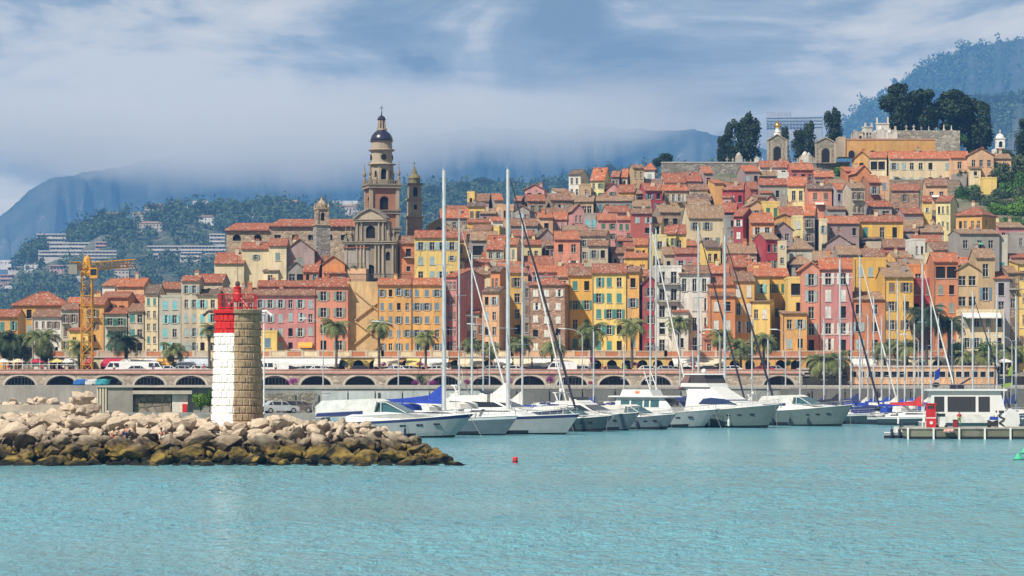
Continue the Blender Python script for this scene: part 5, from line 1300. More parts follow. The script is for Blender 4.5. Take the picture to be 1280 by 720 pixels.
PAL = [(13,428,48,'wide dark palm at the left edge of the promenade',1),(52,424,40,'tall palm in front of the white house left of the crane',0),(98,434,30,'short palm just left of the crane mast',0),(157,427,38,'palm in front of the grey house with green balcony',1),(216,437,30,'bushy palm below the pale grey house',0),(262,412,24,'slim palm partly behind the lighthouse top',0),
 (420,408,32,'palm in front of the coral house',0),(474,408,28,'tall slim palm at the left corner of the big ochre house',0),(532,422,28,'palm before the right part of the big ochre house',0),(590,430,26,'low palm between the two front masts',0),(612,436,24,'short palm right of the second thin mast',0),(651,428,28,'palm at the left foot of the stone tower house',0),(690,434,30,'squat palm before the stone tower house',0),(740,414,36,'large palm between stone tower and yellow house',0),(790,408,34,'tall palm before the yellow house row',0),(849,404,30,'tall palm before the white balconied house',0),(900,420,28,'palm behind the motor yacht mast',0),
 (926,434,34,'yellowish palm behind the black furled sail',0),(955,426,34,'palm before the yellow house behind the furled sail',0),(1025,452,34,'low green palm at the viaduct end, left of two',0),(1046,450,36,'low green palm at the viaduct end, right of two',0),(1106,436,34,'palm left of the crimson house base',0),(1134,434,32,'palm before the crimson house base',0),(1158,396,46,'very tall dark palm in front of the crimson house',1),(1186,404,40,'tall dark palm before the orange-brown house',1),(1206,446,26,'short palm before the cream terrace house',0),(1232,446,28,'palm behind the patrol boat',0),(1262,440,34,'palm at the right edge behind the flag',0)]
for i, (px, pc, w_, lab, dk) in enumerate(PAL): palm(px, pc, w_*1.5, lab, pb=478 if 1000 < px < 1060 else 460, Y=468 if 1000 < px < 1060 else 486-(i % 3)*1.5, dark=bool(dk), seed=i, thick=.3 if dk else .22)
# flowering shrubs on the promenade and over the viaduct
for px, pt, pb, w_, Y, mt, lab in ((286,442,460,18,484,PUR,'tall purple flowering shrub beside the lighthouse'),(290,470,482,14,469,PUR,'purple flowers beside the arch left of the lighthouse'),(366,470,483,18,468.5,PUR,'purple shrub between two arches right of the lighthouse'),(479,450,460,11,484,PUR,'round purple shrub under the tall slim palm'),(525,450,460,13,484,REDF,'round dark red shrub under the palm by the ochre house'),(526,464,482,15,469,OLV,'dark creeper hanging over the viaduct beside an arch'),(520,473,483,14,468,PUR,'purple flowers below the hanging creeper'),(540,474,483,16,468,PUR,'low purple flowers right of the creeper'),(584,472,483,12,468,PUR,'purple shrub between the front masts'),(636,470,483,14,468,PUR,'purple shrub between arches right of the second mast'),(688,466,483,14,468,PUR,'purple climbing flowers below the stone tower house'),(741,442,458,11,484,PUR,'upright purple shrub on the promenade under a palm'),(793,450,460,16,484,PUR,'bright purple round shrub below the yellow house'),(865,450,460,14,484,REDF,'red flowering shrub under the white awning'),(898,452,460,14,484,OLV,'dark bush behind the yacht mast'),(739,474,483,12,468,REDF,'pinkish flowers beside an arch'),(432,450,461,14,484,OLV,'dark round bush at the arcade near the coral house'),(640,452,460,10,484,OLV,'dark green bush on the promenade at the second mast'),(150,474,483,8,468,OLV,'little bush left of the blue tarpaulin'),(130,470,482,20,468,OLV,'dark shrub above the blue boats')):
    tree('flowering_shrub' if mt in (PUR, REDF) else 'bush', lab, px, pt, pb, w_*1.1, Y, 'round', mt, 50+int(px) % 4, 900, cat='shrub')
# far wood on the hills: one mass
def clear(px, py): return any(a-3 < px < b+3 and c-1 < py < d+3 for a, b, c, d in FARBOX)
FAR = [(46,84,292,303,'t'),(62,134,303,313,'t'),(48,104,313,322,'t'),(105,146,313,326,'t'),(119,134,302,311,'p'),(10,32,333,339,'t'),(62,96,331,338,'p'),(0,22,343,353,'p'),(6,19,357,363,'w'),(96,108,345,352,'w'),(143,161,337,348,'v'),(128,156,267,277,'v'),(165,181,267,274,'v'),(181,206,257,270,'v'),(174,203,279,288,'v'),(231,247,258,265,'w'),(241,260,251,256,'w'),(246,268,271,280,'g'),(262,281,292,306,'t'),(184,282,307,317,'t'),(225,252,315,325,'t'),(414,455,251,258,'w'),(424,452,258,268,'v'),(354,376,252,258,'v'),(300,312,268,273,'w'),(30,48,331,337,'w'),(300,330,270,274,'w'),(385,396,262,268,'w'),(0,14,325,330,'w'),(150,168,330,336,'v')]
FARBOX = [f_[:4] for f_ in FAR]
NR.seed(3); pts = []
V = []; ntree = 4200; rr = random.Random(8)
for i in range(ntree):
    t = rr.random()**.8; px = rr.uniform(-120, 900)
    if i > 2200: t = rr.uniform(.9, 1.0)
    x, y, z = hillpt(px, t); py = HY-(z-CZ)*F/y
    if px > 330 and t < .45 or (px > 560 and t < .8): continue
    R_ = rr.uniform(4.6, 9.0)*(1.2 if t > .9 else 1)
    if clear(px, py-4): continue
    n = 70; c = np.array([[x, y, z+R_*.8]]); cs = c+NR.normal(size=(4, 3))*R_*.4; V.append(leafcloud(cs, np.full((4, 3), R_*.62)*[1,1,1.05], n, 1.35))
V = np.concatenate(V)
tag(link('wood', fastmesh('wood', V, quads(len(V)), [leafmat('wood', (.015,.04,.02), (.08,.125,.05))])), 'dark green wood covering the far hill', 'wood', kind='stuff')
V = []
for i in range(1500):                                   # ragged wood along the misty ridge at the upper right
    near = i % 5 > 1; px = rr.uniform(1050, 1330)
    pt = interp(px, [(1060,240),(1080,215),(1120,190),(1170,140),(1200,128),(1225,122),(1240,126),(1300,116)] if near else [(1040,168),(1058,150),(1078,131),(1100,120),(1122,104),(1160,80),(1200,62),(1300,50)]); dn = rr.random()**(1.0 if near else 1.4)*(75 if near else 60)
    Y = (4390-dn*2.5) if near else (7090-dn*4.2); R_ = rr.uniform(8, 15) if near else rr.uniform(10, 19); x, y, z = at(px, pt+dn*.9+2.5, Y); c = np.array([[x, y, z+R_*.3]]); V.append(leafcloud(c+NR.normal(size=(3,3))*R_*.4, np.full((3,3), R_*.6), 40, R_*.2))
V = np.concatenate(V); tag(link('wood', fastmesh('wood_ridge', V, quads(len(V)), [leafmat('wood', (.015,.04,.02), (.08,.125,.05))])), 'ragged wood on the misty ridge at the upper right', 'wood', kind='stuff')
# far pines standing on the ridge
for px, pt, pb, w_, kd, lab in ((603,215,243,26,'umbrella','far umbrella pine, the tallest on the ridge between the front masts'),(578,222,243,22,'umbrella','far umbrella pine left of the tallest one'),(215,252,264,10,'round','round tree on the left ridge'),(252,246,262,22,'round','dark tree clump above the far white villa'),(128,255,276,22,'round','dark round tree at the left end of the ridge'),(152,258,276,12,'round','tall thin tree on the left ridge'),(190,250,262,26,'round','dark tree behind the pink-roofed far villa'),(338,246,262,5,'column','thin dark far cypress above the church nave'),(680,222,238,12,'round','far tree behind the skyline houses'),(748,203,222,16,'round','dark far tree behind the bright orange roof'),(762,199,216,14,'round','taller far tree behind the bright orange roof'),(735,210,222,10,'column','small far cypress left of the orange roof'),(540,226,244,26,'round','far tree right of the slender tower'),(700,222,240,14,'column','far cypress on the ridge left of the white chalet'),(555,232,246,20,'round','far round tree behind the tallest mast')):
    tree('pine_tree' if kd == 'umbrella' else 'tree', lab, px, pt, pb+4, w_*1.1, 3030, kd, PINE, 60+int(px) % 5, 900)
for f_ in range(14):
    px = 1085+f_*15+rr.uniform(-4, 4); pt = interp(px, [(1060,205),(1080,190),(1120,150),(1150,128),(1200,114),(1300,104)])
    tree('pine_tree', 'dark far pine on the blue ridge at the upper right', px, pt, pt+24, rr.uniform(14, 24), 4360, 'round', PINE, 60+f_ % 5, 900, 'pines on the blue ridge')
# far houses
FW = {'t': (.62,.58,.54), 'p': (.55,.36,.32), 'w': (.72,.71,.70), 'v': (.58,.50,.42), 'g': (.74,.73,.70)}
for i, (a, b, c, d, kd) in enumerate(FAR):
    # distance on the hill at this row
    pxm = (a+b)/2; top = interp(pxm, HILL); t_ = min(1, max(0, (470-d)/(470-top)))**(1/.9); Y = HY0+(HY1-HY0)*t_-10
    Wd, Hh = (b-a)/F*Y, (d-c)/F*Y; dpt = 12.
    t = empty('apartment_block' if kd in 'tp' else 'villa', (xx(a, Y), Y, zx(d, Y)))
    nm = {'t': 'pale apartment block with long balcony rows', 'p': 'pinkish apartment block', 'w': 'low white villa', 'v': 'beige villa with tiled roof', 'g': 'white gabled villa'}[kd]
    rows = max(1, int(round(Hh/4.0))); flo = Hh/rows
    def f(mb):
        mb.box(0, Wd, 0, dpt, -6, Hh, 0)
        if kd in 'tp':
            for k in range(rows): mb.box(-.2, Wd+.2, -1.4, 0, flo*(k+1)-1.0-.2, flo*(k+1)-.1, 0)
    part('wall', [plaster('far_'+kd, FW[kd])], t, f)
    if kd in 'vg': part('roof', roofmat('w' if kd == 'v' else 'p'), t, lambda mb: (slab(mb, [(-.6,-.6,Hh),(Wd+.6,-.6,Hh),(Wd*.8,6,Hh+2.2),(Wd*.2,6,Hh+2.2)], .2), slab(mb, [(Wd*.2,6,Hh+2.2),(Wd*.8,6,Hh+2.2),(Wd+.6,12.6,Hh),(-.6,12.6,Hh)], .2)))
    nw = max(2, int(Wd/3.2)); wmf = MATS.get('farwin') or MATS.setdefault('farwin', True)
    for k in range(rows):
        for j in range(nw):
            if rr.random() < .12: continue
            key = ('farw', kd in 'tp')
            if key not in WCACHE: mb = MB(); ww = 1.1 if kd in 'tp' else .6; mb.box(-ww, ww, -.06, 0, 0, 1.4, 0); mb.box(-ww-.12, ww+.12, -.1, -.0, -.15, -.01, 1); WCACHE[key] = mb.mesh('window', [GLASS, FRAME])
            link('window', WCACHE[key], t, (Wd*(j+.5)/nw, 0, flo*k+.6+(.4 if kd in 'tp' else 0)))
    tag(t, None, 'building'); t['_d'] = nm; t['_p'] = (pxm, (c+d)/2)
    FAR[i] = (a, b, c, d, kd, t)
FL = ['upper stepped block at the left hillside', 'wide stepped block in the middle of the terraced estate', 'lowest left wing of the terraced estate', 'right wing of the terraced estate above the crane jib', 'pink end block of the terraced estate', 'low long block at the far left edge of the hill', 'pinkish low block left of the crane top', 'pinkish block at the left edge under the hill', 'tiny white block at the left edge above the ochre house', 'small white block left of the crane', 'villa just right of the crane top', 'villa at the left end of the ridge', 'small villa left of the biggest ridge villa', 'biggest villa with pinkish roof on the ridge', 'long villa below the biggest ridge villa', 'white villa on the ridge, lower of two', 'white villa on the ridge, upper of two', 'white gabled villa on the hillside under the ridge', 'tall block touching the nave wall left end', 'very long low block left of the church', 'short block under the very long one', 'white modern villa with flat roof behind the facade', 'beige villa under the flat white one behind the facade', 'villa on the ridge above the nave middle', 'tiny white villa above the nave left part', 'white block above the lower left wood', 'white wall house above the nave left roof', 'tiny white house left of the small square tower', 'small white house at the far left edge', 'villa above the crane jib end']
for (a, b, c, d, kd, t), l in zip(FAR, FL): t['label'] = 'far '+l; del t['_d']; del t['_p']
t = empty('apartment_block', (xx(958, 4800), 4800, zx(163, 4800)), R(-8)); tag(t, 'pale far apartment tower block in the mist above the domed chapel', 'building')
Wd, Hh = 92, 30
part('wall', [plaster('far_block', (.42,.42,.42))], t, lambda mb: (mb.box(0, Wd, 0, 14, -20, Hh*.7, 0), mb.box(0, 40, 1, 13, Hh*.7, Hh, 0), [mb.box(-.5, Wd+.5, -1.5, 0, Hh*.7*k/4-.5, Hh*.7*k/4+.4) for k in range(1, 5)]))
for k in range(4):
    for j in range(14): link('window', WCACHE[('farw', True)], t, (2.6+j*5.4, 0, k*4.6+1.2), scale=(1.6,1,1.4))
# ---------------------------------------------------------------- breakwater of boulders
from mathutils import noise as mn
BW = [(-120,3.4),(0,3.4),(60,3.5),(100,3.4),(180,3.3),(260,3.2),(330,3.2),(400,3.3),(440,3.1),(468,2.8),(500,2.3),(530,1.4),(553,.7),(577,0),(596,-1.0)]
def bh(px): return interp(px, BW)
YB0 = 219.
def bprof(X, Y):
    px = X/225*F+640; c = bh(px); wdt = 1+ max(0, (c/4.2))*0
    s = Y-YB0
    if s < 0: z = -1.5+s*.3
    elif s < 9: z = -.6+(c-.2+.6)*min(1, s/8.0)**.8
    elif s < 16: z = c-.2
    elif s < 34 and px < 340: z = c-.5
    else: z = c-.2-(s-16)*.75
    if s > 14: z = max(z, (c-.2+1.9)*math.exp(-((px-62)/34)**2*1.2-((s-23)/9)**2))
    return z
m, g, b, o = new_mat('breakwater_rock'); v, ov, rn = objvec(g)
ge = g.add('ShaderNodeNewGeometry'); sx = g.add('ShaderNodeSeparateXYZ', None, i0=(ge, 'Position'))
nb = g.noise(v, 1.1, 7, .7); nf = g.noise(v, 4, 7, .75)
c = g.mix(g.ramp(nb, .35, .65), (.58,.46,.34), (.77,.64,.50)); c = g.mix(g.ramp(nf, .54, .72, 0, .65), c, (.30,.21,.14)); c = g.mix(g.ramp(rn, 0, 1, 0, .45), c, (.58,.47,.34)); c0_ = c
zz = g.math('ADD', (sx, 2), g.math('MULTIPLY', g.math('SUBTRACT', g.noise((ge, 'Position'), .5, 4, .6), .5), 2.2))
c = g.mix(g.ramp(zz, 2.5, 1.6), c, g.mix(g.ramp(nb, .42, .6), (.07,.05,.03), (.22,.17,.11))); c = g.mix(g.ramp(zz, 1.55, 1.0, 0, .9), c, g.mix(g.ramp(nb, .40, .58), (.012,.012,.008), (.30,.21,.04))); c = g.mix(g.ramp(zz, .55, .25), c, (.015,.016,.009))
DRYC = c0_; setc(g, b, 'Base Color', c); b.inputs['Roughness'].default_value = .88; b.inputs['Specular IOR Level'].default_value = .3
bp = g.add('ShaderNodeBump', None, Strength=1.0, Distance=.25, Height=g.math('ADD', nf, nb)); g.l.new(bp.outputs[0], b.inputs['Normal'])
ROCK = m; ROCKD = m.copy(); ROCKD.name = 'dry_rock'; b_ = [n for n in ROCKD.node_tree.nodes if n.bl_idname == 'ShaderNodeBsdfPrincipled'][0]; ROCKD.node_tree.links.new(ROCKD.node_tree.nodes[c0_[0].name].outputs[2], b_.inputs['Base Color'])
xs_b = np.linspace(-56, -1, 120); ys_b = np.linspace(YB0-4, YB0+40, 60)
V = [(x, y, bprof(x, y)-1.0+.4*mn.noise(Vector((x*.8, y*.8, 0)))) for y in ys_b for x in xs_b]; nx = len(xs_b)
tag(link('breakwater', fastmesh('breakwater', V, [(j*nx+i, j*nx+i+1, (j+1)*nx+i+1, (j+1)*nx+i) for j in range(len(ys_b)-1) for i in range(nx-1)], [ROCK])), kind='structure')
import bmesh
def rockmesh(seed):
    bm = bmesh.new(); bmesh.ops.create_icosphere(bm, subdivisions=3, radius=1); r = random.Random(seed)
    planes = [(Vector((r.gauss(0,1), r.gauss(0,1), r.gauss(0,1))).normalized(), r.uniform(.36, .72)) for _ in range(11)]
    off = Vector((r.uniform(0,99), r.uniform(0,99), 0))
    for vtx in bm.verts:
        p = vtx.co.copy()
        for n_, d in planes:
            k = p.dot(n_)
            if k > d: p -= n_*(k-d)*.99
        p *= 1+.07*mn.noise(p*2.2+off)+.05*mn.noise(p*5+off); vtx.co = p
    me = bpy.data.meshes.new('boulder'); bm.to_mesh(me); bm.free(); me.materials.append(ROCK); return me
RK = [rockmesh(s) for s in range(16)]
rr = random.Random(21); nrock = 0
RKD = [m_.copy() for m_ in RK]
for m_ in RKD: m_.materials[0] = ROCKD
def boulder(X, Y, z, s, lab, grp, flat=.62, mesh=RK):
    o = link('boulder', mesh[rr.randrange(16)], None, (X, Y, z)); o.rotation_euler = (rr.uniform(-.5,.5), rr.uniform(-.5,.5), rr.uniform(0, 6.3)); o.scale = (s*rr.uniform(.9,1.35), s*rr.uniform(.8,1.1), s*flat*rr.uniform(.8,1.15)); tag(o, lab, 'boulder', grp); return o
LH = (xx(297, 231), 231.)
for row, (s, size, lab) in enumerate(((-.6,1.25,'large dark algae-covered boulder at the waterline of the breakwater'),(.9,1.2,'yellow-brown stained boulder just above the waterline'),(2.5,1.2,'brown boulder in the lower face of the breakwater'),(4.2,1.15,'tan boulder halfway up the breakwater face'),(5.9,1.05,'sunlit beige boulder near the breakwater crest'),(7.8,1.0,'pale sunlit boulder on the front of the breakwater crest'),(9.8,.85,'small pale boulder on top of the breakwater'),(12.0,.85,'pale boulder on the back of the breakwater top'),(14.6,.95,'pale boulder at the rear edge of the breakwater top'))):
    X = -43.0-rr.uniform(0, 1)
    while X < -3.6:
        px = X/225*F+640; sz = size*rr.choice((rr.uniform(.5,.85), rr.uniform(.7,1.25), rr.uniform(1.1,1.5)))*.92; Y = YB0+s+rr.uniform(-.5,.5); c = bh(px)
        ok = c > .05 and (s < 9 or c > 1.5) and math.hypot(X-LH[0], Y-LH[1]) > 2.6+sz*.6
        if px > 330 and s > 9.5: ok = False
        if ok: boulder(X, Y, max(bprof(X, Y)-sz*.12, -.25), sz*(.75 if px > 520 else 1), lab, lab.replace('boulder', 'boulders').replace('large ', '')); nrock += 1
        X += sz*1.45
for row in range(5):
    X = -43.0
    while X < -29:
        sz = rr.uniform(.7, 1.3); Y = 235.5+row*2.2+rr.uniform(-.5,.5); boulder(X, Y, bprof(X, Y)+rr.uniform(0,.3), sz, 'pale boulder in the high pile left of the shed', 'boulders of the high pile at the left'); nrock += 1; X += sz*1.8
for row in range(3):
    X = -44.0
    while X < -18:
        sz = rr.uniform(.8, 1.25); Y = 238.5+row*4.2+rr.uniform(-.8,.8); px_ = X/Y*F+640
        if not 52 < X/225*F+640 < 95 and math.hypot(X-LH[0], Y-LH[1]) > 4: boulder(X, Y, bprof(X, Y), sz, 'pale boulder lying behind the breakwater crest before the shed', 'boulders before the shed'); nrock += 1
        X += sz*2.0
for i in range(34):
    px = -10+i*3.9+rr.uniform(-1,1); boulder(xx(px, 440), 446+rr.uniform(-2, 2), rr.uniform(.6, 2.4), rr.uniform(.8,1.5), 'small pale rock at the foot of the far beach wall', 'rocks along the far beach wall', mesh=RKD)
V = []; Q = []; nb_ = 0; base_me = bmesh.new(); bmesh.ops.create_icosphere(base_me, subdivisions=2, radius=1); bv = np.array([v_.co[:] for v_ in base_me.verts]); bf = np.array([[v_.index for v_ in f_.verts] for f_ in base_me.faces]); base_me.free(); r2 = np.random.RandomState(4)
for i in range(1500):
    X = r2.uniform(-44, -2.5); s_ = r2.uniform(-1, 20); Y = YB0+s_; c = bh(X/225*F+640)
    if c < .3 or math.hypot(X-LH[0], Y-LH[1]) < 2.6: continue
    z = bprof(X, Y)-.42; sz = r2.uniform(.22, .55); rot = np.linalg.qr(r2.normal(size=(3,3)))[0]
    P = bv.copy()
    for _ in range(8):
        n_ = r2.normal(size=3); n_ /= np.linalg.norm(n_); d_ = r2.uniform(.4,.75); k_ = np.maximum(P@n_-d_, 0); P -= k_[:,None]*n_
    V.append((P*[1.3,1,.7])@rot*sz+[X,Y,z]); Q.append(bf+nb_); nb_ += len(bv)
tag(link('rubble', fastmesh('rubble', np.concatenate(V), np.concatenate(Q), [ROCK])), 'small broken stones filling the gaps between the breakwater boulders', 'rubble', kind='stuff')
print('rocks', nrock)
# ---------------------------------------------------------------- lighthouse
YL = LH[1]; zb = zx(526, YL); K = F/YL
t = empty('lighthouse', (LH[0], YL, zb), R(-4)); tag(t, 'squat stone harbour lighthouse, left half white and red, right half bare stone', 'lighthouse')
hL = (526-393)/K; r0, r1 = 31.8/K, 27.2/K
m, g, b, o = new_mat('lighthouse_stone'); 
tc = g.add('ShaderNodeTexCoord'); sp = g.add('ShaderNodeSeparateXYZ', None, i0=(tc, 'Object'))
ang = g.math('ARCTAN2', (sp, 1), (sp, 0))
cv = g.add('ShaderNodeCombineXYZ', None, i0=g.math('MULTIPLY', ang, 2.0), i1=(sp, 2), i2=0.0)
NROW = 14; 
br = g.add('ShaderNodeTexBrick', None, Vector=cv, Color1=(.40,.29,.17), Color2=(.30,.21,.125), Mortar=(.20,.14,.085), Scale=1.0, i5=.035, i8=.62, i9=hL/NROW)
jag = g.add('ShaderNodeMath', {'operation': 'GREATER_THAN'}, i0=g.math('ADD', (sp, 0), g.math('MULTIPLY', g.math('SUBTRACT', g.noise((tc, 'Object'), 1.6, 3, .6), .5), .35)), i1=.03)
ws = g.noise((tc, 'Object'), 1.1, 6, .65)
white = g.mix(g.ramp(ws, .5, .75, 0, .35), (.80,.79,.76), (.56,.53,.48)); red = g.mix(g.ramp(ws, .5, .75, 0, .4), (.50,.008,.008), (.28,.015,.012))
isr = g.add('ShaderNodeMath', {'operation': 'GREATER_THAN'}, i0=(sp, 2), i1=(526-416.5)/K)
paint = g.mix(isr, white, red); stn = g.mix(g.ramp(ws, .4, .65, 0, .8), (.42,.31,.19), (.28,.20,.125)); stn = g.mix(g.ramp(g.noise((tc,'Object'), 4.5, 5, .7), .5, .7, 0, .6), stn, (.16,.11,.065))
nl = g.noise((tc, 'Object'), 3.5, 4, .6); paint = g.mix(g.ramp(g.noise((tc,'Object'), 5, 5, .7), .58, .75, 0, .5), paint, (.42,.36,.28))
setc(g, b, 'Base Color', g.mix(jag, paint, stn)); b.inputs['Roughness'].default_value = .8
bp = g.add('ShaderNodeBump', None, Strength=.8, Distance=.09, Height=nl); g.l.new(bp.outputs[0], b.inputs['Normal'])
def f(mb):
    prof = []
    for i in range(NROW):
        z0, z1 = hL*i/NROW, hL*(i+1)/NROW; ra = r0+(r1-r0)*i/NROW; rb_ = r0+(r1-r0)*(i+1)/NROW
        prof += [(ra-.02, z0+.01), (ra+.03, z0+.05), (rb_+.03, z1-.03), (rb_-.02, z1)]
    mb.lathe([(r0+.35,-1.5),(r0+.35,-.1)]+prof, 48)
    # rusticated blocks standing proud, staggered
    for i in range(NROW):
        z0, z1 = hL*i/NROW+.05, hL*(i+1)/NROW-.04; ra = r0+(r1-r0)*(i+.5)/NROW+.03
        n = 26
        for k in range(n):
            a0 = 2*math.pi*(k+(i % 2)*.5)/n+.018; a1 = 2*math.pi*(k+1+(i % 2)*.5)/n-.018; q = rnd.uniform(.01, .09); P = []
            for a in (a0, a1):
                for z in (z0, z1): P.append(((ra-.01)*math.cos(a), (ra-.01)*math.sin(a), z))
            am = (a0+a1)/2; zc = (z0+z1)/2; O = []
            for a in (a0*.85+am*.15, a1*.85+am*.15):
                for z in (z0*.85+zc*.15, z1*.85+zc*.15): O.append(((ra+q)*math.cos(a), (ra+q)*math.sin(a), z))
            mb.q([O[0],O[2],O[3],O[1]]); mb.q([P[0],P[2],O[2],O[0]]); mb.q([P[2],P[3],O[3],O[2]]); mb.q([P[3],P[1],O[1],O[3]]); mb.q([P[1],P[0],O[0],O[1]])
part('tower', [m], t, f)
part('gallery', [m], t, lambda mb: mb.lathe([(r1,hL-.02),(r1+.22,hL+.08),(r1+.25,hL+.34),(r1+.05,hL+.38),(0.001,hL+.38)], 40))
for s_, a in ((-1, 2.9), (1, .15)):
    mb = MB(); mb.path([(0,0,0),(.55,0,.05),(.75,0,-.15),(.95,0,-.3)], [.13,.11,.1,.13], 7); mb.build('water_spout', [IRON if s_ < 0 else WHITEP], t, ((r1+.1)*math.cos(a+math.pi*0), -(r1+.1)*math.sin(a)*.3, hL+.2), 0 if s_ > 0 else math.pi)
REDP = plain('red_paint', (.55,.02,.02), .45, var=.3)
def f(mb):
    z0, z1 = hL+.38, hL+.38+(389-370)/K; R_ = 24/K; pts = []
    for k in range(8):
        a = math.pi/4*k+math.pi/8; p = (R_*math.cos(a)/math.cos(math.pi/8)*.95, R_*math.sin(a)/math.cos(math.pi/8)*.95); pts.append(p); mb.tube((*p, z0), (*p, z1), .035, n=6)
    for i in range(8):
        a, b_ = pts[i], pts[(i+1) % 8]
        for z in (z1, z0+.15): mb.tube((*a, z), (*b_, z), .025, n=5)
        for j in range(1, 5):
            q = j/5; x, y = a[0]+(b_[0]-a[0])*q, a[1]+(b_[1]-a[1])*q; mb.tube((x,y,z0), (x,y,z1), .013, n=4)
part('railing', [REDP], t, f)
def f(mb):
    z0 = hL+.38; zt = z0+(389-374)/K
    for k in range(4):
        a = math.pi/4+k*math.pi/2+.2; mb.tube((1.25*math.cos(a),1.25*math.sin(a),z0), (.3*math.cos(a),.3*math.sin(a),zt), .055, .045, 6)
    mb.lathe([(.06,z0),(.06,zt-.3),(.36,zt-.25),(.38,zt+.25),(.3,zt+.4),(.28,zt+.75),(.34,zt+.8),(.1,zt+.95)], 14)
part('lantern_tripod', [REDP], t, f)
def f(mb):
    zt = hL+.38+(389-374)/K+.9; mb.lathe([(.14,zt),(.2,zt+.1),(.2,zt+.3),(.08,zt+.42)], 12); mb.tube((0,0,zt+.4),(0,0,zt+2.3),.02,n=4)
part('lamp', [plain('lens', (.10,.06,.06), .15)], t, f)
# harbour shed behind the breakwater
YS = 262.; zs = 3.3; t = empty('harbour_shed', (xx(121, YS), YS, zs)); tag(t, 'low concrete and masonry harbour shed behind the boulders left of the lighthouse', 'shed')
W_ = xx(276, YS)-xx(121, YS); Hs = zx(484, YS)-zs; q = lambda px: (px-121)/F*YS
part('wall', [plaster('shed_concrete', (.30,.28,.24), .3), plaster('shed_pale', (.50,.46,.38))], t, lambda mb: (mb.box(q(134), q(166), 0, 4, 0, Hs-.02, 0), mb.box(q(166), q(276), .9, 4, 0, Hs-.02, 0)))
part('ribbed_wall', [plaster('shed_ribs', (.54,.48,.37), .3)], t, lambda mb: [mb.box(q(121)+i*.25, q(121)+i*.25+.15, -.12, 3.9, 0, Hs) for i in range(4)]+[mb.box(q(121), q(135), .02, 4, 0, Hs-.1)])
part('beam', [plaster('shed_pale', (.50,.46,.38))], t, lambda mb: (mb.box(q(166)+.01, q(240), -.1, .88, Hs-.62, Hs-.3), mb.box(q(121), q(277), -.2, 4.2, Hs-.018, Hs+.12)))
part('masonry', [stone('dark_masonry', (.27,.23,.18), 1.3, .4)], t, lambda mb: mb.box(q(167), q(213), .5, .88, 0, Hs-.64))
part('door', [plain('pale_door', (.62,.58,.50), .6, var=.25)], t, lambda mb: mb.box(q(214.5), q(234), .4, .85, 0, Hs-.64)); part('red_box', [REDP], t, lambda mb: mb.box(q(228), q(234), -.1, .3, 0, .75))

# ---------------------------------------------------------------- boats
HULLW = plain('hull_white_shaded', (.30,.33,.34), .25, var=.06, spec=.3); HULLG = plain('hull_grey_shaded', (.11,.15,.175), .35, var=.1, spec=.25); HULLN = plain('hull_navy', (.02,.03,.06), .25, coat=.4); HULLT = plain('hull_teal_shaded', (.10,.14,.14), .35, var=.1, spec=.25); HULLK = plain('hull_dark', (.035,.055,.065), .3, coat=.3)  # white, grey and teal hull colours darkened to stand for shaded sides
ANTI_SHADE = plain('antifouling_shadow', (.010,.012,.018), .8); GEL = plain('gelcoat', (.66,.67,.66), .35, var=.07); TEAK = plain('teak', (.36,.24,.14), .7); SMOKE = plain('smoked_glass', (.012,.016,.022), .08, spec=.8); TGL = plain('tinted_glass', (.03,.10,.12), .1, spec=.8)  # antifouling paint, blackened to carry the shadow at the hull waterline
ALU = plain('mast_aluminium', (.60,.62,.64), .4, .3); STEEL = plain('stainless', (.6,.6,.6), .3, .9); WIRE = plain('wire', (.12,.12,.13), .5); BLUEC = plain('blue_canvas', (.015,.05,.36), .85, var=.3); REDC = plain('red_canvas', (.50,.03,.03), .85, var=.3); BLKC = plain('black_canvas', (.015,.017,.03), .85); WHTC = plain('white_canvas', (.66,.66,.63), .85, var=.2); RUB = plain('black_rubber', (.02,.02,.02), .7); NAVYC = plain('navy_canvas', (.02,.03,.12), .85)
CANV = dict(blue=BLUEC, red=REDC, black=BLKC, white=WHTC, navy=NAVYC)
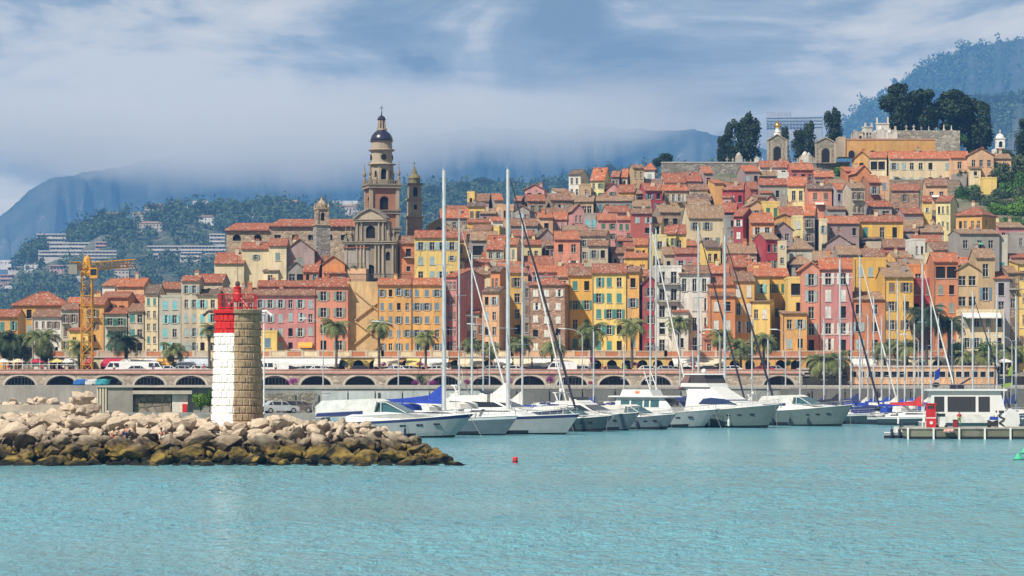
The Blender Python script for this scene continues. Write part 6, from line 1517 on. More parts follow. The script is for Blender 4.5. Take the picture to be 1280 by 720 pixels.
def hull(mb, L, B, Hs_, Hb, rake=1.3, mi=(0,1,2), transom=.82, fine=.62, stripe=None):
    NS, NK = 16, 8; ring = []
    for i in range(NS+1):
        s = i/NS; wv = transom+(1-transom)*math.sin(min(1, s/.45)*math.pi/2) if s < .45 else 1-(max(0, (s-.45)/.55))**(1.6+fine)
        wd = B/2*max(.012, wv); h_ = Hs_+(Hb-Hs_)*s**1.8; pts = []
        for k in range(NK+1):
            a = k/NK; z = -.45+(h_+.45)*a; flare = .80+.20*a if s < .6 else .80+.20*a-(s-.6)*.75*(1-a)
            yy = wd*max(.01, flare)*min(1, (a*3.2+.15)**.5)
            x = s*L-rake*(1-max(0, z)/h_)*s**5-(.25*(1-s)**8)*0
            pts.append((x, yy, z))
        ring.append(pts)
    for sg in (-1, 1):
        k0 = len(mb.v)
        for pts in ring: mb.v += [(x, y*sg, z) for x, y, z in pts]
        for i in range(NS):
            for k in range(NK):
                a, b_, c_, d = k0+i*(NK+1)+k, k0+(i+1)*(NK+1)+k, k0+(i+1)*(NK+1)+k+1, k0+i*(NK+1)+k+1
                zm = (ring[i][k][2]+ring[i][k+1][2])/2
                mb.f.append((a,b_,c_,d) if sg < 0 else (d,c_,b_,a)); mb.m.append(mi[1] if zm < .3 else (stripe if stripe is not None and k == NK-1 else mi[0]))  # boot stripe raised so its colour takes in the waterline shadow
    P = ring[0]; mb.q([(x,-y,z) for x, y, z in P]+[(x,y,z) for x, y, z in reversed(P)], mi[0])
    for i in range(NS):
        a, b_ = ring[i][-1], ring[i+1][-1]; d_ = .04
        mb.q([(a[0],-a[1],a[2]-d_),(b_[0],-b_[1],b_[2]-d_),(b_[0],b_[1],b_[2]-d_),(a[0],a[1],a[2]-d_)], mi[2])
        for sg in (-1, 1): mb.tube((a[0],a[1]*sg,a[2]+.02),(b_[0],b_[1]*sg,b_[2]+.02),.045,n=4,mi=mi[2],caps=False)
    return ring
def sheer(L, Hs_, Hb, x): return Hs_+(Hb-Hs_)*(max(0, x)/L)**1.8
def halfw(L, B, x, transom=.82, fine=.62):
    s = x/L; wv = transom+(1-transom)*math.sin(min(1, s/.45)*math.pi/2) if s < .45 else 1-(max(0, (s-.45)/.55))**(1.6+fine); return B/2*wv
def rails(t, L, B, Hs_, Hb, x0=.45, name='railing'):
    mb = MB(); n = int(L*(1-x0)/1.3)
    for sg in (-1, 1):
        pp = []
        for i in range(n+1):
            x = L*x0+(L*(.985-x0))*i/n; y = sg*max(.05, halfw(L, B, x)-.1); z = sheer(L, Hs_, Hb, x); pp.append((x,y,z+.62)); mb.tube((x,y,z),(x,y,z+.62),.022,n=4)
        for a, b_ in zip(pp, pp[1:]): mb.tube(a, b_, .022, n=4, caps=False); mb.tube((a[0],a[1],a[2]-.3), (b_[0],b_[1],b_[2]-.3), .012, n=3, caps=False)
    mb.build(name, [STEEL], t)
def fender(t, x, y, z, mat=WHITEP):
    mb = MB(); mb.lathe([(.02,-.42),(.14,-.34),(.15,.3),(.05,.42),(.02,.6)], 8); mb.tube((0,0,.5),(0,0,1.1),.02,n=3); mb.build('fender', [mat], t, (x, y, z))
def sailboat(label, mast_px, top_py, Y, L, hd, hm=HULLW, cover='blue', jib='white', group='moored sailing boats', mf=.56, boat_cat='sailboat', mr=None, cabin=True, bowup=1.45, mirror=1, jibr=.09, boom=True, Bk=.29, bow=False):
    B = L*Bk; Hs_, Hb = L*.072+.1, L*.1+.15; rz = R(-hd) if mirror > 0 else R(180+hd)
    mx = L*mf; X0 = xx(mast_px, Y)-mx*math.cos(rz); Yo = Y-mx*math.sin(rz)
    t = empty('sailboat', (X0, Yo, 0), rz); tag(t, label, boat_cat, group)
    mb = MB(); hull(mb, L, B, Hs_, Hb, L*.09, stripe=3); mb.build('hull', [hm, ANTI_SHADE, GEL, NAVYC if hm is HULLW else GEL], t, smooth=False)
    zc = sheer(L, Hs_, Hb, L*.5)
    if cabin:
        wf = lambda x_, z: max(.05, min(B*.30, halfw(L,B,min(L*.98,x_))-.35)*(1-.35*max(0, z-zc)/.7)); zt = zc+.18+L*.035
        mb = MB(); mb.prism([(L*.24,zc-.2),(L*.76,zc-.1),(L*.70,zc+.15),(L*.60,zt-.05),(L*.30,zt),(L*.25,zt-.05)], wf, 0)
        mb.build('coachroof', [GEL], t); mb = MB(); mb.prism([(L*.33,zt-.30),(L*.60,zt-.28),(L*.57,zt-.13),(L*.34,zt-.13)], wf, 0, off=.02); mb.build('cabin_window', [SMOKE], t)
        mb = MB(); mb.prism([(L*.17,zt),(L*.29,zt),(L*.28,zt+.55),(L*.245,zt+.75),(L*.18,zt+.72)], B*.27, 0); mb.build('sprayhood', [CANV[cover] if cover in ('blue','navy','white') else WHTC], t)
    zd = zc+.18; ht = zx(top_py, Y); mr = mr or max(.055, L*.0075)
    mb = MB(); mb.tube((mx,0,zc),(mx,0,ht),mr,mr*.8,8,0)
    for q in ((.36,.62) if ht > 12 else (.5,)):
        z = zc+(ht-zc)*q; mb.tube((mx,-B*.3,z),(mx,B*.3,z),.035,n=4)
    mb.tube((mx,0,ht),(mx-.3,0,ht+.35),.02,n=4); mb.tube((mx,0,ht),(mx+.05,0,ht+.7),.012,n=3); mb.build('mast', [ALU], t)
    mb = MB()
    for p in ((L*.99,0,sheer(L,Hs_,Hb,L)),(.1,0,Hs_)): mb.tube((mx,0,ht-.1), p, .016, n=3)
    for sg in (-1, 1):
        mb.tube((mx,0,ht-.3), (mx-.2,sg*B*.3,zc+(ht-zc)*.36), .012, n=3); mb.tube((mx-.2,sg*B*.3,zc+(ht-zc)*.36), (mx-.3,sg*B*.46,zc), .014, n=3)
    mb.build('rigging', [WIRE], t)
    if jib:
        a = np.array((L*.975,0,sheer(L,Hs_,Hb,L)+.5)); b_ = np.array((mx+.25,0,ht-.9)); mb = MB(); mb.path([tuple(a), tuple(a+(b_-a)*.2), tuple(a+(b_-a)*.7), tuple(b_)], [jibr, jibr*1.25, jibr*.9, jibr*.4], 6); mb.build('furled_sail', [CANV[jib]], t)
    if boom:
        zb_ = zc+L*.035+1.15; bl = L*.40
        mb = MB(); mb.tube((mx-.1,0,zb_),(mx-bl,0,zb_+.05),.07,n=6); mb.build('boom', [ALU], t)
        if cover:
            k = L*.03; P = [(mx+.12,zb_-.25),(mx+.12,zb_+k*4.0),(mx-.2,zb_+k*3.2),(mx-bl*.25,zb_+k*1.2),(mx-bl*.6,zb_+k*.7),(mx-bl,zb_+.22),(mx-bl,zb_-.08)]
            mb = MB(); wf = lambda z: .2*max(.25, 1-abs(z-zb_)/(k*4)); mb.prism(P, wf); mb.build('sail_cover', [CANV[cover]], t)
    rails(t, L, B, Hs_, Hb, .05)
    for x in (.3, .62): fender(t, L*x, -halfw(L,B,L*x)-.12, .55, rnd.choice((WHITEP, HULLN)))
    return t
def motoryacht(label, bow_px, Y, L, hd, hm=HULLW, style='fly', cover=None, group='moored motor yachts', glass=SMOKE, Hs_=None, Hb=None, stripe=None, anchor=True, mirror=1):
    B = L*.30; Hs_ = Hs_ or L*.085+.15; Hb = Hb or L*.13+.3; rz = R(-hd) if mirror > 0 else R(180+hd)
    X0 = xx(bow_px, Y)-L*math.cos(rz); Yo = Y-L*math.sin(rz)
    t = empty('motor_yacht', (X0, Yo, 0), rz); tag(t, label, 'motorboat', group)
    mb = MB(); hull(mb, L, B, Hs_, Hb, L*.13, transom=.9, fine=.9, stripe=3 if stripe else None); mb.build('hull', [hm, ANTI_SHADE, GEL, CANV.get(stripe, NAVYC)], t)
    z = sheer(L, Hs_, Hb, L*.45); k = L/16; wf = lambda x_, q: max(.08, min(B*.40, halfw(L,B,max(0,min(L*.99,x_)),.9,.9)-.3)*(1-.22*max(0, q-z)/(2.2*k)))
    if style == 'fly': k *= .82
    if style == 'big': k *= .9
    if style == 'fly':
        mb = MB(); mb.prism([(L*.12,z-.3),(L*.86,z+.1),(L*.74,z+.75*k),(L*.56,z+1.15*k),(L*.44,z+2.25*k),(L*.10,z+2.3*k),(L*.09,z+2.1*k),(L*.2,z+2.05*k),(L*.17,z+.2)], wf); mb.build('superstructure', [GEL], t)
        mb = MB(); mb.prism([(L*.24,z+1.0*k),(L*.545,z+1.08*k),(L*.43,z+1.95*k),(L*.30,z+1.95*k)], wf, off=.025); mb.build('side_window', [glass], t)
        mb = MB(); mb.prism([(L*.575,z+1.14*k),(L*.60,z+1.1*k),(L*.47,z+2.0*k),(L*.445,z+2.05*k)], lambda x_, q: wf(x_, q)*.93); mb.build('windscreen', [glass], t)
        mb = MB(); mb.prism([(L*.14,z+2.3*k),(L*.42,z+2.3*k),(L*.37,z+2.9*k),(L*.35,z+2.9*k),(L*.33,z+2.6*k),(L*.15,z+2.6*k)], lambda q: B*.30); mb.build('flybridge', [GEL], t)
        mb = MB(); mb.prism([(L*.385,z+2.9*k),(L*.355,z+2.9*k),(L*.335,z+3.25*k),(L*.35,z+3.25*k)], B*.28); mb.build('flybridge_screen', [glass], t)
        mb = MB()
        for sg in (-1, 1): mb.path([(L*.17,sg*B*.28,z+2.6*k),(L*.13,sg*B*.26,z+3.9*k)], [.14*k,.1*k], 5)
        mb.box(L*.11, L*.16, -B*.27, B*.27, z+3.85*k, z+4.0*k); mb.sphere((L*.135,0,z+4.3*k), .32*k, 10); mb.tube((L*.135,B*.15,z+4*k),(L*.12,B*.15,z+6.2*k),.02,n=3); mb.build('radar_arch', [GEL], t)
    elif style == 'big':
        mb = MB(); mb.prism([(L*.08,z-.3),(L*.82,z),(L*.70,z+.9*k),(L*.56,z+1.25*k),(L*.40,z+2.6*k),(L*.36,z+3.0*k),(L*.06,z+3.0*k),(L*.05,z+2.8*k),(L*.12,z+2.7*k),(L*.12,z+.2)], wf); mb.build('superstructure', [GEL], t)
        mb = MB(); mb.prism([(L*.26,z+.75*k),(L*.66,z+.75*k),(L*.62,z+1.0*k),(L*.53,z+1.45*k),(L*.38,z+1.6*k),(L*.30,z+1.45*k)], wf, off=.03); mb.build('side_window', [plain('navy_glass', (.015,.03,.09), .12, spec=.8)], t)
        mb = MB(); mb.prism([(L*.05,z+3.0*k),(L*.36,z+3.0*k),(L*.34,z+3.5*k),(L*.06,z+3.5*k)], B*.34); mb.build('flybridge', [GEL], t)
        mb = MB(); mb.prism([(L*.16,z+3.5*k),(L*.335,z+3.5*k),(L*.30,z+4.6*k),(L*.16,z+4.6*k)], B*.335); mb.build('clear_canopy', [plain('brown_smoke', (.06,.05,.05), .25)], t)
        mb = MB(); mb.prism([(L*.01,z+2.6*k),(L*.12,z+3.2*k),(L*.16,z+4.6*k),(L*.10,z+4.6*k),(L*.06,z+3.4*k)], B*.33, off=.02); mb.build('canopy_side', [plain('brown_canvas', (.20,.12,.11), .8)], t)
        mb = MB(); mb.prism([(L*.09,z+4.6*k),(L*.32,z+4.6*k),(L*.31,z+4.78*k),(L*.10,z+4.78*k)], B*.35); mb.sphere((L*.2,0,z+5.1*k), .33*k, 10); mb.build('hardtop', [GEL], t)
    elif style == 'trawler':
        mb = MB(); mb.prism([(L*.12,z-.3),(L*.66,z-.1),(L*.63,z+1.0*k),(L*.55,z+2.2*k),(L*.10,z+2.2*k),(L*.12,z+2.0*k)], wf); mb.build('superstructure', [GEL], t)
        for a, b_ in ((.17,.25),(.265,.37),(.385,.43),(.445,.52)):
            mb = MB(); mb.prism([(L*a,z+.95*k),(L*b_,z+.95*k),(L*b_-.02,z+1.85*k),(L*a,z+1.85*k)], wf, off=.03); mb.build('window', [TGL], t)
        mb = MB(); mb.prism([(L*.60,z+1.05*k),(L*.64,z+1.05*k),(L*.57,z+2.0*k),(L*.545,z+2.0*k)], lambda x_, q: wf(x_, q)*.93); mb.build('windscreen', [SMOKE], t)
        mb = MB(); mb.prism([(L*.06,z+2.2*k),(L*.62,z+2.2*k),(L*.60,z+2.38*k),(L*.07,z+2.38*k)], B*.42); mb.build('roof', [GEL], t)
        mb = MB(); mb.prism([(L*.16,z+2.38*k),(L*.46,z+2.38*k),(L*.43,z+3.2*k),(L*.18,z+3.2*k)], B*.32); mb.build('flybridge', [GEL], t)
        mb = MB(); mb.prism([(L*.30,z+2.65*k),(L*.34,z+2.65*k),(L*.34,z+3.0*k),(L*.30,z+3.0*k)], B*.32, off=.02); mb.build('lifebuoy_panel', [plain('orange_plastic', (.6,.22,.1), .6)], t)
        mb = MB(); mb.path([(L*.44,B*.2,z+2.38*k),(L*.36,B*.2,z+5.6*k)], .07*k, 5); mb.path([(L*.44,-B*.2,z+2.38*k),(L*.36,-B*.2,z+5.6*k)], .07*k, 5); mb.tube((L*.38,-B*.22,z+4.4*k),(L*.38,B*.22,z+4.4*k),.08*k,n=5); mb.build('radar_mast', [WHITEP], t)
    elif style == 'express':
        mb = MB(); mb.prism([(L*.22,z-.3),(L*.90,z+.05),(L*.72,z+.62*k),(L*.48,z+.85*k),(L*.30,z+.8*k),(L*.22,z+.4*k)], wf); mb.build('superstructure', [GEL], t)
        mb = MB(); mb.prism([(L*.335,z+.82*k),(L*.60,z+.78*k),(L*.47,z+1.75*k),(L*.41,z+1.8*k)], lambda q: B*.34*(1-.25*max(0, q-z)/(2*k))); mb.build('windscreen', [TGL], t)
        for a, b_ in ((.36,.46),(.48,.56)): pass
        mb = MB(); mb.path([(L*.41,-B*.33,z+1.8*k),(L*.47,-B*.30,z+1.78*k),(L*.60,-B*.30,z+.78*k)], .045, 4); mb.path([(L*.445,-B*.345,z+.85*k),(L*.44,-B*.31,z+1.8*k)], .045, 4); mb.path([(L*.41,-B*.33,z+1.8*k),(L*.335,-B*.36,z+.8*k)], .045, 4); mb.build('windscreen_frame', [GEL], t)
        mb = MB(); mb.prism([(L*.02,z+.25*k),(L*.40,z+.75*k),(L*.42,z+1.85*k),(L*.36,z+2.1*k),(L*.06,z+1.9*k),(L*.02,z+1.3*k)], B*.37); mb.build('cockpit_cover', [WHTC], t)
        mb = MB(); mb.prism([(L*.02,z+.35*k),(L*.33,z+.55*k),(L*.33,z+.95*k),(L*.03,z+.7*k)], B*.37, off=.03); mb.build('cover_band', [NAVYC], t)
        mb = MB(); mb.path([(0,-B*.3,z),(-L*.01,-B*.3,z+1.3*k),(L*.03,-B*.3,z+2.6*k)], .05, 5); mb.path([(0,B*.3,z),(-L*.01,B*.3,z+1.3*k),(L*.03,B*.3,z+2.6*k)], .05, 5); mb.path([(L*.03,-B*.3,z+2.6*k),(L*.03,B*.3,z+2.6*k)], .05, 5); mb.build('stern_arch', [STEEL], t)
    elif style == 'small':
        mb = MB(); mb.prism([(L*.30,z-.2),(L*.92,z),(L*.70,z+.5),(L*.52,z+.62),(L*.32,z+.6)], wf); mb.build('superstructure', [GEL], t)
        mb = MB(); mb.prism([(L*.50,z+.6),(L*.66,z+.5),(L*.52,z+1.15),(L*.48,z+1.15)], lambda q: B*.3); mb.build('windscreen', [SMOKE], t)
        if cover: mb = MB(); mb.prism([(L*.04,z),(L*.50,z+.55),(L*.50,z+1.15),(L*.36,z+1.4),(L*.10,z+1.0),(L*.03,z+.35)], B*.36); mb.build('cockpit_cover', [CANV[cover]], t)
    zc = z
    if style != 'small':
        for a in (.60,.70,.80):
            zz_ = sheer(L, Hs_, Hb, L*a)*.66; mb = MB(); 
            mb = MB(); mb.box(-.32*k, .32*k, -.03, .03, -.07*k, .07*k); mb.build('porthole', [SMOKE], t, (L*a, -halfw(L,B,L*a)*(.945)-.02, zz_), math.atan2(halfw(L,B,L*a)-halfw(L,B,L*(a+.03)), L*.03))
    rails(t, L, B, Hs_, Hb, .45)
    for a in ((.25,.5) if style == 'small' else (.22,.42,.62)): fender(t, L*a, -halfw(L,B,L*a,.9,.9)-.14, .6, HULLN if style != 'big' else WHITEP)
    if style != 'small':
        mb = MB(); mb.path([(L*.93,-.05,sheer(L,Hs_,Hb,L*.93)),(L*1.02,-.05,sheer(L,Hs_,Hb,L)+.05),(L*1.01,-.05,sheer(L,Hs_,Hb,L)-.45)], .06, 5); mb.build('anchor', [STEEL], t)
        mb = MB(); mb.tube((L*.97,-.2,Hb),(L*1.12,-2.5,-.2),.03,n=3); mb.build('mooring_line', [WIRE], t)
    return t
motoryacht('white motorboat with turquoise windscreen and blue-banded cover behind the boulders', 592, 303, 17.5, 20, HULLW, 'express', glass=TGL, Hs_=1.5, Hb=2.5, stripe='navy')
sailboat('big sailboat with bright blue sail cover on the tallest left mast', 555, 213, 318, 20, 36, HULLG, 'blue', None, mf=.5, mr=.25, bow=True)
sailboat('white sailboat with slim mast and pale rigging just right of the tallest left mast', 574, 275, 340, 16, 36, HULLG, 'white', 'white', mf=.5, mr=.12)
sailboat('large white-hulled sailing yacht with the second tall mast', 635, 212, 322, 21, 36, HULLW, 'white', 'black', mf=.54, mr=.25, jibr=.12)
motoryacht('white motor yacht with dark slanted windows between two tall masts', 712, 334, 17, 30, HULLW, 'fly', stripe='navy')
sailboat('sailboat with grey mast and folded cover right of the second tall mast', 653, 268, 350, 15, 40, HULLW, 'white', 'white', mf=.5, mr=.13)
motoryacht('white motorboat with bimini behind the second tall mast', 664, 352, 13, 35, HULLW, 'fly')
motoryacht('grey-hulled motor yacht with white domes beside the dark-windowed yacht', 800, 336, 14, 42, HULLG, 'fly')
motoryacht('teal-grey motorboat tucked left of the domed yacht', 765, 330, 12, 46, HULLK, 'express', glass=SMOKE)
motoryacht('low white motorboat with small cabin left of the trawler yacht', 845, 341, 12, 46, HULLG, 'express', glass=SMOKE)
motoryacht('trawler-style white yacht with square green windows and lifebuoy', 897, 352, 15, 30, HULLW, 'trawler')
motoryacht('big flybridge yacht with brown canopy and navy windows', 975, 349, 16.5, 50, HULLT, 'big', Hs_=1.9, Hb=2.9)
sailboat('sailboat with thin mast right of the twin masts', 873, 284, 388, 15, 40, HULLW, 'navy', 'black', mf=.45, mr=.15, jibr=.11)
sailboat('sailboat with grey mast in front of the big flybridge yacht', 906, 296, 374, 15, 38, HULLW, 'navy', 'black', mf=.45, mr=.19, jibr=.12)
motoryacht('grey-green motor yacht with high bow and blue folded bimini', 1066, 360, 14, 44, HULLT, 'express', glass=SMOKE, Hs_=1.8, Hb=2.7)
motoryacht('white flybridge boat half hidden behind the high grey-green bow', 1020, 372, 12, 44, HULLW, 'fly')
sailboat('sailboat with pale mast left of the white flybridge boats', 813, 281, 372, 14, 42, HULLW, 'navy', 'white', mf=.5, mr=.14)
sailboat('sailboat with thicker mast beside the red house', 820, 287, 390, 13, 42, HULLW, 'blue', None, mf=.5, mr=.13)
sailboat('sailboat with black sail cover beside the rose pink house', 1050, 325, 378, 13, 40, HULLK, 'black', 'black', mf=.5, mr=.16, jibr=.12)
SB = [(1075,322,384,13,'navy','white','HULLK','dark-hulled sailboat with tall mast right of the black-covered one'),(1092,372,379,10,'blue','white','HULLN','small navy sailboat with bright blue sail cover'),(1122,352,375,11,'white','white','HULLK','dark sailboat with bare boom left of the red-covered one'),(1131,370,371,10,'blue',None,'HULLN','small sailboat with blue cover behind the red-covered one'),
 (1153,330,367,12,'red','white','HULLK','dark-hulled sailboat with red sail cover'),(1173,398,398,9,'blue',None,'HULLW','small sailboat with blue cover just right of the red pump'),(1216,366,384,12,'blue','black','HULLW','sailboat mast behind the left part of the patrol boat'),(1255,388,378,10,'blue','white','HULLW','sailboat behind the right end of the patrol boat'),(1270,370,392,12,'navy','white','HULLW','sailboat with tall mast near the flag at the right edge'),(1236,412,396,9,'white',None,'HULLW','small sailboat between the two rightmost masts'),(1102,398,404,9,'white',None,'HULLN','small navy sailboat in the back row by the crimson house'),
 (866,440,402,9,'white',None,'HULLW','small sailboat near the trawler yacht mast'),(742,415,404,9,'blue',None,'HULLW','small sailboat in the back row under the curved lamp'),(700,420,400,9,'navy',None,'HULLW','small sailboat in the back row below the stone house'),(604,395,398,11,'navy',None,'HULLW','back row sailboat between the two tallest masts'),(590,318,376,13,'white','white','HULLW','middle row sailboat with slanted pale furled sail'),
 (780,430,408,9,'white',None,'HULLN','little navy sailboat in the back row under the yellow houses'),(960,425,406,9,'blue',None,'HULLW','little sailboat behind the flybridge yacht bow'),(1000,410,396,10,'white',None,'HULLW','sailboat with short mast left of the black-covered one'),(1143,405,406,9,'blue',None,'HULLN','little navy sailboat behind the red sail cover'),(1190,402,408,9,'white',None,'HULLW','little white sailboat behind the patrol boat roof'),(940,398,410,9,'white',None,'HULLW','little white sailboat behind the two crossed furled sails'),(1030,400,408,9,'navy',None,'HULLW','little sailboat left of the low green palms'),(1085,395,410,9,'white',None,'HULLN','little navy sailboat at the quay by the peach building left end'),(1112,385,400,10,'blue',None,'HULLW','sailboat with blue cover before the peach building'),(1164,380,404,10,'white',None,'HULLW','sailboat just right of the tall white mast'),(1203,392,412,9,'navy',None,'HULLW','little sailboat at the quay above the pump cabinets'),(1246,372,404,11,'white',None,'HULLW','sailboat with thin mast left of the feather flag'),(1064,405,400,9,'blue',None,'HULLK','little dark sailboat between the black-covered one and its right neighbour')]
for k_, (px, tp, Y, L, cv_, jb, hm, lab) in enumerate(SB): sailboat(lab, px, tp, Y, L, 42, globals()[hm], cv_, jb if k_ in (0, 4, 6) else None, mf=.5, mr=.125 if L < 12 else .15, jibr=.09)
MBL = [(626,398,'blue','small motorboat in the back row beside the second tall mast'),(668,402,'white','small covered motorboat under the stone tower house'),(708,408,'white','small white motorboat in the back row'),(762,403,'blue','small motorboat with blue cover left of the twin masts'),(796,406,'navy','small motorboat with navy cover left of the twin masts'),(842,409,'white','small motorboat half hidden by the trawler yacht'),(1016,404,'blue','small motorboat with blue cover right of the flybridge yacht'),(1040,409,'black','small motorboat with black cover by the pale quay'),(1112,412,'white','white motorboat in the back row before the peach building'),(1186,410,'white','small white motorboat near the quay behind the pump'),(730,392,'navy','navy-covered motorboat right of the second tall mast'),(1072,414,'navy','navy-covered motorboat at the quay'),(1146,408,'blue','blue-covered motorboat by the quay behind the red sail cover'),
 (600,372,'white','small motorboat between the two tallest masts, nearer row'),(690,376,'blue','blue-covered motorboat behind the dark-windowed yacht'),(748,368,'white','white motorboat with pale cover behind the domed yacht'),(790,366,'blue','blue-covered motorboat under the twin masts'),(560,388,'white','white motorboat behind the blue sail cover'),(520,392,'navy','navy-covered motorboat behind the turquoise-windscreen boat'),(1000,392,'white','white motorboat between the flybridge yacht and the black cover'),(1122,372,'navy','low dark motorboat before the red sail cover')]
for px, Y, cv_, lab in MBL: motoryacht(lab, px+12, Y, 8.5, 40, HULLW if cv_ != 'navy' else HULLK, 'small', cover=cv_, Hs_=.95, Hb=1.35)
# moored tender and dinghy
motoryacht('small open white dinghy at the end of the fuel dock', 1144, 301, 3.2, 8, HULLW, 'small', Hs_=.55, Hb=.75)
# patrol boat at the fuel dock
Y = 309.; t = empty('patrol_boat', (xx(1150, Y), Y, 0), R(-2)); tag(t, 'white cabin boat with wide dark windows moored behind the fuel dock', 'boat')
L, B = 11.5, 3.8
mb = MB(); hull(mb, L, B, 1.5, 1.9, .8); mb.build('hull', [HULLW, ANTI_SHADE, GEL], t)
mb = MB(); mb.prism([(1.0,1.3),(8.9,1.4),(8.8,3.0),(8.3,4.85),(1.1,4.85),(.9,3.0)], lambda z: 1.6-.04*z); mb.build('cabin', [GEL], t)
for a, b_ in ((1.35,2.4),(2.75,5.7),(6.0,7.2)): mb = MB(); mb.prism([(a,2.65),(b_,2.65),(b_,4.25),(a,4.25)], lambda z: 1.6-.04*z, off=.03); mb.build('window', [SMOKE], t)
mb = MB(); mb.box(.6,9.0,-1.75,1.75,4.86,5.05); mb.build('roof', [GEL], t)
mb = MB(); mb.sphere((1.7,0,5.5),.4,10,sz=.7); mb.box(3.2,4.6,-.6,.6,5.06,5.5); mb.tube((3.6,0,5.5),(3.5,0,6.9),.06,n=5); mb.tube((4.2,0,5.5),(5.4,.3,6.2),.09,n=5); mb.tube((7.9,0,5.05),(7.9,0,8.2),.03,n=4); mb.build('roof_equipment', [BLKC], t)
mb = MB(); 
for i in range(9): mb.tube((.7+i,-1.75,5.06),(.7+i,-1.75,5.55),.02,n=4)
mb.tube((.7,-1.75,5.55),(8.7,-1.75,5.55),.025,n=4); mb.build('roof_rail', [STEEL], t)
mb = MB(); mb.prism([(2.0,1.5),(7.6,1.5),(8.2,1.95),(7.6,2.35),(2.4,2.35),(1.8,1.95)], .42, y0=-2.3); mb.build('inflatable', [WHTC], t)
mb = MB(); mb.prism([(7.4,.5),(10.4,.5),(10.2,2.6),(9.4,3.0),(8.3,2.2)], 1.0, y0=-1.0, off=0); mb.build('wave_breaker', [GEL], t)
for x in (8.3, 10.3): fender(t, x, -2.35, 1.0, RUB)
# second cabin boat cut by the frame
motoryacht('white cabin cruiser at the right edge behind the fuel dock', 1238, 312, 12, 6, HULLW, 'trawler', mirror=-1)
# fuel dock
Y = 297.; t = empty('fuel_dock', (xx(1133, Y), Y, 0)); tag(t, 'low concrete fuel dock with white posts and dark stained side', 'jetty'); W_ = 19; zt = zx(534.5, Y)
part('deck', [plaster('dock_concrete', (.42,.40,.34), .3), plaster('dock_side', (.20,.20,.13), .5), ANTI_SHADE], t, lambda mb: (mb.box(0, W_, 0, 6, zt-.16, zt, 0), mb.box(.1, W_-.1, .1, 5.9, .28, zt-.161, 1), mb.box(.1, W_-.1, .08, 5.8, -.6, .279, 2)))
for i in range(7): mb = MB(); mb.box(-.09,.09,-.14,-.001,-.2,zt-.02); mb.build('post', [WHITEP], t, (.15+i*2.62, 0, 0))
for x in (4.3, 12.8): mb = MB(); mb.sphere((0,0,0),.3,8,sz=.8); mb.sphere((.35,-.05,.05),.22,8); mb.sphere((-.35,0,.0),.2,8); mb.build('buoy_fender', [plain('faded_pink', (.62,.33,.27), .8)], t, (x, -.2, zt-.35))
t = empty('fuel_pump', at(1163.5, 534.5, 298.3)); tag(t, 'tall red fuel pump cabinet with white emblem on the dock', 'fuel pump')
part('cabinet', [REDP], t, lambda mb: (mb.box(-.5,.5,-.3,.3,0,.95), mb.box(-.48,.48,-.28,.28,1.06,2.4), mb.box(-.55,.55,-.34,.34,2.4,2.5)))
part('white_band', [WHITEP], t, lambda mb: mb.box(-.49,.49,-.29,.29,.95,1.06)); part('emblem', [WHITEP], t, lambda mb: mb.tube((0,-.31,.5),(0,-.36,.5),.17,n=14)); part('display', [IRON], t, lambda mb: mb.box(-.36,.3,-.3,-.281,1.95,2.25)); part('hose', [RUB], t, lambda mb: mb.path([(.5,-.1,1.9),(.75,-.15,1.3),(.7,-.15,.5),(.52,-.1,.9)], .035, 5))
t = empty('ladder', at(1157, 534.5, 298.2)); tag(t, 'slanted white ladder beside the red pump', 'ladder'); part('rail', [WHITEP], t, lambda mb: mb.tube((0,0,0),(.25,.2,2.2),.05,n=5)); part('rail', [WHITEP], t, lambda mb: mb.tube((-.35,0,0),(-.1,.2,2.2),.05,n=5))
t = empty('fuel_pump', at(1176, 534.5, 298.6)); tag(t, 'white pump cabinet with dark top right of the red pump', 'fuel pump'); part('cabinet', [GEL], t, lambda mb: (mb.box(-.45,.45,-.3,.3,.1,1.5),)); part('display', [SMOKE], t, lambda mb: mb.box(-.4,.4,-.33,-.301,1.15,1.45)); part('wheel', [RUB], t, lambda mb: (mb.tube((-.4,-.35,.15),(-.4,-.2,.15),.16,n=12), )); part('wheel', [RUB], t, lambda mb: mb.tube((.5,-.35,.15),(.5,-.2,.15),.16,n=12))
t = empty('bin', at(1194, 534.5, 298.2)); tag(t, 'dark red container standing on the fuel dock', 'container'); part('body', [plain('dark_red', (.25,.015,.03), .5)], t, lambda mb: mb.box(-.22,.22,-.2,.2,0,.75)); part('lid', [RUB], t, lambda mb: mb.box(-.25,.25,-.23,.23,.75,.82))
t = empty('bollard', at(1252, 534.5, 298)); tag(t, 'white service column with black top near the right end of the dock', 'bollard'); part('body', [WHITEP], t, lambda mb: mb.box(-.3,.3,-.2,.2,0,1.5)); part('hose', [RUB], t, lambda mb: mb.path([(.0,-.25,1.7),(-.35,-.25,1.2),(.3,-.25,.9),(-.3,-.25,.5),(.2,-.25,.2)], .08, 6)); part('cap', [RUB], t, lambda mb: mb.box(-.25,.25,-.2,.2,1.5,1.75))
t = empty('water_scooter', at(1243, 534.5, 299)); tag(t, 'blue and black scooter parked on the fuel dock', 'scooter'); part('body', [RUB, BLUEC], t, lambda mb: (mb.prism([(-.7,.2),(.7,.2),(.8,.5),(.3,.75),(-.2,.6),(-.7,.8)], .2, 0), mb.prism([(-.5,.8),(.4,.78),(.4,1.1),(-.4,1.15)], .3, 1))); part('wheel', [RUB], t, lambda mb: mb.tube((-.55,-.08,.22),(-.55,.08,.22),.22,n=12)); part('wheel', [RUB], t, lambda mb: mb.tube((.6,-.08,.22),(.6,.08,.22),.22,n=12))
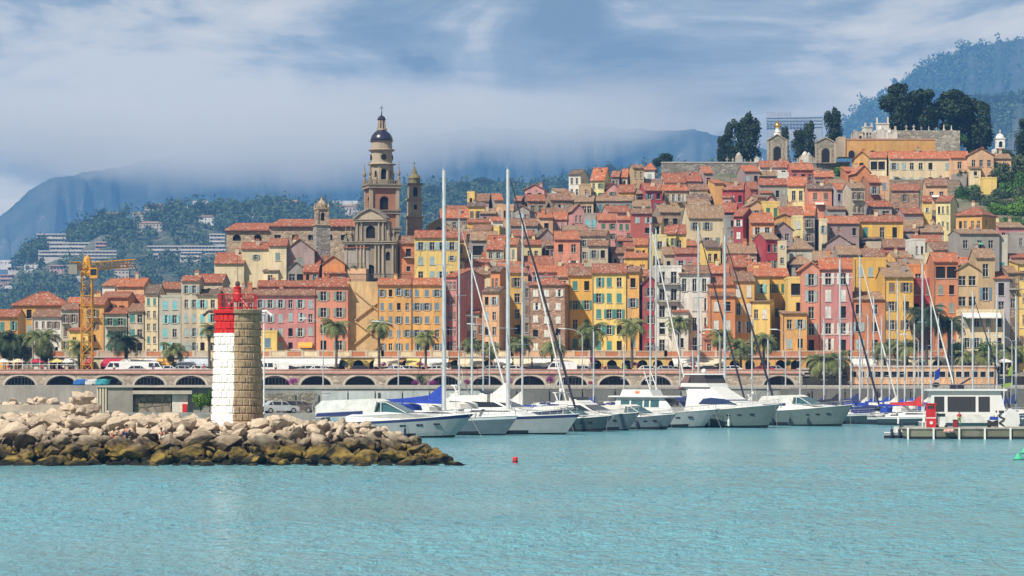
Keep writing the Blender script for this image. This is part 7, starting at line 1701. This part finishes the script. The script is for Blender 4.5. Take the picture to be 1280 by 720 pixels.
# buoys
t = empty('buoy', at(644, 578.5, 223)); t.location.z = 0; tag(t, 'small red cylindrical buoy floating in the open water', 'buoy'); part('float', [REDP], t, lambda mb: mb.lathe([(.18,-.2),(.2,0),(.2,.42),(.14,.5),(.03,.52)], 12)); part('ring', [RUB], t, lambda mb: mb.lathe([(.21,.12),(.235,.16),(.21,.2)], 12))
for px, py, lab in ((1273, 575, 'green conical buoy at the right edge, nearer one'), (1281, 567, 'green conical buoy at the right edge, farther one')):
    Yb_ = CZ*F/(py-HY); t = empty('buoy', (xx(px, Yb_), Yb_, 0)); tag(t, lab, 'buoy'); part('float', [plain('green_buoy', (.05,.42,.24), .5)], t, lambda mb: mb.lathe([(.3,-.2),(.42,0),(.42,.12),(.2,.32),(.14,.5),(.05,.52)], 14)); part('ring', [RUB], t, lambda mb: mb.lathe([(.43,.0),(.46,.03),(.43,.06)], 14))
# ---------------------------------------------------------------- lamps, crane, vehicles, people
POLE = plain('lamp_pole', (.42,.43,.44), .5)
def lamp(px, top, base, Y, label, arm=1, la=3.2, z0=None, white=False):
    t = empty('street_lamp', (xx(px, Y), Y, z0 if z0 is not None else zx(base, Y))); tag(t, label, 'street lamp', 'street lamps of the harbour'); z = zx(top, Y)-t.location.z; pm = WHITEP if white else POLE
    mb = MB(); mb.tube((0,0,0),(0,0,z-1.2),.11,.07,8); n = 8
    mb.path([(arm*la*(1-math.cos(a)), 0, z-1.2+1.2*math.sin(a)) for a in [math.pi/2*i/n for i in range(n+1)]], .05, 6) if arm else None; mb.build('pole', [pm], t)
    if arm: mb = MB(); mb.prism([(arm*la-arm*.2,z-.06),(arm*la+arm*.95,z-.02),(arm*la+arm*.9,z+.13),(arm*la-arm*.1,z+.12)], .2); mb.build('lamp_head', [GEL], t)
    else: mb = MB(); mb.lathe([(.08,z-1.2),(.2,z-.8),(.25,z-.3),(.05,z-.1)], 10); mb.build('lamp_head', [GEL], t)
for a in ((330,392,505,332,'tall white lamp post just right of the lighthouse',-1,.01,2.0,True),(404,398,488,425,'grey curved lamp post in front of the coral house',-1,2.6,ZQ,False),(498,402,488,425,'grey lamp post at the right part of the big ochre house, head over the palm',-1,3.0,ZQ,False),(728,411,488,425,'curved lamp beside the stone tower house',-1,2.6,ZQ,False),(850,410,488,425,'curved lamp before the white balconied house',-1,2.0,ZQ,False),(612,405,488,425,'curved lamp between the two tall masts',-1,2.4,ZQ,False),(900,412,488,425,'curved lamp in front of the orange houses',-1,1.4,ZQ,False),(982,412,488,425,'curved lamp left of the rose pink house',-1,1.4,ZQ,False),(1078,415,488,425,'curved lamp right of the rose pink house',-1,1.8,ZQ,False),(1148,418,488,425,'curved lamp before the crimson house',-1,1.8,ZQ,False),(1265,420,488,425,'curved lamp near the flag',-1,1.8,ZQ,False)):
    lamp(a[0], a[1], a[2], a[3], a[4], a[5], a[6], a[7], a[8])
# fence of white posts at the left promenade
t = empty('railing', (0, 471.5, PROM)); tag(t, 'tall white post and wire railing along the left promenade', 'railing')
part('rail', [WHITEP], t, lambda mb: mb.box(xv(-40), xv(95), -.03, .03, 1.55, 1.62))
for i in range(13): mb = MB(); mb.tube((0,0,0),(0,0,2.6),.045,n=5); mb.build('post', [WHITEP], t, (xv(-40+i*11), 0, 0))
# crane
YC = 476.; t = empty('tower_crane', at(109, 470, YC), 0); t.location.z = ZQ; tag(t, 'yellow lattice tower crane standing before the left houses', 'crane'); YEL = plain('crane_yellow', (.62,.30,.03), .5, var=.2)
def lattice(mb, a, b_, w_, n, r=.07, up=(0,0,1)):
    a, b_ = np.array(a, float), np.array(b_, float); d = (b_-a)/np.linalg.norm(b_-a); u = np.cross(d, up); u = u/np.linalg.norm(u) if np.linalg.norm(u) > .01 else np.array((1.,0,0)); v_ = np.cross(d, u); C4 = [(u*i+v_*j)*w_/2 for i, j in ((-1,-1),(1,-1),(1,1),(-1,1))]
    for c_ in C4: mb.tube(a+c_, b_+c_, r, n=4)
    for k in range(n):
        p, q_ = a+(b_-a)*k/n, a+(b_-a)*(k+1)/n
        for i in range(4):
            A, B_ = C4[i], C4[(i+1) % 4]; mb.tube(p+A, q_+B_ if k % 2 else p+B_, r*.6, n=3) if False else mb.tube(p+(A if k % 2 else B_), q_+(B_ if k % 2 else A), r*.62, n=4); mb.tube(p+A, p+B_, r*.6, n=4)
zt = zx(345, YC)-ZQ
part('mast', [YEL], t, lambda mb: lattice(mb, (0,0,0), (0,0,zt), 1.7, 11, .1, (0,1,0)))
JD = np.array((math.cos(R(50)), math.sin(R(50)), 0))
part('jib', [YEL], t, lambda mb: lattice(mb, JD*1.0+(0,0,zt+1.6), JD*10.2+(0,0,zt+2.4), 1.2, 10, .09))
part('counter_jib', [YEL], t, lambda mb: lattice(mb, -JD*1.0+(0,0,zt+1.6), -JD*3.2+(0,0,zt+1.6), 1.2, 3, .09))
part('counterweight', [conc], t, lambda mb: mb.box(-.7,.7,-.6,.6,0,1.6)).location = tuple(-JD*3.0+(0,0,zt+.2))
part('slewing_ring', [YEL], t, lambda mb: (mb.lathe([(1.1,zt),(1.2,zt+.5),(.9,zt+.9),(.6,zt+2.9),(.1,zt+3.4)], 8)))
mb = MB(); mb.box(-.6,.6,-.7,.5,0,1.7); mb.build('cab', [YEL], t, (1.2,-.6,zt-.4)); mb = MB(); mb.box(-.5,.5,-.03,.0,.5,1.5); mb.build('cab_window', [SMOKE], t, (1.2,-1.31,zt-.4))
# scaffold-like blue tarpaulins at the crane foot
for px, w_, c_, lab in ((102,14,'blue','blue covered boat on a trailer below the crane'),(117,10,'white','white boat beside the blue one below the crane'),(128,12,'turq','turquoise covered boat right of the crane foot')):
    t = empty('boat_on_trailer', at(px, 482, 462)); t.location.z = ZQ; t.scale = (.62,.62,.5); tag(t, lab, 'boat'); mm = {'blue': plain('tarp_blue', (.03,.16,.5), .7), 'white': GEL, 'turq': plain('tarp_turq', (.05,.38,.45), .7)}[c_]
    mb = MB(); hull(mb, 4.2, 1.7, 1.0, 1.3, .4); o = mb.build('hull', [mm, mm, mm], t, (-2.1,0,.35)); part('cover', [mm], t, lambda mb: mb.prism([(-1.9,1.3),(1.6,1.5),(.6,2.0),(-1.2,1.9)], .6)); part('trailer', [IRON], t, lambda mb: (mb.box(-2,2,-.4,.4,.25,.33), mb.tube((0,-.8,.3),(0,.8,.3),.3,n=10)))
# vehicles
TYRE = RUB
def vehicle(px, py, Y, kind, col, label, z0=None, rz=0):
    t = empty('van' if kind == 'van' else 'car', (xx(px, Y), Y, PROM+.005 if z0 is None else z0), rz); tag(t, label, kind, 'vehicles parked along the harbour')
    if kind == 'van': L_, P, Wn = 5.0, [(-2.5,.35),(2.4,.35),(2.5,.8),(2.2,1.15),(1.7,1.9),(1.4,2.1),(-2.4,2.1),(-2.5,1.9)], [[(1.05,1.2),(2.0,1.2),(1.62,1.85),(1.05,1.85)],[(.1,1.2),(.9,1.2),(.9,1.85),(.1,1.85)]]
    else: L_, P, Wn = 4.2, [(-2.1,.3),(2.1,.3),(2.12,.7),(1.9,.85),(1.0,.95),(.45,1.42),(-1.2,1.45),(-1.85,.98),(-2.1,.9)], [[(.05,.97),(.9,.97),(.42,1.35),(.05,1.36)],[(-.98,.98),(-.08,.97),(-.08,1.36),(-1.1,1.38)],[(-1.6,.99),(-1.1,.98),(-1.2,1.32),(-1.28,1.32)]]
    wf = lambda z: .88-.16*max(0, z-.9); part('body', [plain('car_'+''.join(str(int(c*100)) for c in col), col, .25, coat=.6)], t, lambda mb: mb.prism(P, wf))
    for p_ in Wn: part('window', [SMOKE], t, lambda mb: mb.prism(p_, wf, off=.012))
    part('windscreen', [SMOKE], t, lambda mb: mb.prism([(P[3][0]+.01,P[3][1]+.05),(P[4][0]+.015,P[4][1]+.02),(P[5][0]+.03,P[5][1]-.05),(P[5][0],P[5][1]-.1)] if kind != 'van' else [(2.16,1.25),(2.2,1.2),(1.74,1.88),(1.7,1.85)], .68))
    for sx in (-1.35, 1.4):
        for sy in (-.78, .78):
            o = part('wheel', [TYRE], t, lambda mb: mb.tube((0,-.11,0),(0,.11,0),.32,n=14)); o.location = (sx, sy, .32); 
            if sy < 0: part('rim', [STEEL], o, lambda mb: mb.tube((0,-.125,0),(0,-.112,0),.19,n=10))
    for sy in (-.6, .6): part('headlight', [GEL], t, lambda mb: mb.box(2.02 if kind != 'van' else 2.38, 2.13 if kind != 'van' else 2.5, sy-.14, sy+.14, .6, .74))
WHT, SIL, DKC, BLU, REDc = (.75,.75,.75), (.45,.47,.5), (.03,.03,.035), (.05,.12,.3), (.45,.03,.03)
VH = [(150,'van',WHT,'white van behind the palm right of the crane'),(168,'car',SIL,'silver car beside the white van right of the crane'),(186,'van',WHT,'white van under the ochre awning'),(205,'car',WHT,'white car right of the ochre awning'),(232,'car',SIL,'silver car left of the lighthouse'),(252,'car',WHT,'white car next to the lighthouse'),(324,'van',WHT,'white van right beside the lighthouse'),(342,'van',WHT,'second white van right of the lighthouse'),(362,'car',DKC,'dark car under the long white awning left part'),(382,'car',SIL,'silver car under the long white awning'),(402,'car',WHT,'white car under the long white awning right part'),(452,'car',DKC,'dark car by the arched ochre arcade'),(492,'car',WHT,'white car below the big ochre house'),(512,'car',SIL,'silver car near the yellow awning'),(546,'car',WHT,'white car left of the tallest mast'),(572,'car',DKC,'dark car right of the tallest mast'),(612,'car',SIL,'silver car between the masts'),(645,'car',WHT,'white car right of the second tall mast'),(672,'car',DKC,'dark car below the stone tower house'),(702,'van',WHT,'white van under the curved lamp'),(730,'car',SIL,'silver car right of the curved lamp'),(762,'car',DKC,'dark car beside the yellow arcade'),(812,'car',WHT,'white car behind the twin masts'),(835,'car',SIL,'silver car before the white balconied house'),(882,'car',DKC,'dark car below the orange houses'),(912,'car',WHT,'white car behind the furled black sail'),(952,'car',REDc,'red car beside the arcade niches'),(970,'car',SIL,'silver car at the viaduct end')]
for px, kd, c_, lab in VH: vehicle(px, 460, 476.5+(int(px) % 3)*1.6, kd, c_, lab, rz=R(rr.choice((0, 180))+rr.uniform(-2, 2)))
vehicle(350, 513, 338, 'car', SIL, 'silver blue car parked on the pier right of the lighthouse', 2.0, R(20)); vehicle(333, 512, 343, 'car', DKC, 'dark car behind the silver one on the pier', 2.0, R(5)); vehicle(372, 512, 342, 'car', (.12,.10,.09), 'dark brown car at the right end of the pier', 2.0, R(-4))
# parasols on the promenade left
for px, c_, lab in ((4,'white','white parasol at the far left of the promenade'),(22,'cream','cream parasol beside the leftmost white one'),(48,'crimson','crimson parasol behind the tall palm'),(70,'yellow','yellow parasol left of the crane'),(88,'white','white parasol just left of the crane awning'),(1256,'white','white parasol at the right end of the promenade'),(160,'white','white parasol before the cream awning')):
    t = empty('parasol', at(px, 460, 484)); t.location.z = PROM; tag(t, lab, 'parasol'); part('pole', [POLE], t, lambda mb: mb.tube((0,0,0),(0,0,2.5),.04)); part('canopy', [plain('canvas_'+c_, AC[c_], .85, var=.2)], t, lambda mb: mb.lathe([(1.5,1.95),(1.5,2.05),(.8,2.4),(.05,2.65)], 8))
t = empty('parasol', at(1191, 294, 650)); tag(t, 'small white parasol in the hillside terrace garden', 'parasol'); part('canopy', [GEL], t, lambda mb: mb.lathe([(1.4,.9),(1.4,1.0),(.05,1.8)], 8)); part('pole', [POLE], t, lambda mb: mb.tube((0,0,-1.5),(0,0,1.2),.04))
# flags
t = empty('flag', at(1259, 478, 372)); t.scale = (.7,.7,.7); tag(t, 'green yellow and black feather flag at the right edge', 'flag'); part('pole', [POLE], t, lambda mb: mb.tube((.6,0,-4),(1.0,0,3.6),.05)); part('cloth', [plain('flag_green', (.28,.40,.05), .8), plain('flag_black', (.03,.035,.05), .8)], t, lambda mb: (slab(mb, [(-.9,0,-1.0),(.7,.1,-.6),(.8,.12,0),(-.5,0,-.2)], .04, 0), slab(mb, [(-.5,0,-.2),(.8,.12,0),(.95,.1,1.3),(.1,0,1.2)], .04, 1), slab(mb, [(.1,0,1.2),(.95,.1,1.3),(1.0,0,3.2),(.5,0,2.8)], .04, 0)))
t = empty('flag', at(1168, 470, 388)); tag(t, 'small blue and white pennant above the blue sail cover', 'flag'); part('pole', [POLE], t, lambda mb: mb.tube((0,0,-3),(0,0,1.2),.04)); part('cloth', [BLUEC, WHTC], t, lambda mb: (slab(mb, [(0,0,-.6),(.7,.1,-.2),(.75,.1,.2),(0,0,0)], .04, 0), slab(mb, [(0,0,0),(.75,.1,.2),(.8,0,1.1),(0,0,.6)], .04, 0)))
t = empty('flag', at(707, 254, 672)); tag(t, 'small tricolour flag on a pole beside a hillside house', 'flag'); part('pole', [POLE], t, lambda mb: mb.tube((0,0,-3),(0,0,1.5),.05)); part('cloth', [BLUEC, WHTC, REDC], t, lambda mb: [mb.box(i*.5,(i+1)*.5,-.02+.01*i,.02+.01*i,-.2,1.2,i) for i in range(3)])
# people: one continuous skin-modifier body per pose
def person_mesh(pose, shirt, trouser, key):
    J = {'stand': dict(p=(0,0,.92), c=(0,0,1.25), n=(0,0,1.45), h=(0,-.02,1.62), hl=(.1,0,.88), kl=(.12,-.03,.48), fl=(.12,0,.06), tl=(.12,-.14,.03), hr=(-.1,0,.88), kr=(-.12,.02,.48), fr=(-.14,.04,.06), tr=(-.14,-.1,.03), sl=(.19,0,1.38), el=(.25,.02,1.1), wl=(.24,-.08,.86), sr=(-.19,0,1.38), er=(-.26,.03,1.1), wr=(-.22,-.1,.86)),
         'walk': dict(p=(0,0,.90), c=(0,-.02,1.23), n=(0,-.03,1.43), h=(0,-.06,1.6), hl=(.1,0,.86), kl=(.1,-.22,.50), fl=(.1,-.28,.08), tl=(.1,-.42,.06), hr=(-.1,0,.86), kr=(-.1,.08,.46), fr=(-.1,.34,.12), tr=(-.1,.24,.04), sl=(.19,0,1.36), el=(.25,.16,1.1), wl=(.24,.12,.86), sr=(-.19,0,1.36), er=(-.25,-.14,1.12), wr=(-.2,-.3,.98)),
         'sit': dict(p=(0,0,.1), c=(0,-.08,.42), n=(0,-.14,.62), h=(0,-.2,.78), hl=(.1,-.02,.09), kl=(.16,-.42,.30), fl=(.14,-.50,-.1), tl=(.14,-.62,-.12), hr=(-.1,-.02,.09), kr=(-.16,-.40,.34), fr=(-.12,-.34,-.08), tr=(-.12,-.46,-.1), sl=(.19,-.1,.55), el=(.24,-.28,.36), wl=(.14,-.42,.36), sr=(-.19,-.1,.55), er=(-.25,-.26,.34), wr=(-.12,-.4,.40))}[pose]
    names = list(J); E = [('p','c'),('c','n'),('n','h'),('p','hl'),('hl','kl'),('kl','fl'),('fl','tl'),('p','hr'),('hr','kr'),('kr','fr'),('fr','tr'),('c','sl'),('sl','el'),('el','wl'),('c','sr'),('sr','er'),('er','wr')]
    RD = dict(p=.15,c=.15,n=.06,h=.105,hl=.1,hr=.1,kl=.065,kr=.065,fl=.045,fr=.045,tl=.035,tr=.035,sl=.065,sr=.065,el=.045,er=.045,wl=.032,wr=.032)
    me = bpy.data.meshes.new('person'); me.from_pydata([J[k] for k in names], [(names.index(a), names.index(b_)) for a, b_ in E], [])
    tmp = bpy.data.objects.new('tmp', me); COL.objects.link(tmp); md = tmp.modifiers.new('s', 'SKIN'); md.use_smooth_shade = True
    for i, k in enumerate(names): me.skin_vertices[0].data[i].radius = (RD[k], RD[k]*(.75 if k in 'pc' else 1)); me.skin_vertices[0].data[i].use_root = (k == 'p')
    sb = tmp.modifiers.new('b', 'SUBSURF'); sb.levels = 1
    dg = bpy.context.evaluated_depsgraph_get(); out = bpy.data.meshes.new_from_object(tmp.evaluated_get(dg)); bpy.data.objects.remove(tmp)
    out.materials.clear(); SKIN = plain('skin', (.50,.27,.18), .6, var=.1)
    for m_ in (SKIN, plain('cloth_'+key[0], shirt, .9), plain('cloth_'+key[1], trouser, .9)): out.materials.append(m_)
    up = J['n'][2]; pz = J['p'][2]; mi = []
    for p_ in out.polygons:
        c_ = p_.center; low = min((Vector(J[k])-c_).length for k in ('kl','kr','hl','hr','p')); arm = min((Vector(J[k])-c_).length for k in ('wl','wr','el','er')); tor = min((Vector(J[k])-c_).length for k in ('c','sl','sr')); fo = min((Vector(J[k])-c_).length for k in ('fl','fr','tl','tr')); he = (Vector(J['h'])-c_).length
        w_ = min(low, arm, tor, fo, he); mi.append(0 if w_ in (arm, he, fo) or key[0] == 'skin' and w_ == tor else 2 if w_ == low else 1)
    out.polygons.foreach_set('material_index', mi); out.polygons.foreach_set('use_smooth', [True]*len(mi))
    hm_ = MB(); x, y, z = J['h']; hm_.lathe([(.118*math.sin(a_), .118*-math.cos(a_)) for a_ in (1.3,1.7,2.1,2.5,2.9,3.1)], 10, (x, y+.025, z+.01)); return out, hm_.mesh('hair', [plain('hair', (.04,.025,.015), .8)], True)
CLO = dict(skin=(.50,.27,.18), white=(.65,.65,.62), red=(.5,.05,.05), navy=(.03,.05,.15), green=(.12,.3,.08), black=(.03,.03,.03), blue=(.08,.2,.45), beige=(.5,.42,.3)); PM = {}
def person(X, Y, z, pose, sh, tr, label, rz=0, grp=None, s=1):
    key = (sh, tr, pose)
    if key not in PM: PM[key] = person_mesh(pose, CLO[sh], CLO[tr], (sh, tr))
    b_, hr = PM[key]; t = link('person', b_, None, (X, Y, z), rz, (s,)*3); tag(t, label, 'person', grp); link('hair', hr, t)
def onbw(px, py, pose, sh, tr, lab, rz):
    Y = 224.2; X = xx(px, Y); person(X, Y, zx(py, Y), pose, sh, tr, lab, rz, None, 1.05)
    return X, Y
for px, py, sh, tr, lab, rz in ((141,552,'skin','red','sunbather leaning forward on a dark boulder, left of three',.5),(149,551,'skin','black','sunbather sitting between two others on the dark boulder',-.2),(160,547,'skin','navy','sunbather on the right of the group, in dark shorts',-.6),(201,551,'skin','white','lone sunbather in white shorts sitting on a boulder',.3)):
    X, Y = onbw(px, py-1.5, 'sit', sh, tr, lab, rz)
for px0, py0, s_ in ((149, 557.5, 1.25), (201, 557, .95)):
    o = link('boulder', RK[3], None, (xx(px0, 224.6), 224.7, zx(py0, 224.6)-.35)); o.scale = (s_*1.3, s_, s_*.62); tag(o, 'dark flat boulder under the three sunbathers' if px0 < 180 else 'dark boulder under the lone sunbather', 'boulder')
zd = zx(534.5, 298)
person(xx(1199, 298.6), 298.6, zd, 'stand', 'red', 'green', 'person with reddish top and green trousers on the fuel dock', .4); person(xx(1246, 299.5), 299.8, zd, 'stand', 'white', 'beige', 'person in white top beside the scooter on the dock', -.5)
PS = ['stand', 'walk', 'walk', 'stand']; SHS = ['white','red','navy','black','blue','green','beige']
for i in range(46):
    px = rr.choice((rr.uniform(-5, 100), rr.uniform(100, 1000), rr.uniform(0, 1240))); sh, tr = rr.choice(SHS), rr.choice(('navy','black','beige','white')); ps = rr.choice(PS)
    person(xx(px, 473), 472.6+rr.uniform(0, 1.2), PROM+.005, ps, sh, tr, f'person in {sh} top and {tr} trousers {"walking" if ps == "walk" else "standing"} on the promenade', rr.uniform(0, 6.3), 'people on the promenade')
# ---------------------------------------------------------------- labels that single out each house
def town_labels():
    H = [h for h in HOUSES if not h['lab']]
    def near(h, dx, dy):
        best = None
        for k in HOUSES:
            if k is h: continue
            if dx:
                gap = (k['xl']-h['xr']) if dx > 0 else (h['xl']-k['xr'])
                ov = min(h['yb'], k['yb'])-max(h['yt'], k['yt'])
                if -6 < gap < 10 and ov > 6: sc = abs(gap)-ov*.1
                else: continue
            else:
                gap = (k['yt']-h['yb']) if dy > 0 else (h['yt']-k['yb'])
                ov = min(h['xr'], k['xr'])-max(h['xl'], k['xl'])
                if -16 < gap < 12 and ov > 6: sc = abs(gap)-ov*.1
                else: continue
            if best is None or sc < best[0]: best = (sc, k)
        return best[1] if best else None
    def zone(h):
        x, y = (h['xl']+h['xr'])/2, (h['ye']+h['yb'])/2
        if h['yb'] >= 436:
            z = [(60,'behind the palms left of the crane'),(130,'behind the yellow crane'),(230,'between the crane and the lighthouse'),(300,'just left of the lighthouse'),(440,'right of the lighthouse'),(556,'left of the tallest front mast'),(716,'between the two tall front masts'),(830,'on the waterfront below the town centre'),(960,'on the waterfront behind the motor yachts'),(1110,'on the waterfront above the green palms'),(1400,'on the waterfront behind the fuel dock')]
            for a, t in z:
                if x < a: return t
        if y < 236: return 'under the cemetery wall' if x > 830 else 'on the skyline left of the cemetery wall'
        band = 'high on the hillside' if y < 272 else 'midway up the hillside' if y < 312 else 'just above the waterfront row'
        side = 'right of the church' if x < 690 else 'below the hilltop tree' if x < 850 else 'below the chapel' if x < 1040 else 'near the green hillside trees'
        return band+' '+side
    for h in H:
        h['facts'] = f = []
        W = WNAME[h['wk']]
        f.append(('size', 'narrow' if h['span'] < 19 else 'broad' if h['span'] > 38 else ''))
        shut = (' and '+SNAME[h['sk']]+' shutters') if h['sk'] in SNAME and h['nc'] else ''
        roof = (RNAME[h['rc']]+(' gable roof' if h['rt'] == 'g' else ' hipped roof' if h['rt'] == 'h' else ' roof')) if h['rc'] else 'flat roof'
        h['core'] = (W, roof, shut); h['zone'] = zone(h)
        h['nb'] = []
        for dx, dy, t in ((-1,0,'right of the'),(1,0,'left of the'),(0,1,'above the'),(0,-1,'below the')):
            k = near(h, dx, dy)
            if k: h['nb'].append(t+' '+WNAME[k['wk']]+' one')
    def texts(h):
        s = h['facts'][0][1]; W, roof, shut = h['core']; b = (s+' ' if s else '')+W+' house with '+roof
        z = h['zone']
        yield b+' '+z
        yield b+shut+' '+z
        for n in h['nb']: yield b+' '+n+', '+z
        for n in h['nb']: yield b+shut+', '+n
        for i, n in enumerate(h['nb']):
            for n2 in h['nb'][i+1:]: yield b+', '+n+', '+n2
        for i, n in enumerate(h['nb']):
            for n2 in h['nb'][i+1:]: yield b+shut+', '+n+', '+n2
    from collections import Counter
    cand = {id(h): [t for t in texts(h) if len(t.split()) <= 16] for h in H}
    cnt = Counter(t for c in cand.values() for t in set(c))
    bad = []
    for h in H:
        ok = [t for t in cand[id(h)] if cnt[t] == 1]
        if ok: h['o']['label'] = ok[0]
        else: bad.append(h)
    # leftovers: order within the same description
    grp = {}
    for h in bad: grp.setdefault((cand[id(h)] or [h['core'][0]+' house'])[0], []).append(h)
    for t, hs in grp.items():
        hs.sort(key=lambda h: h['xl'])
        for i, h in enumerate(hs):
            w_ = t.split(); base = ' '.join(w_[:13])
            h['o']['label'] = (('leftmost ' if i == 0 else 'rightmost ' if i == len(hs)-1 else 'middle ') if len(hs) > 1 else 'lone ')+base
    for h in HOUSES:
        if h['lab']: h['o']['label'] = h['lab']
    print('houses', len(HOUSES), 'bad', len(bad), {k: len(v) for k, v in grp.items()})
town_labels()
from collections import Counter as _C
_t = [o for o in SC.objects if o.parent is None and o.get('kind') != 'structure' and o.type not in ('CAMERA', 'LIGHT')]
print('objects', len(SC.objects), 'things', len(_t), 'nolabel', [o.name for o in _t if not o.get('label')][:10])
print('dups', [(k, v) for k, v in _C(o.get('label') for o in _t if not o.get('group')).items() if v > 1][:20])
